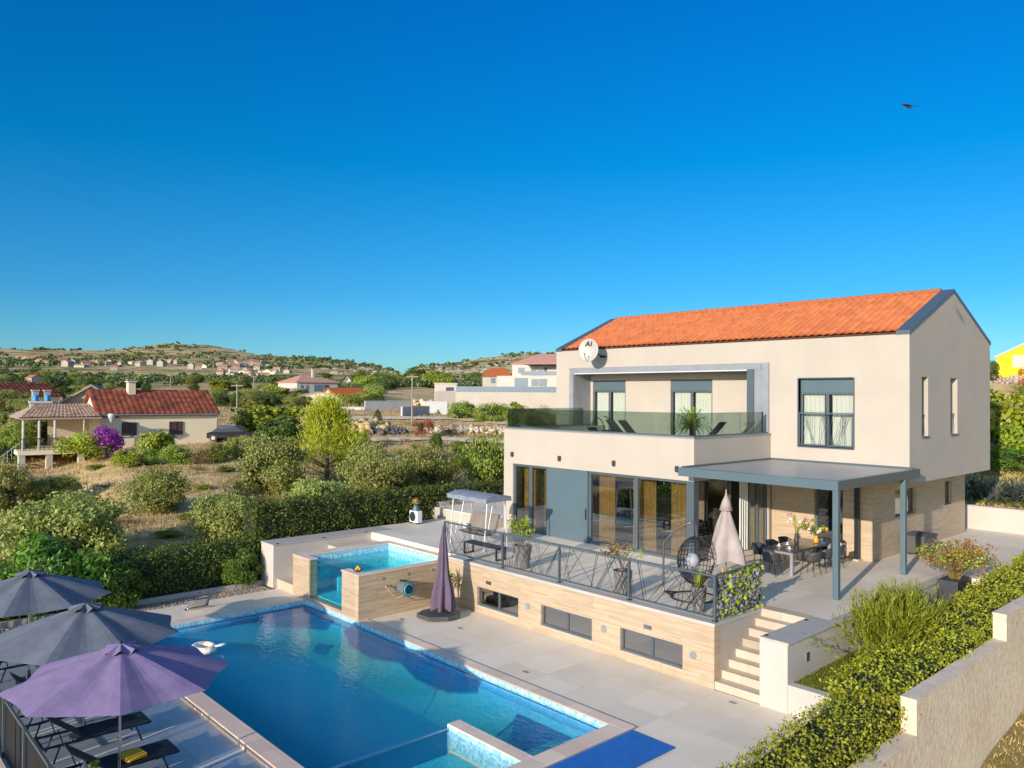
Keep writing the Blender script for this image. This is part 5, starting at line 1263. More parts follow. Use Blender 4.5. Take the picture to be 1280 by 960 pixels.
b = MB(); b.lathe([(.19, 2.36), (.12, 2.6), (.04, 2.76), (.02, 2.86)], (-12.42, 19.55, ZT), 16); b.build('top_cap', M_tanfab, tp_, smooth=True)
b = MB(); b.tube([(-12.42, 19.55, ZT+2.8), (-12.42, 19.55, ZT+2.95)], [.03, .015], 8); b.build('finial', plain('wood', (.4, .2, .08), .5), tp_)

def open_parasol(label, x, y, z, r, zr, za, mat, rot=0, nrib=8, valance=0):
    t_ = thing('open_parasol', label, 'parasol', (x, y, z), 0, 'open parasols over the sun loungers')
    b = MB(); b.tube([(x, y, z+.03), (x, y, z+za-.02)], .024, 10); pole = b.build('pole', M_steel, t_)
    b = MB(); b.tube([(x, y, z+1.0), (x, y, z+1.12)], .036, 10); b.tube([(x+.03, y, z+1.06), (x+.1, y, z+1.06)], .012, 6); b.build('tilt_joint', M_steel, pole)
    b = MB(); b.lathe([(.28, 0), (.28, .05), (.06, .09), (.04, .3)], (x, y, z), 20); b.build('base', M_base, t_)
    b = MB(); nu = nrib*8; nv = 14
    def f(u, v, r0=.13, lift=0):
        a = 2*PI*u+rot; k = (u*nrib) % 1.0; c = (1-math.cos(2*PI*k))/2
        rr_ = r0+(r-r0)*v; edge = math.cos(PI/nrib)/math.cos((k-.5)*2*PI/nrib)
        rr_ *= edge + (1-edge)*(1-v)*0
        zz = z+zr+(za-zr)*(1-v**1.12)-.055*c*(v*(1.35-v))*2.2
        rr_ *= 1-.05*c*v**6
        return (x+rr_*math.cos(a), y+rr_*math.sin(a), zz+lift)
    b.grid(f, nu, nv); b.build('canopy', mat, t_, smooth=False)
    b = MB(); b.grid(lambda u, v: (x+(.02+.30*v)*math.cos(2*PI*u+rot), y+(.02+.30*v)*math.sin(2*PI*u+rot), z+za+.09-.10*v+.035*math.cos(u*2*PI*nrib)*v+.02*math.sin(u*2*PI*5)*v), nu, 4); b.build('vent_cap', mat, t_, smooth=True)
    b = MB(); b.lathe([(.02, 0), (.03, .03), (.012, .07)], (x, y, z+za+.09), 8); b.build('finial', M_metalD, t_)
    for k in range(nrib):
        a = 2*PI*k/nrib+rot; b = MB(); b.tube([(x+.04*math.cos(a), y+.04*math.sin(a), z+za-.04), (x+r*math.cos(a), y+r*math.sin(a), z+zr-.012)], .009, 5)
        b.tube([(x+.04*math.cos(a), y+.04*math.sin(a), z+za-.62), (x+r*.52*math.cos(a), y+r*.52*math.sin(a), z+zr+(za-zr)*.5-.05)], .008, 5); b.build('rib', M_metalD, t_)
    return t_
ZL = -.11
open_parasol('open purple parasol nearest the camera', -15.3, 4.4, ZL, 1.88, 2.16, 2.68, M_purple, R(29))
open_parasol('open slate-grey parasol in the middle, between the purple one and the farthest one', -18.55, 4.62, ZL, 1.92, 2.13, 2.72, M_greyfab, R(10))
fp = open_parasol('open slate-grey parasol farthest from the camera, next to the dark hedge', -22.9, 4.42, ZL, 1.9, 2.13, 2.71, M_greyfab, R(18))

# --- sun loungers
def lounger():
    t_ = thing('sun_lounger', 'x', 'sun lounger', (0, 0, 0)); L_ = 2.0; w = .64; h = .33
    b = MB()
    for s_ in (-1, 1): b.bar((s_*w/2, 0, h), (s_*w/2, L_, h), .035, .045)
    b.bar((-w/2, L_, h), (w/2, L_, h), .035); b.bar((-w/2, 0, h), (w/2, 0, h), .035); b.build('frame', M_metalD, t_)
    b = MB(); b.grid(lambda u, v: (-w/2+.02+(w-.04)*u, .75+(L_-.77)*v, h+.01-.02*math.sin(PI*u)), 6, 8); b.build('seat', M_darkfab, t_, solid=.012)
    b = MB(); b.grid(lambda u, v: (-w/2+.02+(w-.04)*u, .75-.78*v*math.cos(R(38)), h+.01+.78*v*math.sin(R(38))-.02*math.sin(PI*u)), 6, 8); b.build('backrest', M_darkfab, t_, solid=.012)
    for y_ in (.3, L_-.3):
        for s_ in (-1, 1):
            b = MB(); b.tube([(s_*w/2, y_, h), (s_*(w/2+.02), y_+(.12 if y_ > 1 else -.12), 0.0)], .02, 6); b.build('leg', M_metalD, t_)
    b = MB(); b.tube([(-w/2, .35, h), (-w/2, .25, h+.32)], .012, 5); b.tube([(w/2, .35, h), (w/2, .25, h+.32)], .012, 5); b.build('strut', M_metalD, t_)
    return t_
lg = lounger(); spots = [(-14.35, 3.55, 'sun lounger nearest the bottom edge, with a yellow towel on its foot end'), (-16.05, 3.6, 'sun lounger under the purple parasol with a yellow towel on it'), (-17.85, 3.65, 'sun lounger between the purple and the middle parasol, its foot end showing'),
    (-19.3, 3.6, 'sun lounger below the middle slate parasol with a yellow towel'), (-21.0, 3.6, 'sun lounger in the gap between the two slate parasols'), (-23.6, 3.7, 'sun lounger below the far slate parasol')]
for k, (x, y, lb) in enumerate(spots):
    o = lg if k == 0 else copy_tree(lg); o.location = (x, y, ZL); o['label'] = lb; o['group'] = 'sun loungers along the metal fence'
def towel(x, y, z, label, rot=0):
    t_ = thing('towel', label, 'towel', (x, y, z), rot, 'yellow towels on the loungers'); b = MB()
    b.prism([(-.20, -.2), (-.23, -.14), (-.23, .14), (-.2, .2), (.2, .2), (.23, .14), (.23, -.14), (.2, -.2)], 0, .035, 'z'); b.prism([(-.19, -.19), (-.21, .19), (.19, .2), (.21, -.18)], .037, .06, 'z')
    b.build('folded_cloth', M_yellowfab, t_, bev=.012, keep=True)
towel(-16.05, 4.85, ZL+.35, 'folded yellow towel on the lounger under the purple parasol', .1)
towel(-14.4, 5.05, ZL+.35, 'folded yellow towel on the lounger at the bottom edge', -.1)
towel(-19.3, 4.9, ZL+.35, 'folded yellow towel peeking out between the purple and middle parasols', .15)
# --- side table with plant and cups
tb = thing('side_table', 'small round yellow-topped table between the loungers by the fence', 'side table', (-15.25, 3.95, ZL))
b = MB(); b.lathe([(.01, .44), (.22, .44), (.23, .455), (.22, .47), (.01, .47)], (-15.25, 3.95, ZL), 24); b.build('table_top', M_yellowfab, tb)
b = MB(); b.tube([(-15.25, 3.95, ZL), (-15.25, 3.95, ZL+.44)], .02, 8); b.lathe([(.17, 0), (.17, .02), (.02, .03)], (-15.25, 3.95, ZL), 18); b.build('leg', M_metalD, tb)
hp = thing('herb_pot', 'small green herb in a tan pot on the round yellow table', 'potted plant', (-15.3, 3.98, ZL+.47))
b = MB(); b.lathe([(.05, 0), (.07, .15), (.06, .15), (.01, .14)], (-15.3, 3.98, ZL+.47), 14); b.build('pot', plain('tan_pot', (.4, .28, .14), .7), hp)
C, d = fuzz(rg, 90, (-15.3, 3.98, ZL+.70), (.10, .10, .10)); foliage_part('leaves', hp, C, d, .05, .7, M_bush, rg)
wb = thing('water_bottle', 'pale translucent bottle beside the herb pot', 'bottle', (-15.42, 3.86, ZL+.47)); b = MB(); b.lathe([(.045, 0), (.05, .02), (.05, .2), (.02, .26), (.02, .3)], (-15.42, 3.86, ZL+.47), 14); b.build('body', plain('pale_plastic', (.45, .55, .7), .2), wb, smooth=True)
b = MB(); b.lathe([(.022, .3), (.022, .33)], (-15.42, 3.86, ZL+.47), 10); b.build('cap', M_steel, wb)

# --- fence and outer wall of the lounge deck
fc = thing('metal_fence', 'dark slatted metal fence behind the loungers at the bottom left', 'fence', (-18, 3.2, ZL))
fy = 3.18; b = MB()
for z in (ZL+.06, ZL+1.12): b.bar((-28, fy, z), (-9, fy, z), .045)
b.build('rails', M_metal, fc)
b = MB(); k = 0; x = -27.9
while x < -9.1:
    b.bar((x, fy, ZL+.06), (x, fy, ZL+1.1), .05, .02) if rr.random() > .06 else None
    x += .085
s_ = b.build('slats', M_metalD, fc); s_['kind'] = 'stuff'
for x in np.arange(-28, -8.9, 1.9):
    b = MB(); b.bar((x, fy-.02, ZL-.1), (x, fy-.02, ZL+1.18), .06); b.build('post', M_metal, fc)
lw = thing('edge_wall', 'low cream wall with wide coping outside the metal fence', 'wall', (-18, 2.7, -1))
b = MB(); b.box(-28.3, -8, 2.55, 3.0, -3, -.02); b.build('wall', M_white, lw); b = MB(); b.box(-28.3, -8, 2.5, 3.05, -.02, .03); b.build('coping', M_cope, lw)

# --- mat, float, fountain, hose reel, bowl
mt = thing('blue_mat', 'plain bright blue outdoor carpet at the near end of the pool', 'mat', (-10.2, 12, 0)); b = MB(); b.box(-10.78, -9.66, 9.5, 13.37, .004, .018); b.build('pile', M_mat, mt)
fl = thing('pool_float', 'white inflatable float with coloured pattern and a handle drifting at the left of the pool', 'pool float', (-21.9, 8.75, -.1))
Mf, nt, bs = new_mat('float_print'); bs.inputs['Roughness'].default_value = .3
v_ = N(nt, 'ShaderNodeTexVoronoi', Scale=9.0); L(nt, coords(nt), v_.inputs['Vector']); L(nt, ramp(nt, v_.outputs['Color'], [(.35, (.75, .74, .7)), (.5, (.8, .6, .15)), (.62, (.75, .76, .8)), (.72, (.75, .25, .3)), (.8, (.8, .8, .82))]), bs.inputs['Base Color'])
def torus(mb, c, R_, r_, sx=1, sy=1, n=28, m=10, tilt=0):
    mb.grid(lambda u, v: (c[0]+(R_+r_*math.cos(2*PI*v))*math.cos(2*PI*u)*sx, c[1]+(R_+r_*math.cos(2*PI*v))*math.sin(2*PI*u)*sy, c[2]+r_*math.sin(2*PI*v)+tilt*math.cos(2*PI*u)*R_), n, m)
b = MB(); torus(b, (-22.3, 8.6, .0), .27, .10, 1.2, .9); b.build('ring', Mf, fl, smooth=True)
b = MB(); torus(b, (-22.0, 8.95, .08), .15, .03, 1, .9, tilt=.25); b.build('handle', plain('clear_vinyl', (.55, .7, .75), .15), fl, smooth=True)
b = MB(); b.grid(lambda u, v: (-22.3+.26*(2*u-1)*1.15, 8.6+.23*(2*v-1)*.9, -.02-.05*(1-(2*u-1)**2)), 8, 8); b.build('floor', Mf, fl)
wf = thing('waterfall_spout', 'small square steel waterfall spout on the far pool edge', 'pool spout', (-26.2, 10.9, 0))
b = MB(); b.grid(lambda u, v: (-26.45+.55*v, 9.6+.7*u, .02+.42*math.sin(min(1, v*1.15)*PI*.55)), 4, 10); b.build('blade', M_steel, wf, solid=.02, smooth=True)
b = MB(); b.box(-26.52, -26.38, 9.55, 10.35, 0, .06); b.build('base', M_steel, wf)
hr = thing('hose_reel', 'dark hose reel with a turquoise ring mounted on the spa wall', 'hose reel', (-21.4, 14.9, .8))
b = MB(); b.tube([(-21.62, 14.8, .85), (-21.18, 14.8, .85)], [.20, .24], 24); b.build('drum', plain('reel_grey', (.13, .15, .15), .5), hr, bev=.02)
b = MB(); torus(b, (0, 0, 0), .17, .02); b.v = [Vector((-21.17+v.z, 14.8+v.x, .85+v.y)) for v in b.v]; b.build('ring', plain('turquoise_plastic', (.02, .45, .45), .4), hr, smooth=True)
b = MB(); b.tube([(-21.18, 14.8, .85), (-21.14, 14.8, .85)], .13, 20); b.build('hub', plain('navy_plastic', (.015, .03, .08), .4), hr)
b = MB(); b.bar((-21.66, 14.8, 1.05), (-21.35, 14.8, 1.1), .06); b.bar((-21.66, 14.8, .68), (-21.4, 14.8, .62), .06); b.build('bracket', M_metalD, hr)
b = MB(); b.tube([(-21.3, 14.75, .68), (-21.45, 14.5, .55), (-21.55, 14.3, .8), (-21.6, 14.2, .98)], .014, 6); b.tube([(-21.3, 15.1, .66), (-21.45, 15.6, .5), (-21.5, 16.3, .45)], .010, 6); b.build('hose', plain('tan_hose', (.45, .33, .2), .6), hr)
b = MB(); b.tube([(-21.67, 14.15, 1.0), (-21.52, 14.15, 1.0), (-21.5, 14.15, .93)], .022, 8); b.tube([(-21.6, 14.15, 1.0), (-21.6, 14.15, 1.06)], .014, 6); b.build('tap', M_steel, hr)
bw_ = thing('fruit_bowl', 'wire bowl of oranges on the corner of the spa rim', 'fruit bowl', (-22.1, 13.45, SZ)); b = MB()
for z, r_ in ((.01, .07), (.05, .12), (.10, .15)): torus(b, (-22.1, 13.45, SZ+z), r_, .008, n=20, m=5)
for k in range(14): a = 2*PI*k/14; b.tube([(-22.1+.07*math.cos(a), 13.45+.07*math.sin(a), SZ+.01), (-22.1+.15*math.cos(a), 13.45+.15*math.sin(a), SZ+.1)], .005, 4)
b.build('basket', M_metalD, bw_)
for q in ((-.05, 0, .08), (.06, .03, .08), (0, -.06, .09), (.01, .05, .1), (.0, .0, .15)):
    b = MB(); b.lathe([(.002, -.05), (.035, -.036), (.05, 0), (.035, .036), (.002, .05)], (-22.1+q[0], 13.45+q[1], SZ+q[2]), 12, False); b.build('orange', plain('orange_peel', (.85, .42, .02), .45), bw_, smooth=True)

# --- heat pump with planter, on the terrace corner
hpz = thing('heat_pump', 'white outdoor heat pump unit with round fan grille by the tall hedge', 'heat pump', (-27.9, 20, ZT)); hx, hy = -28.0, 19.9
b = MB(); b.box(hx-.30, hx+.30, hy-.13, hy+.13, ZT+.05, ZT+.56); b.build('housing', plain('unit_white', (.55, .58, .6), .4), hpz, bev=.02)
b = MB(); torus(b, (0, 0, 0), .19, .015); [b.tube([(0, 0, 0), (.19*math.cos(a), .19*math.sin(a), 0)], .006, 4) for a in np.linspace(0, 2*PI, 13)]; torus(b, (0, 0, 0), .11, .006); b.v = [Vector((hx-.04+v.x, hy-.145+v.z, ZT+.31+v.y)) for v in b.v]; b.build('fan_grille', M_metalD, hpz)
b = MB(); b.tube([(hx-.04, hy-.131, ZT+.31), (hx-.04, hy-.135, ZT+.31)], .175, 24); b.build('fan', M_charcoal, hpz)
for s_ in (-.2, .2): b = MB(); b.box(hx+s_-.04, hx+s_+.04, hy-.14, hy+.14, ZT, ZT+.05); b.build('foot', M_metalD, hpz)
fp_ = thing('flower_planter', 'blue-grey conical planter with orange flowers on top of the heat pump', 'potted plant', (hx, hy, ZT+.56)); b = MB(); b.lathe([(.17, 0), (.15, .06), (.09, .22), (.11, .25), (.01, .24)], (hx, hy, ZT+.56), 18); b.build('pot', M_blue, fp_)
C, d = fuzz(rg, 120, (hx, hy, ZT+.93), (.15, .15, .11)); foliage_part('leaves', fp_, C, d, .08, .6, M_bush, rg); C, d = fuzz(rg, 60, (hx, hy, ZT+.99), (.14, .14, .10)); foliage_part('flowers', fp_, C, d, .07, .8, plain('orange_petal', (.7, .2, .04), .7), rg)

# --- dining set under the pergola
def dining_table(name, label, cx, cy, rz, L_, w, z, top, leg):
    t_ = thing(name, label, 'dining table', (cx, cy, z), rz); b = MB(); b.box(-w/2, w/2, -L_/2, L_/2, .71, .75); b.build('table_top', top, t_, bev=.008, keep=True)
    for sx in (-1, 1):
        for sy in (-1, 1): b = MB(); b.box(sx*(w/2-.09), sx*(w/2), sy*(L_/2-.09), sy*(L_/2), 0, .709); b.build('leg', leg, t_, keep=True)
    b = MB(); b.box(-w/2+.092, w/2-.092, -L_/2+.03, L_/2-.03, .64, .708); b.build('apron', leg, t_, keep=True); return t_
dcx, dcy = -12.75, 24.3
M_top = plain('dark_table_glass', (.07, .075, .075), .12, .2, 3)
dining_table('dining_table', 'long dark dining table with grey legs under the pergola', dcx, dcy, 0, 2.6, 1.02, ZT, M_top, M_grey)
def make_chair(name='dining_chair'):
    t_ = thing(name, 'x', 'dining chair', (0, 0, 0)); b = MB()
    # shell: seat pan and wrapped back (faces +y; back at -y)
    b.grid(lambda u, v: ((u-.5)*.5*(1-.12*v), -.22+.46*v, .45+.018*math.cos((u-.5)*PI)*-1+.01), 8, 6); b.build('seat', M_charcoal, t_, solid=.02, smooth=True)
    b = MB(); 
    def f(u, v):
        a = PI*(1.06-1.12*u)+PI; r_ = .27+.02*v; hh = (.30 if .22 < u < .78 else .30-.42*abs(abs(u-.5)-.28))
        return (r_*math.cos(a)*1.0, -.02+r_*math.sin(a)*.95-.05*v, .46+hh*v)
    b.grid(f, 18, 5); b.build('backrest', M_charcoal, t_, solid=.018, smooth=True)
    for sx in (-1, 1):
        for sy in (-1, 1): b = MB(); b.tube([(sx*.17, sy*.16, .45), (sx*.23, sy*.23, 0)], [.014, .010], 6); b.build('leg', M_black, t_)
    return t_
ch0 = make_chair(); cspots = [(dcx, dcy-1.62, 0, 'dining chair at the near end of the outdoor table'), (dcx, dcy+1.62, PI, 'dining chair at the far end of the outdoor table, half hidden by the vase')]
for k in range(3):
    cspots.append((dcx-.78, dcy-.85+k*.85, -PI/2, 'outdoor dining chair on the window side of the table, %s' % ['nearest the pool', 'middle of its row', 'farthest from the pool'][k]))
    cspots.append((dcx+.80, dcy-.70+k*.78, PI/2, 'outdoor dining chair on the stairs side of the table, %s' % ['nearest the pool', 'middle of its row', 'farthest from the pool'][k]))
for k, (x, y, rz, lb) in enumerate(cspots):
    o = ch0 if k == 0 else copy_tree(ch0); o.location = (x, y, ZT); o.rotation_euler = (0, 0, rz); o['label'] = lb; o['group'] = 'dark shell chairs round the outdoor dining table'
def vase(label, x, y, z, h, r, mat, fl_h, sp, cols, rgv):
    t_ = thing('flower_vase', label, 'flower vase', (x, y, z)); b = MB(); b.lathe([(r*.7, 0), (r, .03), (r*.9, h*.5), (r*.6, h*.8), (r*.75, h), (r*.6, h), (.005, h-.03)], (x, y, z), 16); b.build('vase', mat, t_, smooth=True)
    tips = stems(t_, (x, y, z+h*.8), 16, fl_h, sp, rgv, M_bush, .005)
    for i_, q in enumerate(tips):
        C, d = fuzz(rgv, 26, q, (.09, .09, .08)); foliage_part('blossom', t_, C, d, .06, .7, cols[i_ % len(cols)], rgv)
M_pinkf = plain('pink_petal', (.55, .2, .3), .7); M_yelf = plain('yellow_petal', (.75, .5, .08), .7); M_whif = plain('cream_petal', (.75, .7, .6), .7)
vase('tall mixed bouquet in a dark vase on the outdoor dining table', dcx-.1, dcy+.1, ZT+.75, .34, .08, M_charcoal, .62, .55, [M_bush, M_pinkf, M_yelf, M_lemon, M_whif], rg)
vase('smaller yellow and orange bouquet in a glass vase on the outdoor dining table', dcx+.25, dcy+.75, ZT+.75, .24, .09, plain('amber_glass', (.6, .28, .02), .15), .34, .4, [M_lemon, M_yelf, M_whif, M_bush], rg)
for k, (x, y) in enumerate(((dcx-.25, dcy-.75), (dcx+.22, dcy-.95), (dcx-.2, dcy-.3))):
    t_ = thing('plate', ['white plate with napkin on the near left of the outdoor table', 'white plate with napkin on the near right of the outdoor table', 'white plate with napkin beside the tall bouquet'][k], 'plate', (x, y, ZT+.75)); b = MB(); b.lathe([(.07, .002), (.13, .018), (.125, .022), (.01, .008)], (x, y, ZT+.75), 20); b.build('dish', M_white_metal2, t_, smooth=True)
    b = MB(); b.lathe([(.06, .01), (.03, .06), (.01, .11)], (x, y, ZT+.75), 7); b.build('napkin', plain('lilac_napkin', (.6, .5, .62), .9), t_)
# bin, black storage box, reddish planter shrub
bi = thing('pedal_bin', 'round stainless steel bin against the clad wall behind the dining table', 'bin', (-12.45, 27.0, ZT)); b = MB(); b.lathe([(.13, .03), (.135, .05), (.135, .55)], (-12.5, 26.85, ZT), 24); b.build('body', M_steel, bi, smooth=False)
b = MB(); b.lathe([(.14, .55), (.14, .58), (.1, .63), (.01, .645)], (-12.5, 26.85, ZT), 24); b.build('lid', M_metalD, bi, smooth=True); b = MB(); b.lathe([(.14, 0), (.14, .03)], (-12.5, 26.85, ZT), 24); b.build('base_ring', M_black, bi)
bc = thing('covered_box', 'dark grey ribbed storage box standing by the side wall of the villa', 'storage box', (-10.95, 29.8, ZT)); b = MB(); b.box(-11.33, -10.68, 29.3, 30.5, ZT+.08, ZT+.62)
for k in range(13): b.box(-11.34, -10.67, 29.33+k*.09, 29.35+k*.09, ZT+.09, ZT+.61)
for k in range(7): b.box(-11.28+k*.09, -11.26+k*.09, 29.29, 30.51, ZT+.09, ZT+.61)
b.build('cabinet', M_greycover, bc, bev=.006); b = MB(); b.prism([(29.26, .62), (30.54, .62), (30.52, .68), (30.2, .74), (29.6, .74), (29.28, .68)], -11.36, -10.65, 'x'); b.v = [v+Vector((0, 0, ZT)) for v in b.v]; b.build('lid', M_greycover, bc, bev=.01)
for x, y in ((-11.2, 29.4), (-10.8, 29.4), (-11.2, 30.4), (-10.8, 30.4)): b = MB(); b.tube([(x, y-.02, ZT+.04), (x, y+.02, ZT+.04)], .04, 8); b.build('wheel', M_black, bc)
rp = thing('rose_planter', 'autumn-coloured rose shrub in a dark planter where the hedge meets the terrace edge', 'potted plant', (-8.55, 24.6, ZT-.6)); b = MB(); b.prism([(-8.93, 25.5), (-8.35, 25.5), (-8.35, 26.6), (-8.93, 26.6)], ZT-.55, ZT+.12, 'z'); b.build('planter', M_charcoal, rp, bev=.02)
tp = stems(rp, (-8.6, 26.0, ZT-.1), 70, 1.15, 1.0, rg, M_dry)
for k, q in enumerate(tp):
    C, d = fuzz(rg, 44, q, (.26, .3, .24)); foliage_part('leaves', rp, C, d, .075, .6, [M_dry, M_olive, M_red, M_lemon][k % 4], rg)
# ornamental upright shrub by the lawn
os_ = thing('feathery_shrub', 'large feathery yellow-green shrub with upright arching shoots beside the pergola post', 'shrub', (-8.1, 20.2, .6)); b = MB(); Cs, Ns = [], []
for k in range(430):
    a = rg.uniform(0, 6.28); sp_ = abs(rg.normal())*.75+.15; sp_ = min(sp_, 1.7); h_ = rg.uniform(1.35, 2.0)*(1-.26*sp_**1.4/1.5); x0_, y0_ = -8.1+rg.normal()*.22, 20.2+rg.normal()*.55
    p0_ = np.array([x0_, y0_, .55]); p2_ = np.array([x0_+math.cos(a)*sp_*.62, y0_+math.sin(a)*sp_*1.12, .6+h_])
    n = 34; t_ = .25+.75*rg.random(n); P = p0_+(p2_-p0_)*t_[:, None]; P[:, 2] += .14*np.sin(t_*PI); P += rg.normal(size=(n, 3))*.03; Cs.append(P); d = (p2_-p0_)/np.linalg.norm(p2_-p0_); Ns.append(np.tile(d, (n, 1)))
P = np.concatenate(Cs); D_ = np.concatenate(Ns); n = len(P); d = D_+rg.normal(size=(n, 3))*.33; d /= np.linalg.norm(d, axis=1, keepdims=True); s_ = np.cross(d, rg.normal(size=(n, 3))); s_ /= np.linalg.norm(s_, axis=1, keepdims=True)
off = np.array([-8.1, 20.2, .6]); V = np.stack([P-s_*.011, P+s_*.011, P+d*.13+s_*.004, P+d*.13-s_*.004], 1).reshape(-1, 3)-off; link('shoots', mesh_np('shoots', V, np.arange(4*n).reshape(n, 4), leafmat('feathery_leaf', (.27, .33, .02))), os_)
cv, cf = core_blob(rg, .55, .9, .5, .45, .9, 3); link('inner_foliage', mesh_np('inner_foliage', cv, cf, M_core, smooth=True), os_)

# oleanders by the pebble bed
for (px_, py_, w_, h_, lb, kd) in ((298, 737, 1.3, 1.55, 'light green oleander standing in front of the hedge corner by the pebble bed', 'bright'), ):
    q = on_z(px_, py_, 0); tree(kd, lb, 'oleander', 0, 0, w_, h_, pos=Vector((-28.35, q.y+.2, -.05)), name='oleander')
tree('bright', 'bright green oleander rising behind the far slate parasol', 'oleander', 0, 0, 3.4, 3.0, pos=Vector((-28.9, 6.0, -.3)), name='oleander')
tree('bright', 'dark oleander with small white flowers right of the far slate parasol tip', 'oleander', 0, 0, 1.7, 1.7, pos=Vector((-28.2, 7.9, -.1)), name='oleander')
for k in range(9):
    pass
# pebbles
def pebbles():
    rg = np.random.default_rng(3); bm = bmesh.new(); bmesh.ops.create_icosphere(bm, subdivisions=1, radius=1); bv = np.array([v.co[:] for v in bm.verts]); bf = np.array([[x.index for x in f.verts] for f in bm.faces]); bm.free(); n = 5200
    x = rg.uniform(-28.18, -27.32, n); y = rg.uniform(2.5, 13.0, n); s = rg.uniform(.025, .055, (n, 1, 1)); V = (bv[None]*s*rg.uniform(.7, 1.3, (n, 1, 3))*np.array([1, 1, .6])+np.stack([x, y, -.02+0*x], 1)[:, None]).reshape(-1, 3)
    F = (bf[None]+(np.arange(n)*len(bv))[:, None, None]).reshape(-1, 3); prop(link('pebbles', mesh_np('pebbles', V, F, leafmat('pebble_stone', (.32, .27, .21), 0, .6))), 'rounded brown and grey pebbles between the hedge kerb and the pool deck', 'pebbles', kind='stuff')
pebbles()

# --- balcony things
def deckchair():
    t_ = thing('balcony_lounger', 'x', 'lounger', (0, 0, 0)); b = MB()
    for s_ in (-1, 1): b.bar((s_*.32, -.15, .3), (s_*.32, .75, .3), .03); b.bar((s_*.32, -.15, .3), (s_*.32, -.75, .98), .03); b.bar((s_*.32, .7, .3), (s_*.32, -.35, .0), .025); b.bar((s_*.32, .1, .3), (s_*.32, .6, 0), .025)
    b.bar((-.32, -.75, .98), (.32, -.75, .98), .03); b.build('frame', M_black, t_)
    b = MB(); b.grid(lambda u, v: (-.3+.6*u, .72-.87*v, .32-.03*math.sin(PI*v)), 3, 6); b.build('seat', M_taupe_cush, t_, solid=.02)
    b = MB(); b.grid(lambda u, v: (-.3+.6*u, -.15-.6*v, .32+.66*v), 3, 6); b.build('backrest', M_taupe_cush, t_, solid=.02); return t_
dc0 = deckchair()
for k, (x, y, rz, lb) in enumerate(((-19.6, 23.9, R(-75), 'taupe folding lounger on the balcony left of the yucca'), (-18.8, 23.7, R(-75), 'black-framed folding lounger on the balcony, second of the left pair'), (-16.9, 25.1, R(100), 'folding lounger on the balcony just right of the yucca'), (-16.0, 25.6, R(110), 'folding lounger on the balcony nearest its right corner'))):
    o = dc0 if k == 0 else copy_tree(dc0); o.location = (x, y, ZBF); o.rotation_euler = (0, 0, rz); o['label'] = lb; o['group'] = 'folding loungers on the balcony'
rk = thing('rocking_chair', 'round black hoop rocking chair on the left half of the balcony', 'rocking chair', (-21.5, 24.4, ZBF)); b = MB()
for s_ in (-.28, .28):
    pts = [(-21.5+.55*math.cos(a), 24.4+s_, ZBF+.56+.52*math.sin(a)) for a in np.linspace(-2.9, 1.5, 22)]; b.tube(pts, .022, 7)
b.tube([(-21.5-.53, 24.12, ZBF+.4), (-21.5-.53, 24.68, ZBF+.4)], .02, 6); b.build('hoop_frame', M_black, rk)
b = MB(); b.grid(lambda u, v: (-21.9+.8*v, 24.14+.52*u, ZBF+.62-.28*math.sin(v*PI*.9)), 4, 10); b.build('sling_seat', M_darkfab, rk, solid=.02)
yc = thing('balcony_yucca', 'big arching yucca in a dark pot behind the balcony glass', 'potted plant', (-16.35, 23.5, ZBF)); b = MB(); b.lathe([(.22, 0), (.3, .45), (.27, .45), (.02, .43)], (-16.35, 23.5, ZBF), 18); b.build('pot', M_charcoal, yc); b = MB()
for k in range(110):
    a = rg.uniform(0, 6.28); e = rg.uniform(-.15, 1.4); l_ = rg.uniform(.7, 1.0); c0 = Vector((-16.35, 23.5, ZBF+.75)); d = Vector((math.cos(a)*math.cos(e), math.sin(a)*math.cos(e), math.sin(e))); s_ = Vector((-math.sin(a), math.cos(a), 0))*.028
    m1 = c0+d*l_*.5+Vector((0, 0, .12)); m2 = c0+d*l_*.85; tip = c0+d*l_-Vector((0, 0, .22)); b.add([c0-s_*.6, c0+s_*.6, m1+s_, m2+s_*.8, tip, m2-s_*.8, m1-s_], [(0, 1, 2, 6), (6, 2, 3, 5), (5, 3, 4)])
b.build('leaves', M_fig, yc); b = MB(); b.tube([(-16.35, 23.5, ZBF+.4), (-16.35, 23.5, ZBF+.8)], .07, 8); b.build('trunk', M_bark, yc)
bp = thing('box_planter', 'clipped green shrub in a light rectangular planter on the balcony left end', 'potted plant', (-23.4, 26.3, ZBF)); b = MB(); b.prism([(-26.2, 24.2), (-24.0, 24.2), (-24.0, 24.2)], 0, 0, 'z') if False else b.box(-24.45, -23.4, 22.75, 23.2, ZBF, ZBF+.62); b.build('box', M_white_metal2, bp, bev=.015)
C, d = fuzz(rg, 1500, (-23.9, 22.98, ZBF+.82), (.48, .26, .32)); foliage_part('leaves', bp, C, d, .06, .5, M_dark, rg)
tbx = thing('balcony_table', 'small light side table between the balcony loungers on the right', 'side table', (-16.6, 26.1, ZBF)); b = MB(); b.box(-16.75, -16.4, 25.9, 26.3, ZBF+.42, ZBF+.45); b.build('table_top', M_white_metal, tbx); b = MB(); [b.bar((x, y, ZBF), (x, y, ZBF+.42), .03) for x in (-16.72, -16.43) for y in (25.93, 26.27)]; b.build('legs', M_white_metal, tbx)

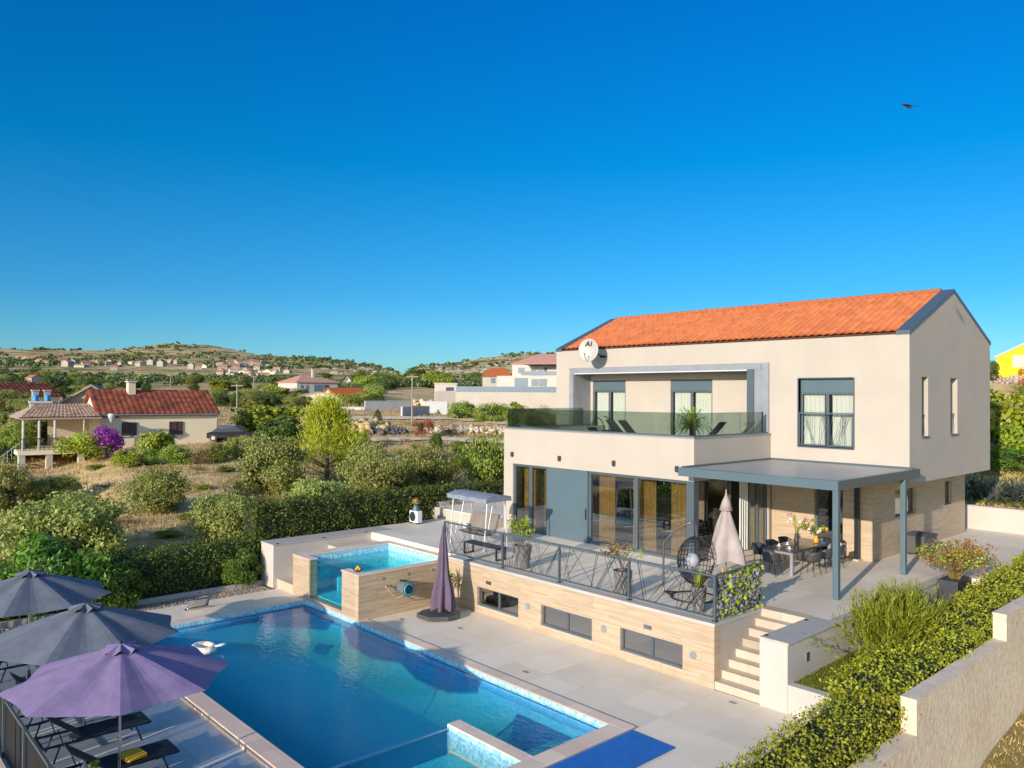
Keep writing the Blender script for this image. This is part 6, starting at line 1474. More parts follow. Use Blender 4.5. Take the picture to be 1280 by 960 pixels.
# indoor dining seen through the side glass
dining_table('indoor_table', 'white dining table inside the villa seen through the side glazing', -17.0, 24.0, 0, 1.8, .9, ZT+.02, plain('white_top', (.6, .6, .62), .25), M_charcoal)
for k, (x, y, rz) in enumerate(((-16.3, 23.6, PI/2), (-16.3, 24.4, PI/2), (-17.7, 23.6, -PI/2), (-17.7, 24.4, -PI/2))):
    o = copy_tree(ch0); o.location = (x, y, ZT+.02); o.rotation_euler = (0, 0, rz); o.name = 'indoor_chair'; o['label'] = 'dark chair at the white table inside the villa, %s' % ['front row nearer the pool', 'front row farther from the pool', 'back row nearer the pool', 'back row farther from the pool'][k]; o['group'] = 'chairs at the indoor dining table'

# bird
bd = thing('swallow', 'small dark swallow with pale belly gliding in the sky at the upper right', 'bird', at_depth(1134, 132, 18)); bp_ = Vector(bd.location); b = MB()
def vv(r_, u, f=0): return bp_+(CR*r_+CU*u*1.3+CF*f)*1.25
body = [vv(-.10, .012), vv(-.07, .012), vv(-.02, .01), vv(.05, .0), vv(.12, -.005)]; b.tube(body, [.006, .022, .03, .02, .006], 8)
b.tube([vv(.11, -.005), vv(.24, .0, .03)], [.010, .002], 4); b.tube([vv(.11, -.005), vv(.22, -.02, -.03)], [.010, .002], 4)
b.add([vv(-.06, .015), vv(.03, .01), vv(.06, .06, .25), vv(-.02, .05, .12)], [(0, 1, 2, 3)]); b.add([vv(-.07, .0), vv(.02, .0), vv(.02, -.10, -.2), vv(-.04, -.07, -.12)], [(0, 1, 2, 3)])
b.build('body', M_black, bd); b = MB(); b.tube([vv(-.06, -.006), vv(-.01, -.018), vv(.05, -.008)], [.008, .02, .008], 7); b.build('belly', M_white2, bd, smooth=True)
# ================================================================ NEIGHBOURING BUILDINGS
def quad_roof(name, pts, mat, parent, thick=.14, tiles=None):
    """one roof plane with thickness; pts: eaveA, eaveB, ridgeB, ridgeA"""
    P = [Vector(p) for p in pts]; n = (P[1]-P[0]).cross(P[-1]-P[0]).normalized()
    if n.z < 0: n = -n
    b = MB(); k = len(P); b.add([p for p in P]+[p-n*thick for p in P], [tuple(range(k)), tuple(reversed(range(k, 2*k)))]+[(i, (i+1) % k, k+(i+1) % k, k+i) for i in range(k)]); o = b.build(name, mat, parent)
    if tiles and len(P) == 4: tile_roof_mesh('tiles', P[0]+n*.02, P[1]+n*.02, P[2]+n*.02, P[3]+n*.02, mat, o, pu=tiles[0], pv=tiles[1], amp=tiles[2], steps=4)
    return o
def gable_house(name, label, A, B, depth, z0, zeave, zridge, wall, roof, cat='house', wins=(), side_wins=(), over=.35, front_gable=False, tiles=None, hip=0, chimney=None, group=None, shut=None, flat=False):
    """A,B: ground ends of the wall that faces us; the house extends `depth` away from us"""
    A = Vector((A.x, A.y, z0)); B = Vector((B.x, B.y, z0)); u = (B-A); Ln = u.length; u.normalize(); v = Vector((-u.y, u.x, 0))
    if v.dot(CF) < 0: v = -v
    t_ = thing(name, label, cat, A, 0, group); P = lambda a, d, z: A+u*a+v*d+Vector((0, 0, z-z0))
    b = MB(); base = [P(0, 0, z0-.6), P(Ln, 0, z0-.6), P(Ln, depth, z0-.6), P(0, depth, z0-.6)]; top = [P(0, 0, zeave), P(Ln, 0, zeave), P(Ln, depth, zeave), P(0, depth, zeave)]
    b.add(base+top, [(0, 1, 5, 4), (1, 2, 6, 5), (2, 3, 7, 6), (3, 0, 4, 7), (0, 3, 2, 1)])
    o_ = over
    if flat: b.add(top, [(0, 1, 2, 3)])
    elif front_gable:
        r0, r1 = P(Ln/2, 0, zridge), P(Ln/2, depth, zridge); b.add([top[0], top[1], r0, top[2], top[3], r1], [(0, 1, 2), (3, 4, 5)])
    elif not hip:
        r0, r1 = P(0, depth/2, zridge), P(Ln, depth/2, zridge); b.add([top[0], top[3], r0, top[1], top[2], r1], [(0, 1, 2), (3, 4, 5)])
    b.build('wall', wall, t_)
    sl_ = (zridge-zeave)/(depth/2 if not front_gable else Ln/2); dz = sl_*o_; e = zeave+.05
    if flat:
        c = MB(); c.add([P(-.1, -.1, zeave), P(Ln+.1, -.1, zeave), P(Ln+.1, depth+.1, zeave), P(-.1, depth+.1, zeave), P(-.1, -.1, zeave+.2), P(Ln+.1, -.1, zeave+.2), P(Ln+.1, depth+.1, zeave+.2), P(-.1, depth+.1, zeave+.2)], [(0,3,2,1),(4,5,6,7),(0,1,5,4),(1,2,6,5),(2,3,7,6),(3,0,4,7)]); rf_ = c.build('roof', roof, t_)
    elif front_gable:
        rf_ = quad_roof('roof', [P(-o_, -o_, e-dz), P(-o_, depth+o_, e-dz), P(Ln/2, depth+o_, zridge+.08), P(Ln/2, -o_, zridge+.08)], roof, t_, tiles=tiles); quad_roof('roof', [P(Ln+o_, depth+o_, e-dz), P(Ln+o_, -o_, e-dz), P(Ln/2, -o_, zridge+.08), P(Ln/2, depth+o_, zridge+.08)], roof, t_, tiles=tiles)
    else:
        h_ = hip; zr = zridge+.08
        rf_ = quad_roof('roof', [P(-o_, -o_, e-dz), P(Ln+o_, -o_, e-dz), P(Ln+o_-h_, depth/2, zr), P(-o_+h_, depth/2, zr)], roof, t_, tiles=tiles); quad_roof('roof', [P(Ln+o_, depth+o_, e-dz), P(-o_, depth+o_, e-dz), P(-o_+h_, depth/2, zr), P(Ln+o_-h_, depth/2, zr)], roof, t_)
        if h_:
            quad_roof('roof', [P(-o_, depth+o_, e-dz), P(-o_, -o_, e-dz), P(-o_+h_, depth/2, zr)], roof, t_); quad_roof('roof', [P(Ln+o_, -o_, e-dz), P(Ln+o_, depth+o_, e-dz), P(Ln+o_-h_, depth/2, zr)], roof, t_)
    for (a, zb_, w_, hh, mt) in wins:
        c = MB(); c.add([P(a, -.04, zb_), P(a+w_, -.04, zb_), P(a+w_, -.04, zb_+hh), P(a, -.04, zb_+hh), P(a, .03, zb_), P(a+w_, .03, zb_), P(a+w_, .03, zb_+hh), P(a, .03, zb_+hh)], [(0, 1, 2, 3), (0, 1, 5, 4), (1, 2, 6, 5), (2, 3, 7, 6), (3, 0, 4, 7)]); wn = c.build('window', mt, t_)
        if tiles:
            c = MB(); c.bar(P(a-.08, -.08, zb_-.05), P(a+w_+.08, -.08, zb_-.05), .1); c.build('sill', M_white2, wn); c = MB()
            for q in (0, .5, 1): c.bar(P(a+w_*q, -.055, zb_), P(a+w_*q, -.055, zb_+hh), .05)
            c.bar(P(a, -.055, zb_+hh), P(a+w_, -.055, zb_+hh), .05); c.bar(P(a, -.055, zb_), P(a+w_, -.055, zb_), .05); c.build('frame', M_shutter, wn)
    for (d, zb_, w_, hh, mt) in side_wins:
        c = MB(); c.add([P(-.03, d, zb_), P(-.03, d+w_, zb_), P(-.03, d+w_, zb_+hh), P(-.03, d, zb_+hh), P(.03, d, zb_), P(.03, d+w_, zb_), P(.03, d+w_, zb_+hh), P(.03, d, zb_+hh)], [(0, 1, 2, 3), (0, 1, 5, 4), (1, 2, 6, 5), (2, 3, 7, 6), (3, 0, 4, 7)]); c.build('window', mt, t_)
    if chimney:
        a, d, zt_, s_ = chimney; c = MB(); c.bar(P(a, d, zeave), P(a, d, zt_), s_); ch = c.build('chimney', wall, rf_); c = MB(); c.bar(P(a, d, zt_), P(a, d, zt_+.12), s_*1.35); c.build('cap', M_white2, ch)
        c = MB(); c.bar(P(a, d, zt_+.2), P(a, d, zt_+.28), s_*1.2); c.build('cowl', M_grey, ch)
    return t_, P, Ln
M_shutter = plain('brown_shutter', (.07, .035, .03), .6); M_win = plain('dark_window', (.05, .06, .075), .15); M_winb = plain('blue_window', (.12, .17, .22), .2)
zc = at_depth(124, 560, 67).z
A = at_depth(124, 560, 67); B = at_depth(270, 556, 73); ze = at_depth(124, 517, 67).z
cot, P, Ln = gable_house('cottage', 'small cream cottage with red-brown tiled gable roof, chimney and dark shutters in the field', A, B, 7.4, A.z, ze, ze+1.95, M_sand, M_tileR, wins=((1.75, ze-1.95, 1.15, 1.15, M_shutter), (5.65, ze-1.95, 1.1, 1.15, M_shutter)), tiles=(.46, .42, .07), chimney=(3.1, 3.1, ze+2.75, .62), over=.3)
c = MB(); c.tube([P(-.3, -.38, ze-.12), P(Ln+.3, -.38, ze-.12)], .06, 6); c.tube([P(Ln+.02, -.1, ze-.1), P(Ln+.02, -.1, A.z)], .05, 6); c.build('gutter', M_grey, cot)
# canopy / terrace at the cottage's left end
tc = thing('cottage_terrace', 'raised terrace of the cottage with brown tiled canopy on columns and white piers', 'terrace', P(-3, 0, A.z)); zfl = at_depth(90, 562, 64).z
ql = P(-6.4, -1.2, 0); 
def Q(a, d, z): return P(a, d, z)
zcan = at_depth(80, 521, 66).z
quad_roof('canopy_roof', [Q(-6.0, -1.6, zcan), Q(-.1, -1.6, zcan), Q(-.1, 4.8, zcan+1.0), Q(-4.2, 4.8, zcan+1.0)], M_tileB, tc, tiles=(.3, .36, .05))
quad_roof('canopy_roof', [Q(-6.0, 6.0, zcan), Q(-6.0, -1.6, zcan), Q(-4.2, 4.8, zcan+1.0)], M_tileB, tc)
for a in (-5.7, -4.6, -3.5, -1.4):
    c = MB(); c.tube([Q(a, -1.4, zfl), Q(a, -1.4, zcan-.05)], .10 if a < -3 else .06, 8); c.build('column', M_white2, tc)
c = MB(); c.bar(Q(-6.0, -1.4, zcan-.02), Q(1.2, -1.4, zcan-.02), .14); c.build('canopy_beam', M_shutter, tc)
c = MB(); c.add([Q(-6.1, -1.7, zfl-.35), Q(.3, -1.7, zfl-.35), Q(.3, 5, zfl-.35), Q(-6.1, 5, zfl-.35), Q(-6.1, -1.7, zfl), Q(.3, -1.7, zfl), Q(.3, 5, zfl), Q(-6.1, 5, zfl)], [(0,3,2,1),(4,5,6,7),(0,1,5,4),(1,2,6,5),(2,3,7,6),(3,0,4,7)]); c.build('floor_slab', M_sand, tc)
for a in (-5.8, -3.9, -1.6):
    c = MB(); c.bar(Q(a, -1.4, zfl-.34), Q(a, -1.4, zfl-2.9), .45); c.build('pier', M_white2, tc)
c = MB()
for k in range(18): c.bar(Q(-5.9+k*.33, -1.55, zfl), Q(-5.9+k*.33, -1.55, zfl+.95), .03)
c.bar(Q(-5.95, -1.55, zfl+.95), Q(.2, -1.55, zfl+.95), .04); c.build('railing', M_metalD, tc)
c = MB(); 
for k in range(9): c.bar(Q(-5.6-.28*k, -1.2, zfl-.22*k-.1), Q(-5.6-.28*k, -.2, zfl-.22*k-.1), .28, .05)
c.build('stair_flight', M_metalD, tc); c = MB(); c.bar(Q(-5.6, -1.2, zfl+.85), Q(-8.0, -1.2, zfl-1.1), .04)
for k in range(9): c.bar(Q(-5.6-.28*k, -1.2, zfl-.22*k), Q(-5.6-.28*k, -1.2, zfl-.22*k+.9), .025)
c.build('stair_rail', M_white_metal, tc)
c = MB(); c.add([Q(-3.2, 4.9, zfl), Q(.0, 4.9, zfl), Q(.0, 4.9, zcan+.4), Q(-3.2, 4.9, zcan+.4)], [(0, 1, 2, 3)]); c.build('trellis_back', plain('cane_screen', (.5, .42, .32), .9), tc, solid=.05)
c = MB(); [c.lathe([(.05, 0), (.28, .5), (.3, .62), (.22, .75)], tuple(Q(.55, -1.9, zcan-.45)), 12)]; c.build('lamp', M_white_metal, tc)
# bougainvillea
bg_ = thing('bougainvillea', 'large magenta and yellow-green bougainvillea in front of the cottage terrace', 'bush', Q(-.5, -3.2, A.z-.8)); rg = np.random.default_rng(8); o0 = Vector(bg_.location)
for (da, dz_, sx_, sz_, n_, mt) in ((.3, 1.9, 1.1, .9, 1900, M_magenta), (1.1, 1.4, .7, .8, 800, M_magenta), (-1.2, 1.5, 1.2, .9, 1300, M_lemon), (-.4, .8, 1.5, .7, 900, M_fig), (.8, .5, .8, .6, 600, M_magenta), (-2.5, 1.2, .9, .7, 700, M_fig)):
    c0 = Q(-.5+da, -3.2, A.z-.8+dz_); d = rg.normal(size=(n_, 3)); d /= np.linalg.norm(d, axis=1, keepdims=True); lump = 1+.25*np.sin(d[:, 0]*6)*np.sin(d[:, 2]*7+2); C = np.array(c0)+d*np.array([sx_, sx_, sz_])*(lump*rg.random(n_)**.3)[:, None]; foliage_part('blossom' if mt is M_magenta else 'leaves', bg_, C, d, .17, .7, mt, rg)
c = MB(); c.tube([Q(0, -3.2, A.z-1.2), Q(.3, -3.2, A.z+.8)], .12, 7); c.build('trunk', M_bark, bg_)

# buildings behind the cottage
A1 = at_depth(66, 530, 84); B1 = at_depth(160, 528, 87); z1 = at_depth(66, 508, 84).z
gable_house('tan_house', 'tan-brown gabled house with old tiled roof directly behind the cottage', A1, B1, 10, A1.z, z1, at_depth(113, 482, 88).z, M_tan, M_tileB, front_gable=True, tiles=(.5, .5, .07), over=.4)
A2 = at_depth(38, 515, 80); B2 = at_depth(64, 515, 81); t2, P2, L2 = gable_house('annex', 'little white annex with two chimneys and blue tanks left of the tan house', A2, B2, 4, A2.z-1, at_depth(45, 504, 80).z, at_depth(45, 500, 80).z, M_white, M_white2, flat=True, cat='annex')
for k, (a, nm) in enumerate(((.45, 'left'), (1.5, 'right'))):
    zz = at_depth(45, 505, 80).z; wt = thing('water_tank', 'bright blue barrel tank on the annex, %s one of the pair' % nm, 'tank', P2(a, .6, zz), 0, 'blue tanks on the annex'); c = MB(); q = P2(a, .6, zz); c.lathe([(.25, 0), (.30, .1), (.30, .85), (.2, .95), (.02, .97)], tuple(q), 14); c.build('barrel', plain('tank_blue', (.02, .25, .62), .35), wt); c = MB(); c.lathe([(.31, .35), (.32, .4), (.31, .45)], tuple(q), 14); c.build('hoop', M_winb, wt)
    c = MB(); q = P2(a, 1.6, zz); c.bar(q, q+Vector((0, 0, 1.3)), .55); c.bar(q+Vector((0, 0, 1.3)), q+Vector((0, 0, 1.45)), .7); c.build('chimney', M_white, t2)
A3 = at_depth(6, 498, 112); B3 = at_depth(74, 497, 118); gable_house('red_roof_house', 'house with wide red-brown roof half hidden by trees at the left edge', A3, B3, 9, A3.z, at_depth(6, 494, 112).z, at_depth(30, 479, 116).z, M_sand, M_tileR, tiles=(.6, .6, .08))
A4 = at_depth(321, 498, 150); B4 = at_depth(374, 498, 150); gable_house('long_barn', 'long low barn with brown tiled roof left of the white hipped house', A4, B4, 7, A4.z, at_depth(321, 492, 150).z, at_depth(330, 486, 154).z, M_tan, M_tileB, cat='barn', tiles=(.6, .6, .08))
A5 = at_depth(371, 500, 160); B5 = at_depth(422, 499, 166); z5 = at_depth(371, 477, 160).z; t5, P5, L5 = gable_house('white_hipped_house', 'white two-storey house with pinkish hipped roof and deep loggia across the field', A5, B5, 9, A5.z-1, z5, at_depth(395, 469, 165).z, M_white2, M_tileP, hip=3.5, wins=((.8, z5-2.0, .6, 1.3, M_winb), (2.0, z5-2.0, .6, 1.3, M_winb), (3.8, z5-2.9, 2.2, 2.3, M_winb), (6.2, z5-2.9, 1.0, 2.3, M_win)), chimney=(5, 3, z5+2.6, .5))
A6 = at_depth(377, 503, 140); B6 = at_depth(421, 503, 142); z6 = at_depth(377, 494, 140).z; gable_house('garage', 'low tan garage with a small dark green door in front of the white hipped house', A6, B6, 6, A6.z-.5, z6, at_depth(400, 490, 140).z, M_sand, M_tan, cat='garage', front_gable=True, wins=((3.6, A6.z+.1, .9, .8, plain('green_door', (.02, .10, .06), .6)),), over=.15)
A7 = at_depth(420, 504, 142); B7 = at_depth(459, 502, 146); z7 = at_depth(420, 494, 142).z; gable_house('orange_roof_house', 'small white house with bright orange-red tiled roof', A7, B7, 6, A7.z-.5, z7, at_depth(440, 485.5, 145).z, M_white2, M_tile, wins=((1.0, z7-1.15, .9, .9, M_win), (2.9, z7-1.1, .5, .8, M_win), (4.2, z7-1.1, .5, .8, M_win)), tiles=(.6, .6, .08))
A8 = at_depth(432, 484, 200); B8 = at_depth(438, 484, 200); gable_house('tall_white_tower', 'tiny white tower-like gable above the orange roof', A8, B8, 2, A8.z-1, at_depth(432, 475, 200).z, at_depth(435, 471, 200).z, M_white2, M_white2, cat='tower', front_gable=True)
A9 = at_depth(543, 498, 150); B9 = at_depth(571, 498, 150); z9 = at_depth(543, 480, 150).z; gable_house('white_box_house', 'small white flat-roofed building with one dark window left of the long wall', A9, B9, 6, A9.z-1, z9, 0, M_white2, M_white2, flat=True, wins=((2.2, z9-1.5, 1.5, .9, M_win),))
# long cream wall with dark fence
lwl = thing('long_garden_wall', 'long cream retaining wall topped by a dark metal fence below the white modern house', 'wall', at_depth(570, 505, 118)); pa, pb = at_depth(570, 503, 118), at_depth(780, 503, 112); zt1 = at_depth(570, 490, 118).z; zb1 = zt1-3.2
c = MB(); c.bar(Vector((pa.x, pa.y, (zb1+zt1)/2)), Vector((pb.x, pb.y, (zb1+zt1)/2)), .4, zt1-zb1); c.build('wall', M_white, lwl); c = MB(); c.bar(Vector((pa.x, pa.y, zt1+.42)), Vector((pb.x, pb.y, zt1+.42)), .06, .84); c.build('fence_panels', M_winb, lwl)
pc = at_depth(545, 495, 150); c = MB(); c.bar(Vector((pa.x, pa.y, (zb1+zt1)/2+.2)), Vector((pc.x, pc.y, (zb1+zt1)/2+.2)), .4, zt1-zb1); c.build('return_wall', M_white, lwl)
# white modern house
A10 = at_depth(640, 492, 150); B10 = at_depth(720, 492, 146); zu = at_depth(640, 454, 150).z; zl_ = at_depth(640, 470, 150).z
t10, P10, L10 = gable_house('white_modern_house', 'white modern two-storey house with red hipped roof beyond the long cream wall', A10, B10, 10, zl_-.3, zu, at_depth(660, 443.5, 155).z, M_white2, M_tileP, hip=4, wins=((1.2, zl_+.5, 1.3, 1.1, M_winb), (3.7, zl_+.1, 1.1, 1.6, M_winb), (5.2, zl_+.1, 1.0, 1.6, M_winb), (6.4, zl_+.7, .5, .9, M_shutter)), over=.3)
lo = MB(); q = [P10(-2, -3, zl_-3.5), P10(L10, -3, zl_-3.5), P10(L10, 8, zl_-3.5), P10(-2, 8, zl_-3.5)]; q2 = [v_+Vector((0, 0, 3.45)) for v_ in q]; lo.add(q+q2, [(0,3,2,1),(4,5,6,7),(0,1,5,4),(1,2,6,5),(2,3,7,6),(3,0,4,7)]); lo.build('lower_storey', M_white2, t10)
for (a, w_, hh) in ((1.5, 2.6, 1.7), (4.8, 1.4, 1.3), (6.3, 1.5, 1.4)):
    c = MB(); c.bar(P10(a, -3.02, zl_-1.3), P10(a+w_, -3.02, zl_-1.3), .06, hh); c.build('window', M_winb, t10)
c = MB(); c.bar(P10(2.8, -2.9, zl_+.42), P10(L10, -2.9, zl_+.42), .05, .75); c.build('balcony_rail', M_winb, t10)
c = MB(); c.bar(P10(3.2, -1.5, zu-.35), P10(L10, -1.5, zu-.35), 3, .12); c.build('canopy', M_shutter, t10)
A11 = at_depth(603, 480, 240); B11 = at_depth(640, 479, 240); z11 = at_depth(603, 470, 240).z; gable_house('red_roof_villa', 'pale house with red gabled roof left of the white modern house', A11, B11, 9, A11.z-2, z11, at_depth(622, 460, 244).z, M_white, M_tile, hip=2.5, wins=((2.6, z11-2.2, 1.4, 1.6, M_winb), (6, z11-2.2, 1.2, 1.6, M_winb)))
# grey block walls
for (a, b_, y_, h_, D1, D2, lb) in ((456, 515, 511, 9.5, 118, 124, 'grey concrete block wall left of the utility pole'), (533, 560, 514, 12, 116, 112, 'short grey block wall right of the utility pole'), (502, 536, 519, 10, 104, 112, 'low grey block wall corner in front of the other grey walls'), (424, 456, 514, 5, 120, 118, 'faded grey wall ending beside the pine')):
    pa, pb = at_depth(a, y_, D1), at_depth(b_, y_, D2); hh = h_*D1/FPX; w_ = thing('concrete_wall', lb, 'wall', pa); c = MB(); c.bar(Vector((pa.x, pa.y, pa.z+hh/2-.4)), Vector((pb.x, pb.y, pa.z+hh/2-.4)), .25, hh+.8); c.build('blocks', M_block, w_); c = MB(); c.bar(Vector((pa.x, pa.y, pa.z+hh+.03)), Vector((pb.x, pb.y, pa.z+hh+.03)), .3, .06); c.build('top_course', M_white2, w_)
rp_ = ground(602, 515)[0]
# rubble pile and dry stone bank
def stones(name, label, pxs, n, s0, s1, jit, mat, seed, kind='stuff', cat='stones'):
    rg = np.random.default_rng(seed); bm = bmesh.new(); bmesh.ops.create_icosphere(bm, subdivisions=1, radius=1); bv = np.array([v.co[:] for v in bm.verts]); bf = np.array([[x.index for x in f.verts] for f in bm.faces]); bm.free(); Vs = []
    P_ = [ground(*p)[0] for p in pxs]
    for k in range(n):
        t = rg.random()*(len(P_)-1); i_ = min(int(t), len(P_)-2); q = P_[i_].lerp(P_[i_+1], t-i_); s = rg.uniform(s0, s1); x_, y_ = q.x+rg.normal()*jit, q.y+rg.normal()*jit
        Vs.append(bv*s*rg.uniform(.7, 1.3, 3)*(1+.15*rg.normal(size=(len(bv), 1)))+np.array([x_, y_, gz(x_, y_)+rg.random()*s*1.6]))
    m_ = len(Vs); F = (bf[None]+(np.arange(m_)*len(bv))[:, None, None]).reshape(-1, 3); prop(link(name, mesh_np(name, np.concatenate(Vs), F, mat)), label, cat, kind=kind)
M_rub = leafmat('rubble_stone', (.50, .38, .28), 0, .3)
stones('stone_bank', 'pale pinkish rubble bank along the far edge of the dry field', [(543, 541), (575, 540), (630, 541)], 700, .10, .30, .75, M_rub, 5)
stones('rubble_heap', 'small heap of reddish rubble between the grey block walls', [(518, 507), (532, 507)], 120, .2, .5, .8, M_rub, 6)
stones('earth_bank', 'bare yellow-brown cut earth bank left of the small cypress', [(432, 541), (470, 539)], 420, .25, .6, .8, plain('yellow_earth', (.50, .36, .16), .95), 7)
stones('dark_slope', 'dark stones in shade behind the small cypress', [(472, 543), (495, 541)], 260, .12, .3, .7, plain('dark_stone', (.10, .09, .09), .95), 9)

# utility poles
for k, (px_, yb, yt, lb) in enumerate(((515, 533, 468, 'tall wooden utility pole beside the grey block walls'), (296, 526, 480, 'wooden utility pole right of the cottage roof, the nearer one'), (317, 494, 470, 'thin utility pole on the plain right of the cottage'), (301, 490, 474, 'distant thin pole just left of the other one on the plain'), (213, 490, 468, 'thin pole rising behind the cottage roof'), (20, 482, 466, 'distant pole at the far left'))):
    q, D = ground(px_, yb); dep = q.x*CF.x+q.y*CF.y; hh = (yb-yt)*dep/FPX; t_ = thing('utility_pole', lb, 'utility pole', q, 0, 'utility poles'); c = MB(); r_ = max(.11, .7*dep/FPX*.9); c.tube([q-Vector((0, 0, .5)), q+Vector((0, 0, hh))], [r_, r_*.7], 7); c.build('shaft', plain('pole_wood', (.30, .24, .17), .9), t_)
    c = MB(); c.bar(q+_R*-.7+Vector((0, 0, hh*.95)), q+_R*.7+Vector((0, 0, hh*.95)), .12); c.build('crossarm', plain('pole_wood', (.3, .24, .17)), t_)

# parked car at the cottage
cq, D = ground(289, 553); dep = cq.x*CF.x+cq.y*CF.y
car = thing('parked_car', 'black car parked in the shade at the right end of the cottage', 'car', cq, 0); ca = Vector(( _R.x, _R.y, 0)); cb_ = Vector((_F.x, _F.y, 0)); M_car = plain('black_car_paint', (.012, .014, .02), .18, .1, 2)
def cp(a, d, z): return cq+ca*a+cb_*d+Vector((0, 0, z+.1))
b = MB(); prof = [(-2.1, .3), (-2.15, .75), (-1.5, .92), (-.9, 1.42), (.7, 1.45), (1.5, 1.0), (2.1, .9), (2.15, .35)]
for d0, d1, k_ in ((-.85, .85, 1),): n_ = len(prof); b.add([cp(a, d0+(.12 if z > 1 else 0), z) for a, z in prof]+[cp(a, d1-(.12 if z > 1 else 0), z) for a, z in prof], [tuple(range(n_)), tuple(reversed(range(n_, 2*n_)))]+[(i, (i+1) % n_, n_+(i+1) % n_, n_+i) for i in range(n_)])
b.build('body', M_car, car, bev=.05)
b = MB(); b.add([cp(-1.3, -.80, .98), cp(1.25, -.80, 1.0), cp(.65, -.745, 1.36), (cp(-.85, -.745, 1.34))], [(0, 1, 2, 3)]); b.build('side_window', M_winb, car, solid=.02)
for a in (-1.35, 1.35):
    for d in (-.8, .8): b = MB(); b.tube([cp(a, d-.1, .32), cp(a, d+.1, .32)], .33, 16); wq = b.build('wheel', M_black, car); b = MB(); b.tube([cp(a, d-.115, .32), cp(a, d-.10, .32)], .18, 10); b.build('rim', M_steel, wq)

# yellow house and planting on the bank behind the terrace
A12 = at_depth(1245.5, 473, 62); B12 = at_depth(1345, 478, 58); z12 = at_depth(1245.5, 445.5, 62).z
gable_house('yellow_house', 'bright yellow house with a white window on top of the bank at the right edge', A12, B12, 9, A12.z-1, z12, at_depth(1296, 424, 60).z, M_yellow, M_white2, front_gable=True, wins=((1.15, at_depth(1262, 459.5, 61.6).z, .75, .95, M_white2),), over=.12)
T('fig', 'broad-leaved fig tree on the bank below the yellow house, right of the villa wall', 'tree', 1262, 560, 480, 76, var=0)
T('bright', 'leafy shrub in the shade right beside the villa on the bank', 'shrub', 1232, 560, 478, 40)
T('fig', 'lower broad-leaved tree at the right edge on the bank', 'tree', 1284, 585, 520, 60, var=1)
T('bright', 'bright low foliage between the fig tree and the agaves', 'shrub', 1258, 590, 556, 66)
T('red', 'shrub with reddish flowers at the right edge below the yellow house', 'shrub', 1284, 492, 455, 26)
T('dark', 'dark tree between the villa roof and the yellow house', 'tree', 1236, 478, 445, 20, var=0)
stones('bank_rocks', 'pale rocks among the plants on the bank', [(1238, 478), (1285, 476)], 70, .08, .2, .5, M_rub, 12); stones('bank_rocks', 'pale rocks in the gap between the bank shrubs', [(1236, 560), (1285, 545)], 90, .1, .25, .6, M_rub, 13)
rg = np.random.default_rng(15)
for k, (px_, D) in enumerate(((1222, 40.6), (1246, 40.2), (1268, 40.9), (1288, 40.0))):
    p = near_right(px_, D); z = gz(p.x, p.y); t_ = thing('agave', ['grey-green spiky agave nearest the villa wall on the bank', 'large spiky agave second from the villa wall', 'large spiky agave third from the villa wall', 'spiky agave at the right edge of the picture'][k], 'agave', (p.x, p.y, z), 0, 'agaves on the bank'); b = MB()
    for q in range(95):
        a = rg.uniform(0, 6.28); e = rg.uniform(.0, 1.35); l_ = rg.uniform(1.0, 1.5); c0 = Vector((p.x, p.y, z+.05)); d = Vector((math.cos(a)*math.cos(e), math.sin(a)*math.cos(e), math.sin(e))); s_ = Vector((-math.sin(a), math.cos(a), 0))*.045; m1 = c0+d*l_*.55+Vector((0, 0, .10)); tip = c0+d*l_-Vector((0, 0, .30)); b.add([c0-s_*.7, c0+s_*.7, m1+s_, tip, m1-s_], [(0, 1, 2, 4), (2, 3, 4)])
    b.build('leaves', M_agave, t_)
def bank_grass():
    rg = np.random.default_rng(44); n = 14000; x = rg.uniform(-24, -5, n); y = rg.uniform(37.6, 46, n); z = terrain_z(x, y); h = (.12+.2*rg.random(n)); lean = rg.normal(size=(n, 3))*.5; lean[:, 2] = 1; a = rg.uniform(0, 6.28, n); s = np.stack([np.cos(a), np.sin(a), 0*a], 1)*.025; P_ = np.stack([x, y, z], 1)
    V = np.stack([P_-s, P_+s, P_+lean*h[:, None]], 1).reshape(-1, 3); prop(link('bank_grass', mesh_np('bank_grass', V, np.arange(len(V)).reshape(-1, 3), M_lawnblade)), 'green and yellow grass on the bank behind the far wall', 'grass', kind='stuff')
bank_grass()

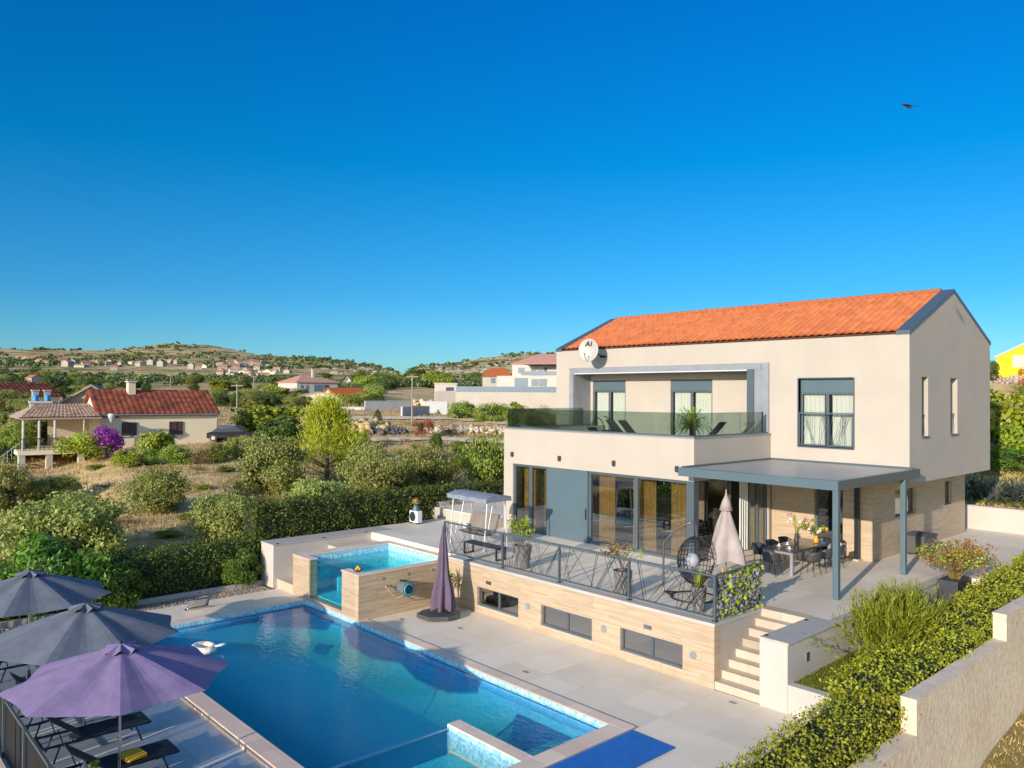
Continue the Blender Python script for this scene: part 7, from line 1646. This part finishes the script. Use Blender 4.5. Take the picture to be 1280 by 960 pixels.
# ---- distant village houses
def village_proto(w, d, h, rh, wm, rm, wins):
    t_ = thing('village_house', 'x', 'house', (0, 0, 0)); b = MB(); b.add([(-w/2, -d/2, -2), (w/2, -d/2, -2), (w/2, d/2, -2), (-w/2, d/2, -2), (-w/2, -d/2, h), (w/2, -d/2, h), (w/2, d/2, h), (-w/2, d/2, h), (-w/2, 0, h+rh), (w/2, 0, h+rh)], [(0,3,2,1),(0,1,5,4),(1,2,6,9,5),(2,3,7,6),(3,0,4,8,7)]); b.build('wall', wm, t_)
    b = MB(); o = .5; e = h-.15; r_ = h+rh+.12; b.add([(-w/2-o, -d/2-o, e), (w/2+o, -d/2-o, e), (w/2+o, 0, r_), (-w/2-o, 0, r_), (w/2+o, d/2+o, e), (-w/2-o, d/2+o, e)], [(0, 1, 2, 3), (3, 2, 4, 5)]); b.build('roof', rm, t_, solid=.2)
    for (x, z) in wins:
        b = MB(); b.box(x-.5, x+.5, -d/2-.05, -d/2+.05, z, z+1.3); b.build('window', M_win, t_)
        b = MB(); b.box(x-.5, x+.5, d/2-.05, d/2+.05, z, z+1.3); b.build('window', M_win, t_)
    return t_
M_tileV = plain('dull_red_tiles', (.40, .15, .08), .8)
M_vill = plain('village_wall', (.36, .33, .29), .9)
protos = [village_proto(11, 9, 5.5, 2, M_vill, M_tileP, ((-3, 3.4), (0, 3.4), (3, 3.4), (-3, .6), (3, .6))), village_proto(15, 9, 3.2, 2, M_sand, M_tileB, ((-4, .8), (0, .8), (4, .8))), village_proto(9, 8, 6, 2.2, M_vill, M_tileV, ((-2.4, 3.6), (2.4, 3.6), (0, .8))), village_proto(12, 8, 4, 1.6, M_white, M_tileP, ((-3, 1.2), (2, 1.2)))]
vill = [(25, 447), (33, 449), (42, 450), (50, 453), (58, 455), (47, 448), (78, 453), (85, 456), (92, 455), (100, 457), (107, 457), (113, 455), (118, 453), (125, 453), (133, 455), (143, 461), (138, 452), (165, 453), (152, 455), (176, 456), (108, 470), (42, 478), (215, 452), (222, 453), (240, 459), (255, 458), (248, 460), (202, 456), (190, 454)]
rv = random.Random(5)
clus = [(rv.uniform(276, 332), rv.uniform(452, 470)) for _ in range(30)]+[(rv.uniform(334, 368), rv.uniform(457, 466)) for _ in range(6)]
used0 = [False]*4
for k, (a, b_) in enumerate(vill+clus):
    q, D = ground(a, b_+2, 180); j = rv.randrange(4); o = protos[j]
    if used0[j]: o = copy_tree(o)
    used0[j] = True; s = min(.95, max(.42, D/1100))*rv.uniform(.75, 1.05); o.location = q+Vector((0, 0, -.4)); o.rotation_euler = (0, 0, rv.choice([YAW, YAW+.5, YAW-.6, YAW+1.57])+rv.uniform(-.2, .2)); o.scale = (s, s, s)
    if k < len(vill): o['label'] = 'distant pale house with reddish roof among trees on the far plain at the left'; o['group'] = 'scattered houses on the far plain'
    else: o['label'] = 'distant house of the dense village at the foot of the hill'; o['group'] = 'houses of the dense hillside village'
for j in range(4):
    if not used0[j]:
        for c in list(protos[j].children): bpy.data.objects.remove(c)
        bpy.data.objects.remove(protos[j])
